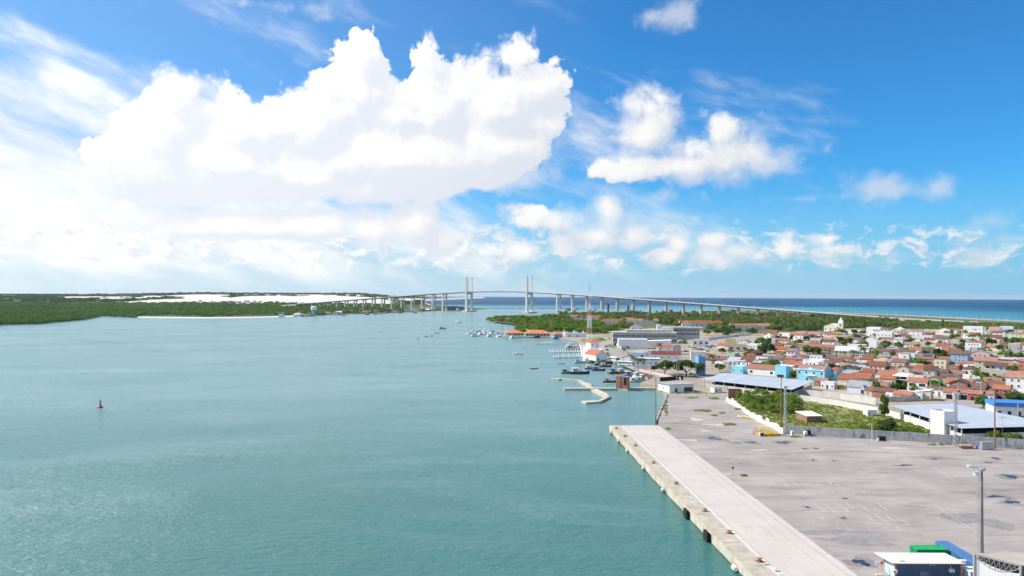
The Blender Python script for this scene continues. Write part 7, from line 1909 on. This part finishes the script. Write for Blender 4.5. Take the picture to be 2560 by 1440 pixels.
def plant_trees():
    rng = random.Random(21)
    for i, (px, py, h, w, k_) in enumerate(TREES):
        p = gp(px, py, Z0); near = min(LMARK + [('the stained yard wall', 2226, 1085), ('the long office building', 1612, 858), ('the wide metal shed', 2450, 1040), ('the waterside market', 1680, 945)], key=lambda q: (q[1] - px) ** 2 + (2.5 * (q[2] - py)) ** 2)
        sz = {'umbrella': 'spreading flat-topped', 'tall': 'tall narrow', 'round': 'small round' if w < 9 else 'round leafy'}[k_]
        t = thing('tree', f'{sz} green tree near {near[0]}', 'tree', tuple(p), rng.uniform(0, 6.28), 'trees in the town', (w / 2, w / 2, h))
        v = rng.randrange(4)
        put('trunk', TRUNK[k_, v % 2], t); put('crown', CROWN[k_, v], t)
    # a bush white with blossom
    p = gp(2540, 976, Z0); t = thing('flowering_bush', 'bush covered with white blossom beside the unfinished block', 'bush', tuple(p), 0, None, (4.4, 4.4, 4.8))
    put('trunk', TRUNK['round', 0], t); put('crown', CROWN['round', 0], t)
    put('blossom', crown_mesh('round', 47, 700, .045, [M['white_clean']]), t, None, 0, (1.04, 1.04, 1.03))
plant_trees()
# palms
def frond_mesh(seed):
    rng = random.Random(seed); mb = MB(); n = 7; L = 1.0; up = rng.uniform(.25, .6)
    pts = []
    for i in range(n + 1):
        s = i / n; pts.append((s * L * .95, up * s - (up + .55) * s * s, .11 * math.sin(math.pi * min(1, .12 + s * .88)) + .01))
    for (x0, z0, w0), (x1, z1, w1) in zip(pts, pts[1:]):
        for s in (-1, 1):
            k = len(mb.v)
            mb.poly([(x0, 0, z0), (x1, 0, z1), (x1 - .03, s * w1, z1 - w1 * .75), (x0 - .03, s * w0, z0 - w0 * .75)])
    return mb
FROND = [frond_mesh(i) for i in range(4)]
FRONDS = [f.mesh('frond', M['leaf_palm']) for f in FROND]
def palm_crown(seed, nf=17):
    rng = random.Random(seed); mb = MB()
    for i in range(nf):
        f = FROND[rng.randrange(4)]; a = i * 2.4 + rng.uniform(-.2, .2); e = rng.uniform(-.5, .55); k = len(mb.v); s = rng.uniform(.85, 1.1)
        Mx = Matrix.Rotation(a, 3, 'Z') @ Matrix.Rotation(-e, 3, 'Y')
        mb.v += [tuple(Mx @ (Vector(q) * s)) for q in f.v]; mb.f += [tuple(k + j for j in g) for g in f.f]; mb.m += [0] * len(f.f)
    return mb.mesh('crown', M['leaf_palm'])
PCROWN = [palm_crown(i) for i in range(5)]
def ptrunk(seed):
    rng = random.Random(seed); mb = MB(); lean = rng.uniform(-.06, .06); p = Vector((0, 0, -.01))
    for i in range(5):
        s = (i + 1) / 5; q = Vector((lean * s * s, lean * .5 * s, s)); mb.tube(p, q, .018 - .005 * i / 5, .018 - .005 * (i + 1) / 5, n=6); p = q
    return mb.mesh('trunk', M['trunk_palm']), p
PTRUNK = [ptrunk(i) for i in range(4)]
def palm(px, py, h, label, group, parts=False, z=Z0, rng=random.Random(6)):
    p = gp(px, py, z); t = thing('palm_tree', label, 'palm', tuple(p), rng.uniform(0, 6.28), group)
    me, top = PTRUNK[rng.randrange(4)]; put('trunk', me, t, None, 0, (h, h, h)); R_ = min(5.2, h * .38)
    if parts:
        for i in range(16):
            o = put('frond', FRONDS[i % 4], t, tuple(top * h), 0, (R_, R_, R_)); o.rotation_euler = (0, -rng.uniform(-.45, .6), i * 2.4)
    else: put('crown', PCROWN[rng.randrange(5)], t, tuple(top * h), rng.uniform(0, 6), (R_, R_, R_))
for i_, (px, py, h) in enumerate(PALMS):
    near = min(LMARK + [('the waterside road', 1590, 920), ('the long office building', 1660, 850)], key=lambda q: (q[1] - px) ** 2 + (2.5 * (q[2] - py)) ** 2)
    palm(px, py, h, f'coconut palm with drooping fronds near {near[0]}', 'palms in the town', i_ < 3 or i_ in (14, 15, 17))
def estate_palms():
    rng = random.Random(31)
    palm(1374, 803, 13, 'lone tall palm standing above the mangrove point', 'palms of the estate')
    for i in range(95):
        px = rng.choice([rng.uniform(1390, 1480), rng.uniform(1480, 1680), rng.uniform(1780, 1840), rng.uniform(1540, 1700)]); py = rng.uniform(787, 813) if px < 1500 else rng.uniform(792, 820)
        near = 'the mangrove point' if px < 1450 else ('the radio mast' if px < 1540 else ('the long white barrack' if px < 1700 else 'the orange-roofed barracks'))
        palm(px, py, rng.uniform(12, 18), f'coconut palm of the grove near {near}, {"front" if py > 803 else "back"} rows', 'palms of the estate', rng=rng)
    for px, py, h in ((2150, 808, 11), (2160, 806, 10), (2120, 812, 11), (2135, 812, 11), (2104, 814, 11), (2200, 800, 9)): palm(px, py, h, 'coconut palm near the bridge ramp and the church', 'palms of the estate', rng=rng)
estate_palms()

def mass(name, label, pts, rad, hgt, n_leaf, leaf, mt, seed, skirt=False):
    """many crowns as one mass: pts (n,3), rad/hgt (n,)"""
    rng = np.random.default_rng(seed); n = len(pts)
    idx = np.repeat(np.arange(n), n_leaf); m = len(idx)
    d = rng.normal(0, 1, (m, 3)); d /= np.linalg.norm(d, axis=1, keepdims=True); d[:, 2] = np.where(d[:, 2] < (-.6 if skirt else -.2), -d[:, 2], d[:, 2])
    sub = rng.integers(0, 4, m)                     # four lobes per crown
    off = rng.normal(0, .33, (n, 4, 3)); off[..., 2] *= .5
    c = off[idx, sub] * np.array([1, 1, 1]) + d * rng.uniform(.55, .85, m)[:, None] * .72
    C = pts[idx] + np.stack([c[:, 0] * rad[idx], c[:, 1] * rad[idx], (c[:, 2] * .5 + .5) * hgt[idx]], 1)
    C[:, 2] = np.maximum(C[:, 2], pts[idx][:, 2] + .1)
    v, f = leaf_quads(C, d + np.array([0, 0, .3]), leaf * rad[idx], rng)
    o = put(name, np_mesh(name, v, f, [mt])); kind(o, 'stuff'); o['label'] = label
    return o
def scatter(poly, n, seed, z=Z0):
    rng = np.random.default_rng(seed); xs = [p[0] for p in poly]; ys = [p[1] for p in poly]; out = []
    while len(out) < n:
        p = (rng.uniform(min(xs), max(xs)), rng.uniform(min(ys), max(ys)))
        if inside(p, poly) and not any(abs(p[0] - a) < c * .45 + 5 and -4 < p[1] - b < 9 for a, b, c in EST): out.append(tuple(gp(p[0], p[1], z)))
    return np.array(out)
def masses():
    rng = np.random.default_rng(2)
    # mangroves across the river
    P = []
    while len(P) < 7500:
        px = rng.uniform(-480, 1010); e = float(bank_edge(px))
        if 176 < px < 205: e = max(e, float(gp(px, 801, 0).y)) if px < 203 else e
        t = rng.uniform(0, 1)
        d = e + 4 + (3150 - e) * t ** 1.15
        if 340 < px < 735 and d < e + 120 + 40 * math.sin(px / 31): continue
        if px > 700 and d < e + 30 and rng.uniform() < .75: continue
        if px > 700 and rng.uniform() < .35: continue
        P.append((px, d, e))
    P = np.array(P); x = (P[:, 0] - 1280) / FPX * P[:, 1]
    h, s = bank_height(P[:, 0], P[:, 1])
    pts = np.stack([x, P[:, 1], h + drop(P[:, 1]) - .8], 1)
    rad = rng.uniform(4.5, 8.5, len(P)) * np.interp(P[:, 1], [1100, 2200, 3200], [.85, 1.1, 1.7]); hg = rng.uniform(5.5, 10.5, len(P)) * np.interp(P[:, 0], [-480, 200, 700, 1000], [1.0, 1, 1.05, 1.1])
    mass('mangrove_forest', 'dense green mangrove forest covering the far river bank', pts, rad, hg, 46, .20, M['leaf_mangrove'], 5, True)
    # front row of mangroves standing in the water
    px = np.concatenate([np.arange(-460, 203, 3.2), np.arange(205, 345, 4.0)]); px = px + rng.uniform(-1.5, 1.5, len(px)); e = np.array([float(bank_edge(q)) for q in px]) + rng.uniform(0, 5, len(px))
    pts = np.stack([(px - 1280) / FPX * e, e, np.full(len(px), -.3)], 1)
    mass('mangrove_edge', 'front row of mangroves standing in the water of the far bank', pts, rng.uniform(4, 7, len(px)), rng.uniform(5, 8.5, len(px)), 170, .12, M['leaf_mangrove'], 6, True)
    # dark far woods on the hills
    px = rng.uniform(-400, 1060, 2600); d = rng.uniform(3150, 8500, 2600); hh, ss = bank_height(px, d); keep = (ss < .25); px, d, hh = px[keep], d[keep], hh[keep]
    pts = np.stack([(px - 1280) / FPX * d, d, hh + drop(d) - 1], 1)
    mass('hill_woods', 'dark woods on the far hills behind the white dunes', pts, rng.uniform(14, 30, len(px)), rng.uniform(3, 6.5, len(px)), 30, .28, M['leaf_dark'], 8)
    # woods of the peninsula
    poly = [(1226, 802), (1262, 808), (1296, 813), (1310, 824), (1330, 832), (1420, 836), (1500, 838), (1560, 824), (1650, 812), (1660, 800), (1560, 790), (1480, 787), (1400, 792), (1330, 798), (1260, 800)]
    pts = scatter(poly, 560, 3, Z0 - 1.5)
    edge = [gp(*q, -.6) for q in ((1452, 852), (1430, 851), (1380, 846), (1352, 844), (1318, 839), (1300, 834), (1298, 824), (1326, 819), (1300, 813), (1264, 808), (1236, 805), (1225, 802), (1228, 800), (1262, 797), (1310, 794))]
    ep = []
    for a, b in zip(edge, edge[1:]):
        for i in range(max(1, int((b - a).length / 5))):
            q = a.lerp(b, i / max(1, int((b - a).length / 5))); ep.append((q.x + rng.uniform(-3, 3), q.y + rng.uniform(-2, 4), -.6))
    ep = np.array(ep); low = np.array([2.2 if topx(q)[0] > 1310 and q[1] < 1000 else 7.0 for q in ep])
    mass('shore_mangroves', 'mangroves rooted along the water edge of the peninsula', ep, np.where(low < 3, 2.6, rng.uniform(4, 6.5, len(ep))), low * rng.uniform(.8, 1.3, len(ep)), 150, .13, M['leaf'], 19, True); mass('mangrove_grove', 'bright green mangrove grove around the yacht club', pts, rng.uniform(5, 8.5, 560), rng.uniform(7, 12, 560), 210, .105, M['leaf'], 9, True)
    poly = [(1380, 789), (1480, 786), (1560, 784), (1700, 785), (1800, 783), (1900, 786), (2000, 790), (2180, 800), (2240, 806), (2240, 822), (2150, 824), (2000, 828), (1900, 832), (1820, 836), (1760, 826), (1680, 815), (1600, 806), (1500, 800), (1400, 797)]
    pts = scatter(poly, 900, 4, Z0 - 1); mass('coast_wood', 'mixed green wood between the town and the bridge', pts, rng.uniform(5, 10, 900), rng.uniform(7, 13, 900), 150, .115, M['leaf_scrub'], 10)
    poly = [(1620, 800), (1760, 806), (1900, 816), (2000, 818), (2200, 818), (2240, 822), (2100, 828), (2000, 832), (1900, 836), (1820, 838), (1780, 832), (1700, 822), (1640, 812)]
    pts = scatter(poly, 240, 14, Z0 - 1); mass('town_wood', 'dark leafy trees along the edge of the town below the bridge', pts, rng.uniform(5, 8, 240), rng.uniform(7, 11, 240), 190, .11, M['leaf_dark'], 16)
    poly = [(2180, 799), (2280, 797), (2400, 804), (2560, 812), (2700, 820), (2700, 830), (2560, 827), (2400, 826), (2240, 822)]
    pts = scatter(poly, 620, 5, Z0 - .8); mass('dune_scrub', 'low green scrub behind the surf beach', pts, rng.uniform(4, 9, 620), rng.uniform(2, 4.5, 620), 110, .12, M['leaf_scrub'], 11)
    # the scrub goes on over the open ground beside the town
    P = []
    while len(P) < 700:
        x, y = rng.uniform(260, 1010), rng.uniform(60, 1250)
        if topx((x, y, Z0))[0] > 2660 and (x > 345 or y > 260): P.append((x, y, Z0 - .6))
    P = np.array(P); mass('open_scrub', 'low scrub on the open ground beyond the town', P, rng.uniform(4, 9, 700), rng.uniform(2, 6, 700), 60, .17, M['leaf_scrub'], 23)
    # greenery between the houses
    pts = []
    rr = random.Random(8)
    while len(pts) < 260:
        px, py = rr.uniform(1760, 2600), rr.uniform(832, 990)
        if not inside((px, py), REGION): continue
        p = gp(px, py, Z0 - .5); pts.append(tuple(p))
    pts = np.array(pts); mass('garden_shrubs', 'garden shrubs growing between the houses of the town', pts, rng.uniform(1.6, 3.8, 260), rng.uniform(3.0, 6.0, 260), 150, .12, M['leaf'], 12)
    # bushes and weeds of the overgrown lot
    poly = [(1838, 992), (1900, 990), (1985, 1000), (1998, 1018), (1988, 1034), (1950, 1040), (1900, 1035), (1860, 1018)]
    pts = scatter(poly, 70, 6, Z0 - .3); mass('lot_bushes', 'thick green bushes in the overgrown lot behind the broken wall', pts, rng.uniform(2.0, 3.4, 70), rng.uniform(3.6, 6.0, 70), 420, .075, M['leaf'], 13)
    L2 = LOT[:1] + LOT[1:]
    pts = scatter(L2, 1500, 7, Z0 - .1); mass('lot_weeds', 'rough weeds and low growth covering the lot', pts, rng.uniform(.5, 1.5, 1500), rng.uniform(.3, .9, 1500), 46, .17, M['weed'], 14)
    poly = [(2150, 1062), (2260, 1072), (2330, 1088), (2360, 1102), (2250, 1098), (2160, 1088)]
    pts = scatter(poly, 34, 17, Z0 - .2); mass('lot_thicket', 'darker thicket along the stained wall of the lot', pts, rng.uniform(1.2, 2.2, 34), rng.uniform(1.2, 2.4, 34), 260, .09, M['leaf'], 18)
    # weeds in the cracks of the yard
    pts = []
    for (px, py, w, h, n) in ((1785, 996, 24, 5, 26), (1757, 1027, 40, 5, 34), (1824, 1061, 28, 5, 34), (1671, 1072, 12, 3, 12), (1806, 1033, 16, 3, 12), (1787, 1039, 16, 3, 12), (1730, 995, 30, 3, 14), (1850, 1023, 24, 5, 30), (1990, 1093, 24, 3, 22), (1665, 1020, 6, 40, 40), (1860, 1190, 14, 2, 8), (1740, 984, 120, 3, 50), (1940, 1088, 30, 2, 16), (2350, 1112, 60, 2, 20)):
        for i in range(n): pts.append(tuple(gp(px + rr.uniform(-w / 2, w / 2), py + rr.uniform(-h / 2, h / 2), Z0)))
    pts = np.array(pts); mass('yard_weeds', 'tufts of yellowish weeds in the cracks of the yard', pts, rng.uniform(.3, .8, len(pts)), rng.uniform(.15, .5, len(pts)), 36, .22, M['weed'], 15)
masses()

# ---------------------------------------------------------------- labels that single each thing out
def finish_labels():
    by = {}
    for o in THINGS: by.setdefault(o['label'], []).append(o)
    for lab, os_ in by.items():
        if len(os_) < 2: continue
        pos = sorted(os_, key=lambda o: topx(o.matrix_basis.translation)[0])
        for i, o in enumerate(pos):
            if len(pos) == 2: w = ('the left one', 'the right one')[i]
            elif i == 0: w = 'the leftmost'
            elif i == len(pos) - 1: w = 'the rightmost'
            elif i < 13: w = ORD[i] + ' from left'
            elif len(pos) - 1 - i < 13: w = ORD[len(pos) - 1 - i] + ' from right'
            else: w = None
            if w: o['label'] = lab + ', ' + w
finish_labels()

# ---------------------------------------------------------------- the air
def haze():
    m = bpy.data.materials.new('haze'); m.use_nodes = True; nt = m.node_tree; nt.nodes.clear(); X.tree = nt
    out = X.node('ShaderNodeOutputMaterial'); v = X.node('ShaderNodeVolumePrincipled')
    v.inputs['Color'].default_value = (.80, .90, 1.0, 1); v.inputs['Density'].default_value = HAZE; v.inputs['Anisotropy'].default_value = .2
    nt.links.new(v.outputs[0], out.inputs['Volume'])
    o = MB().box(-42000, 42000, -42000, 42000, -140, 122).build('haze', [m]); kind(o, 'stuff'); o['label'] = 'thin pale sea haze over the whole scene'
HAZE = 1.7e-5
SC.cycles.volume_bounces = 0
haze()
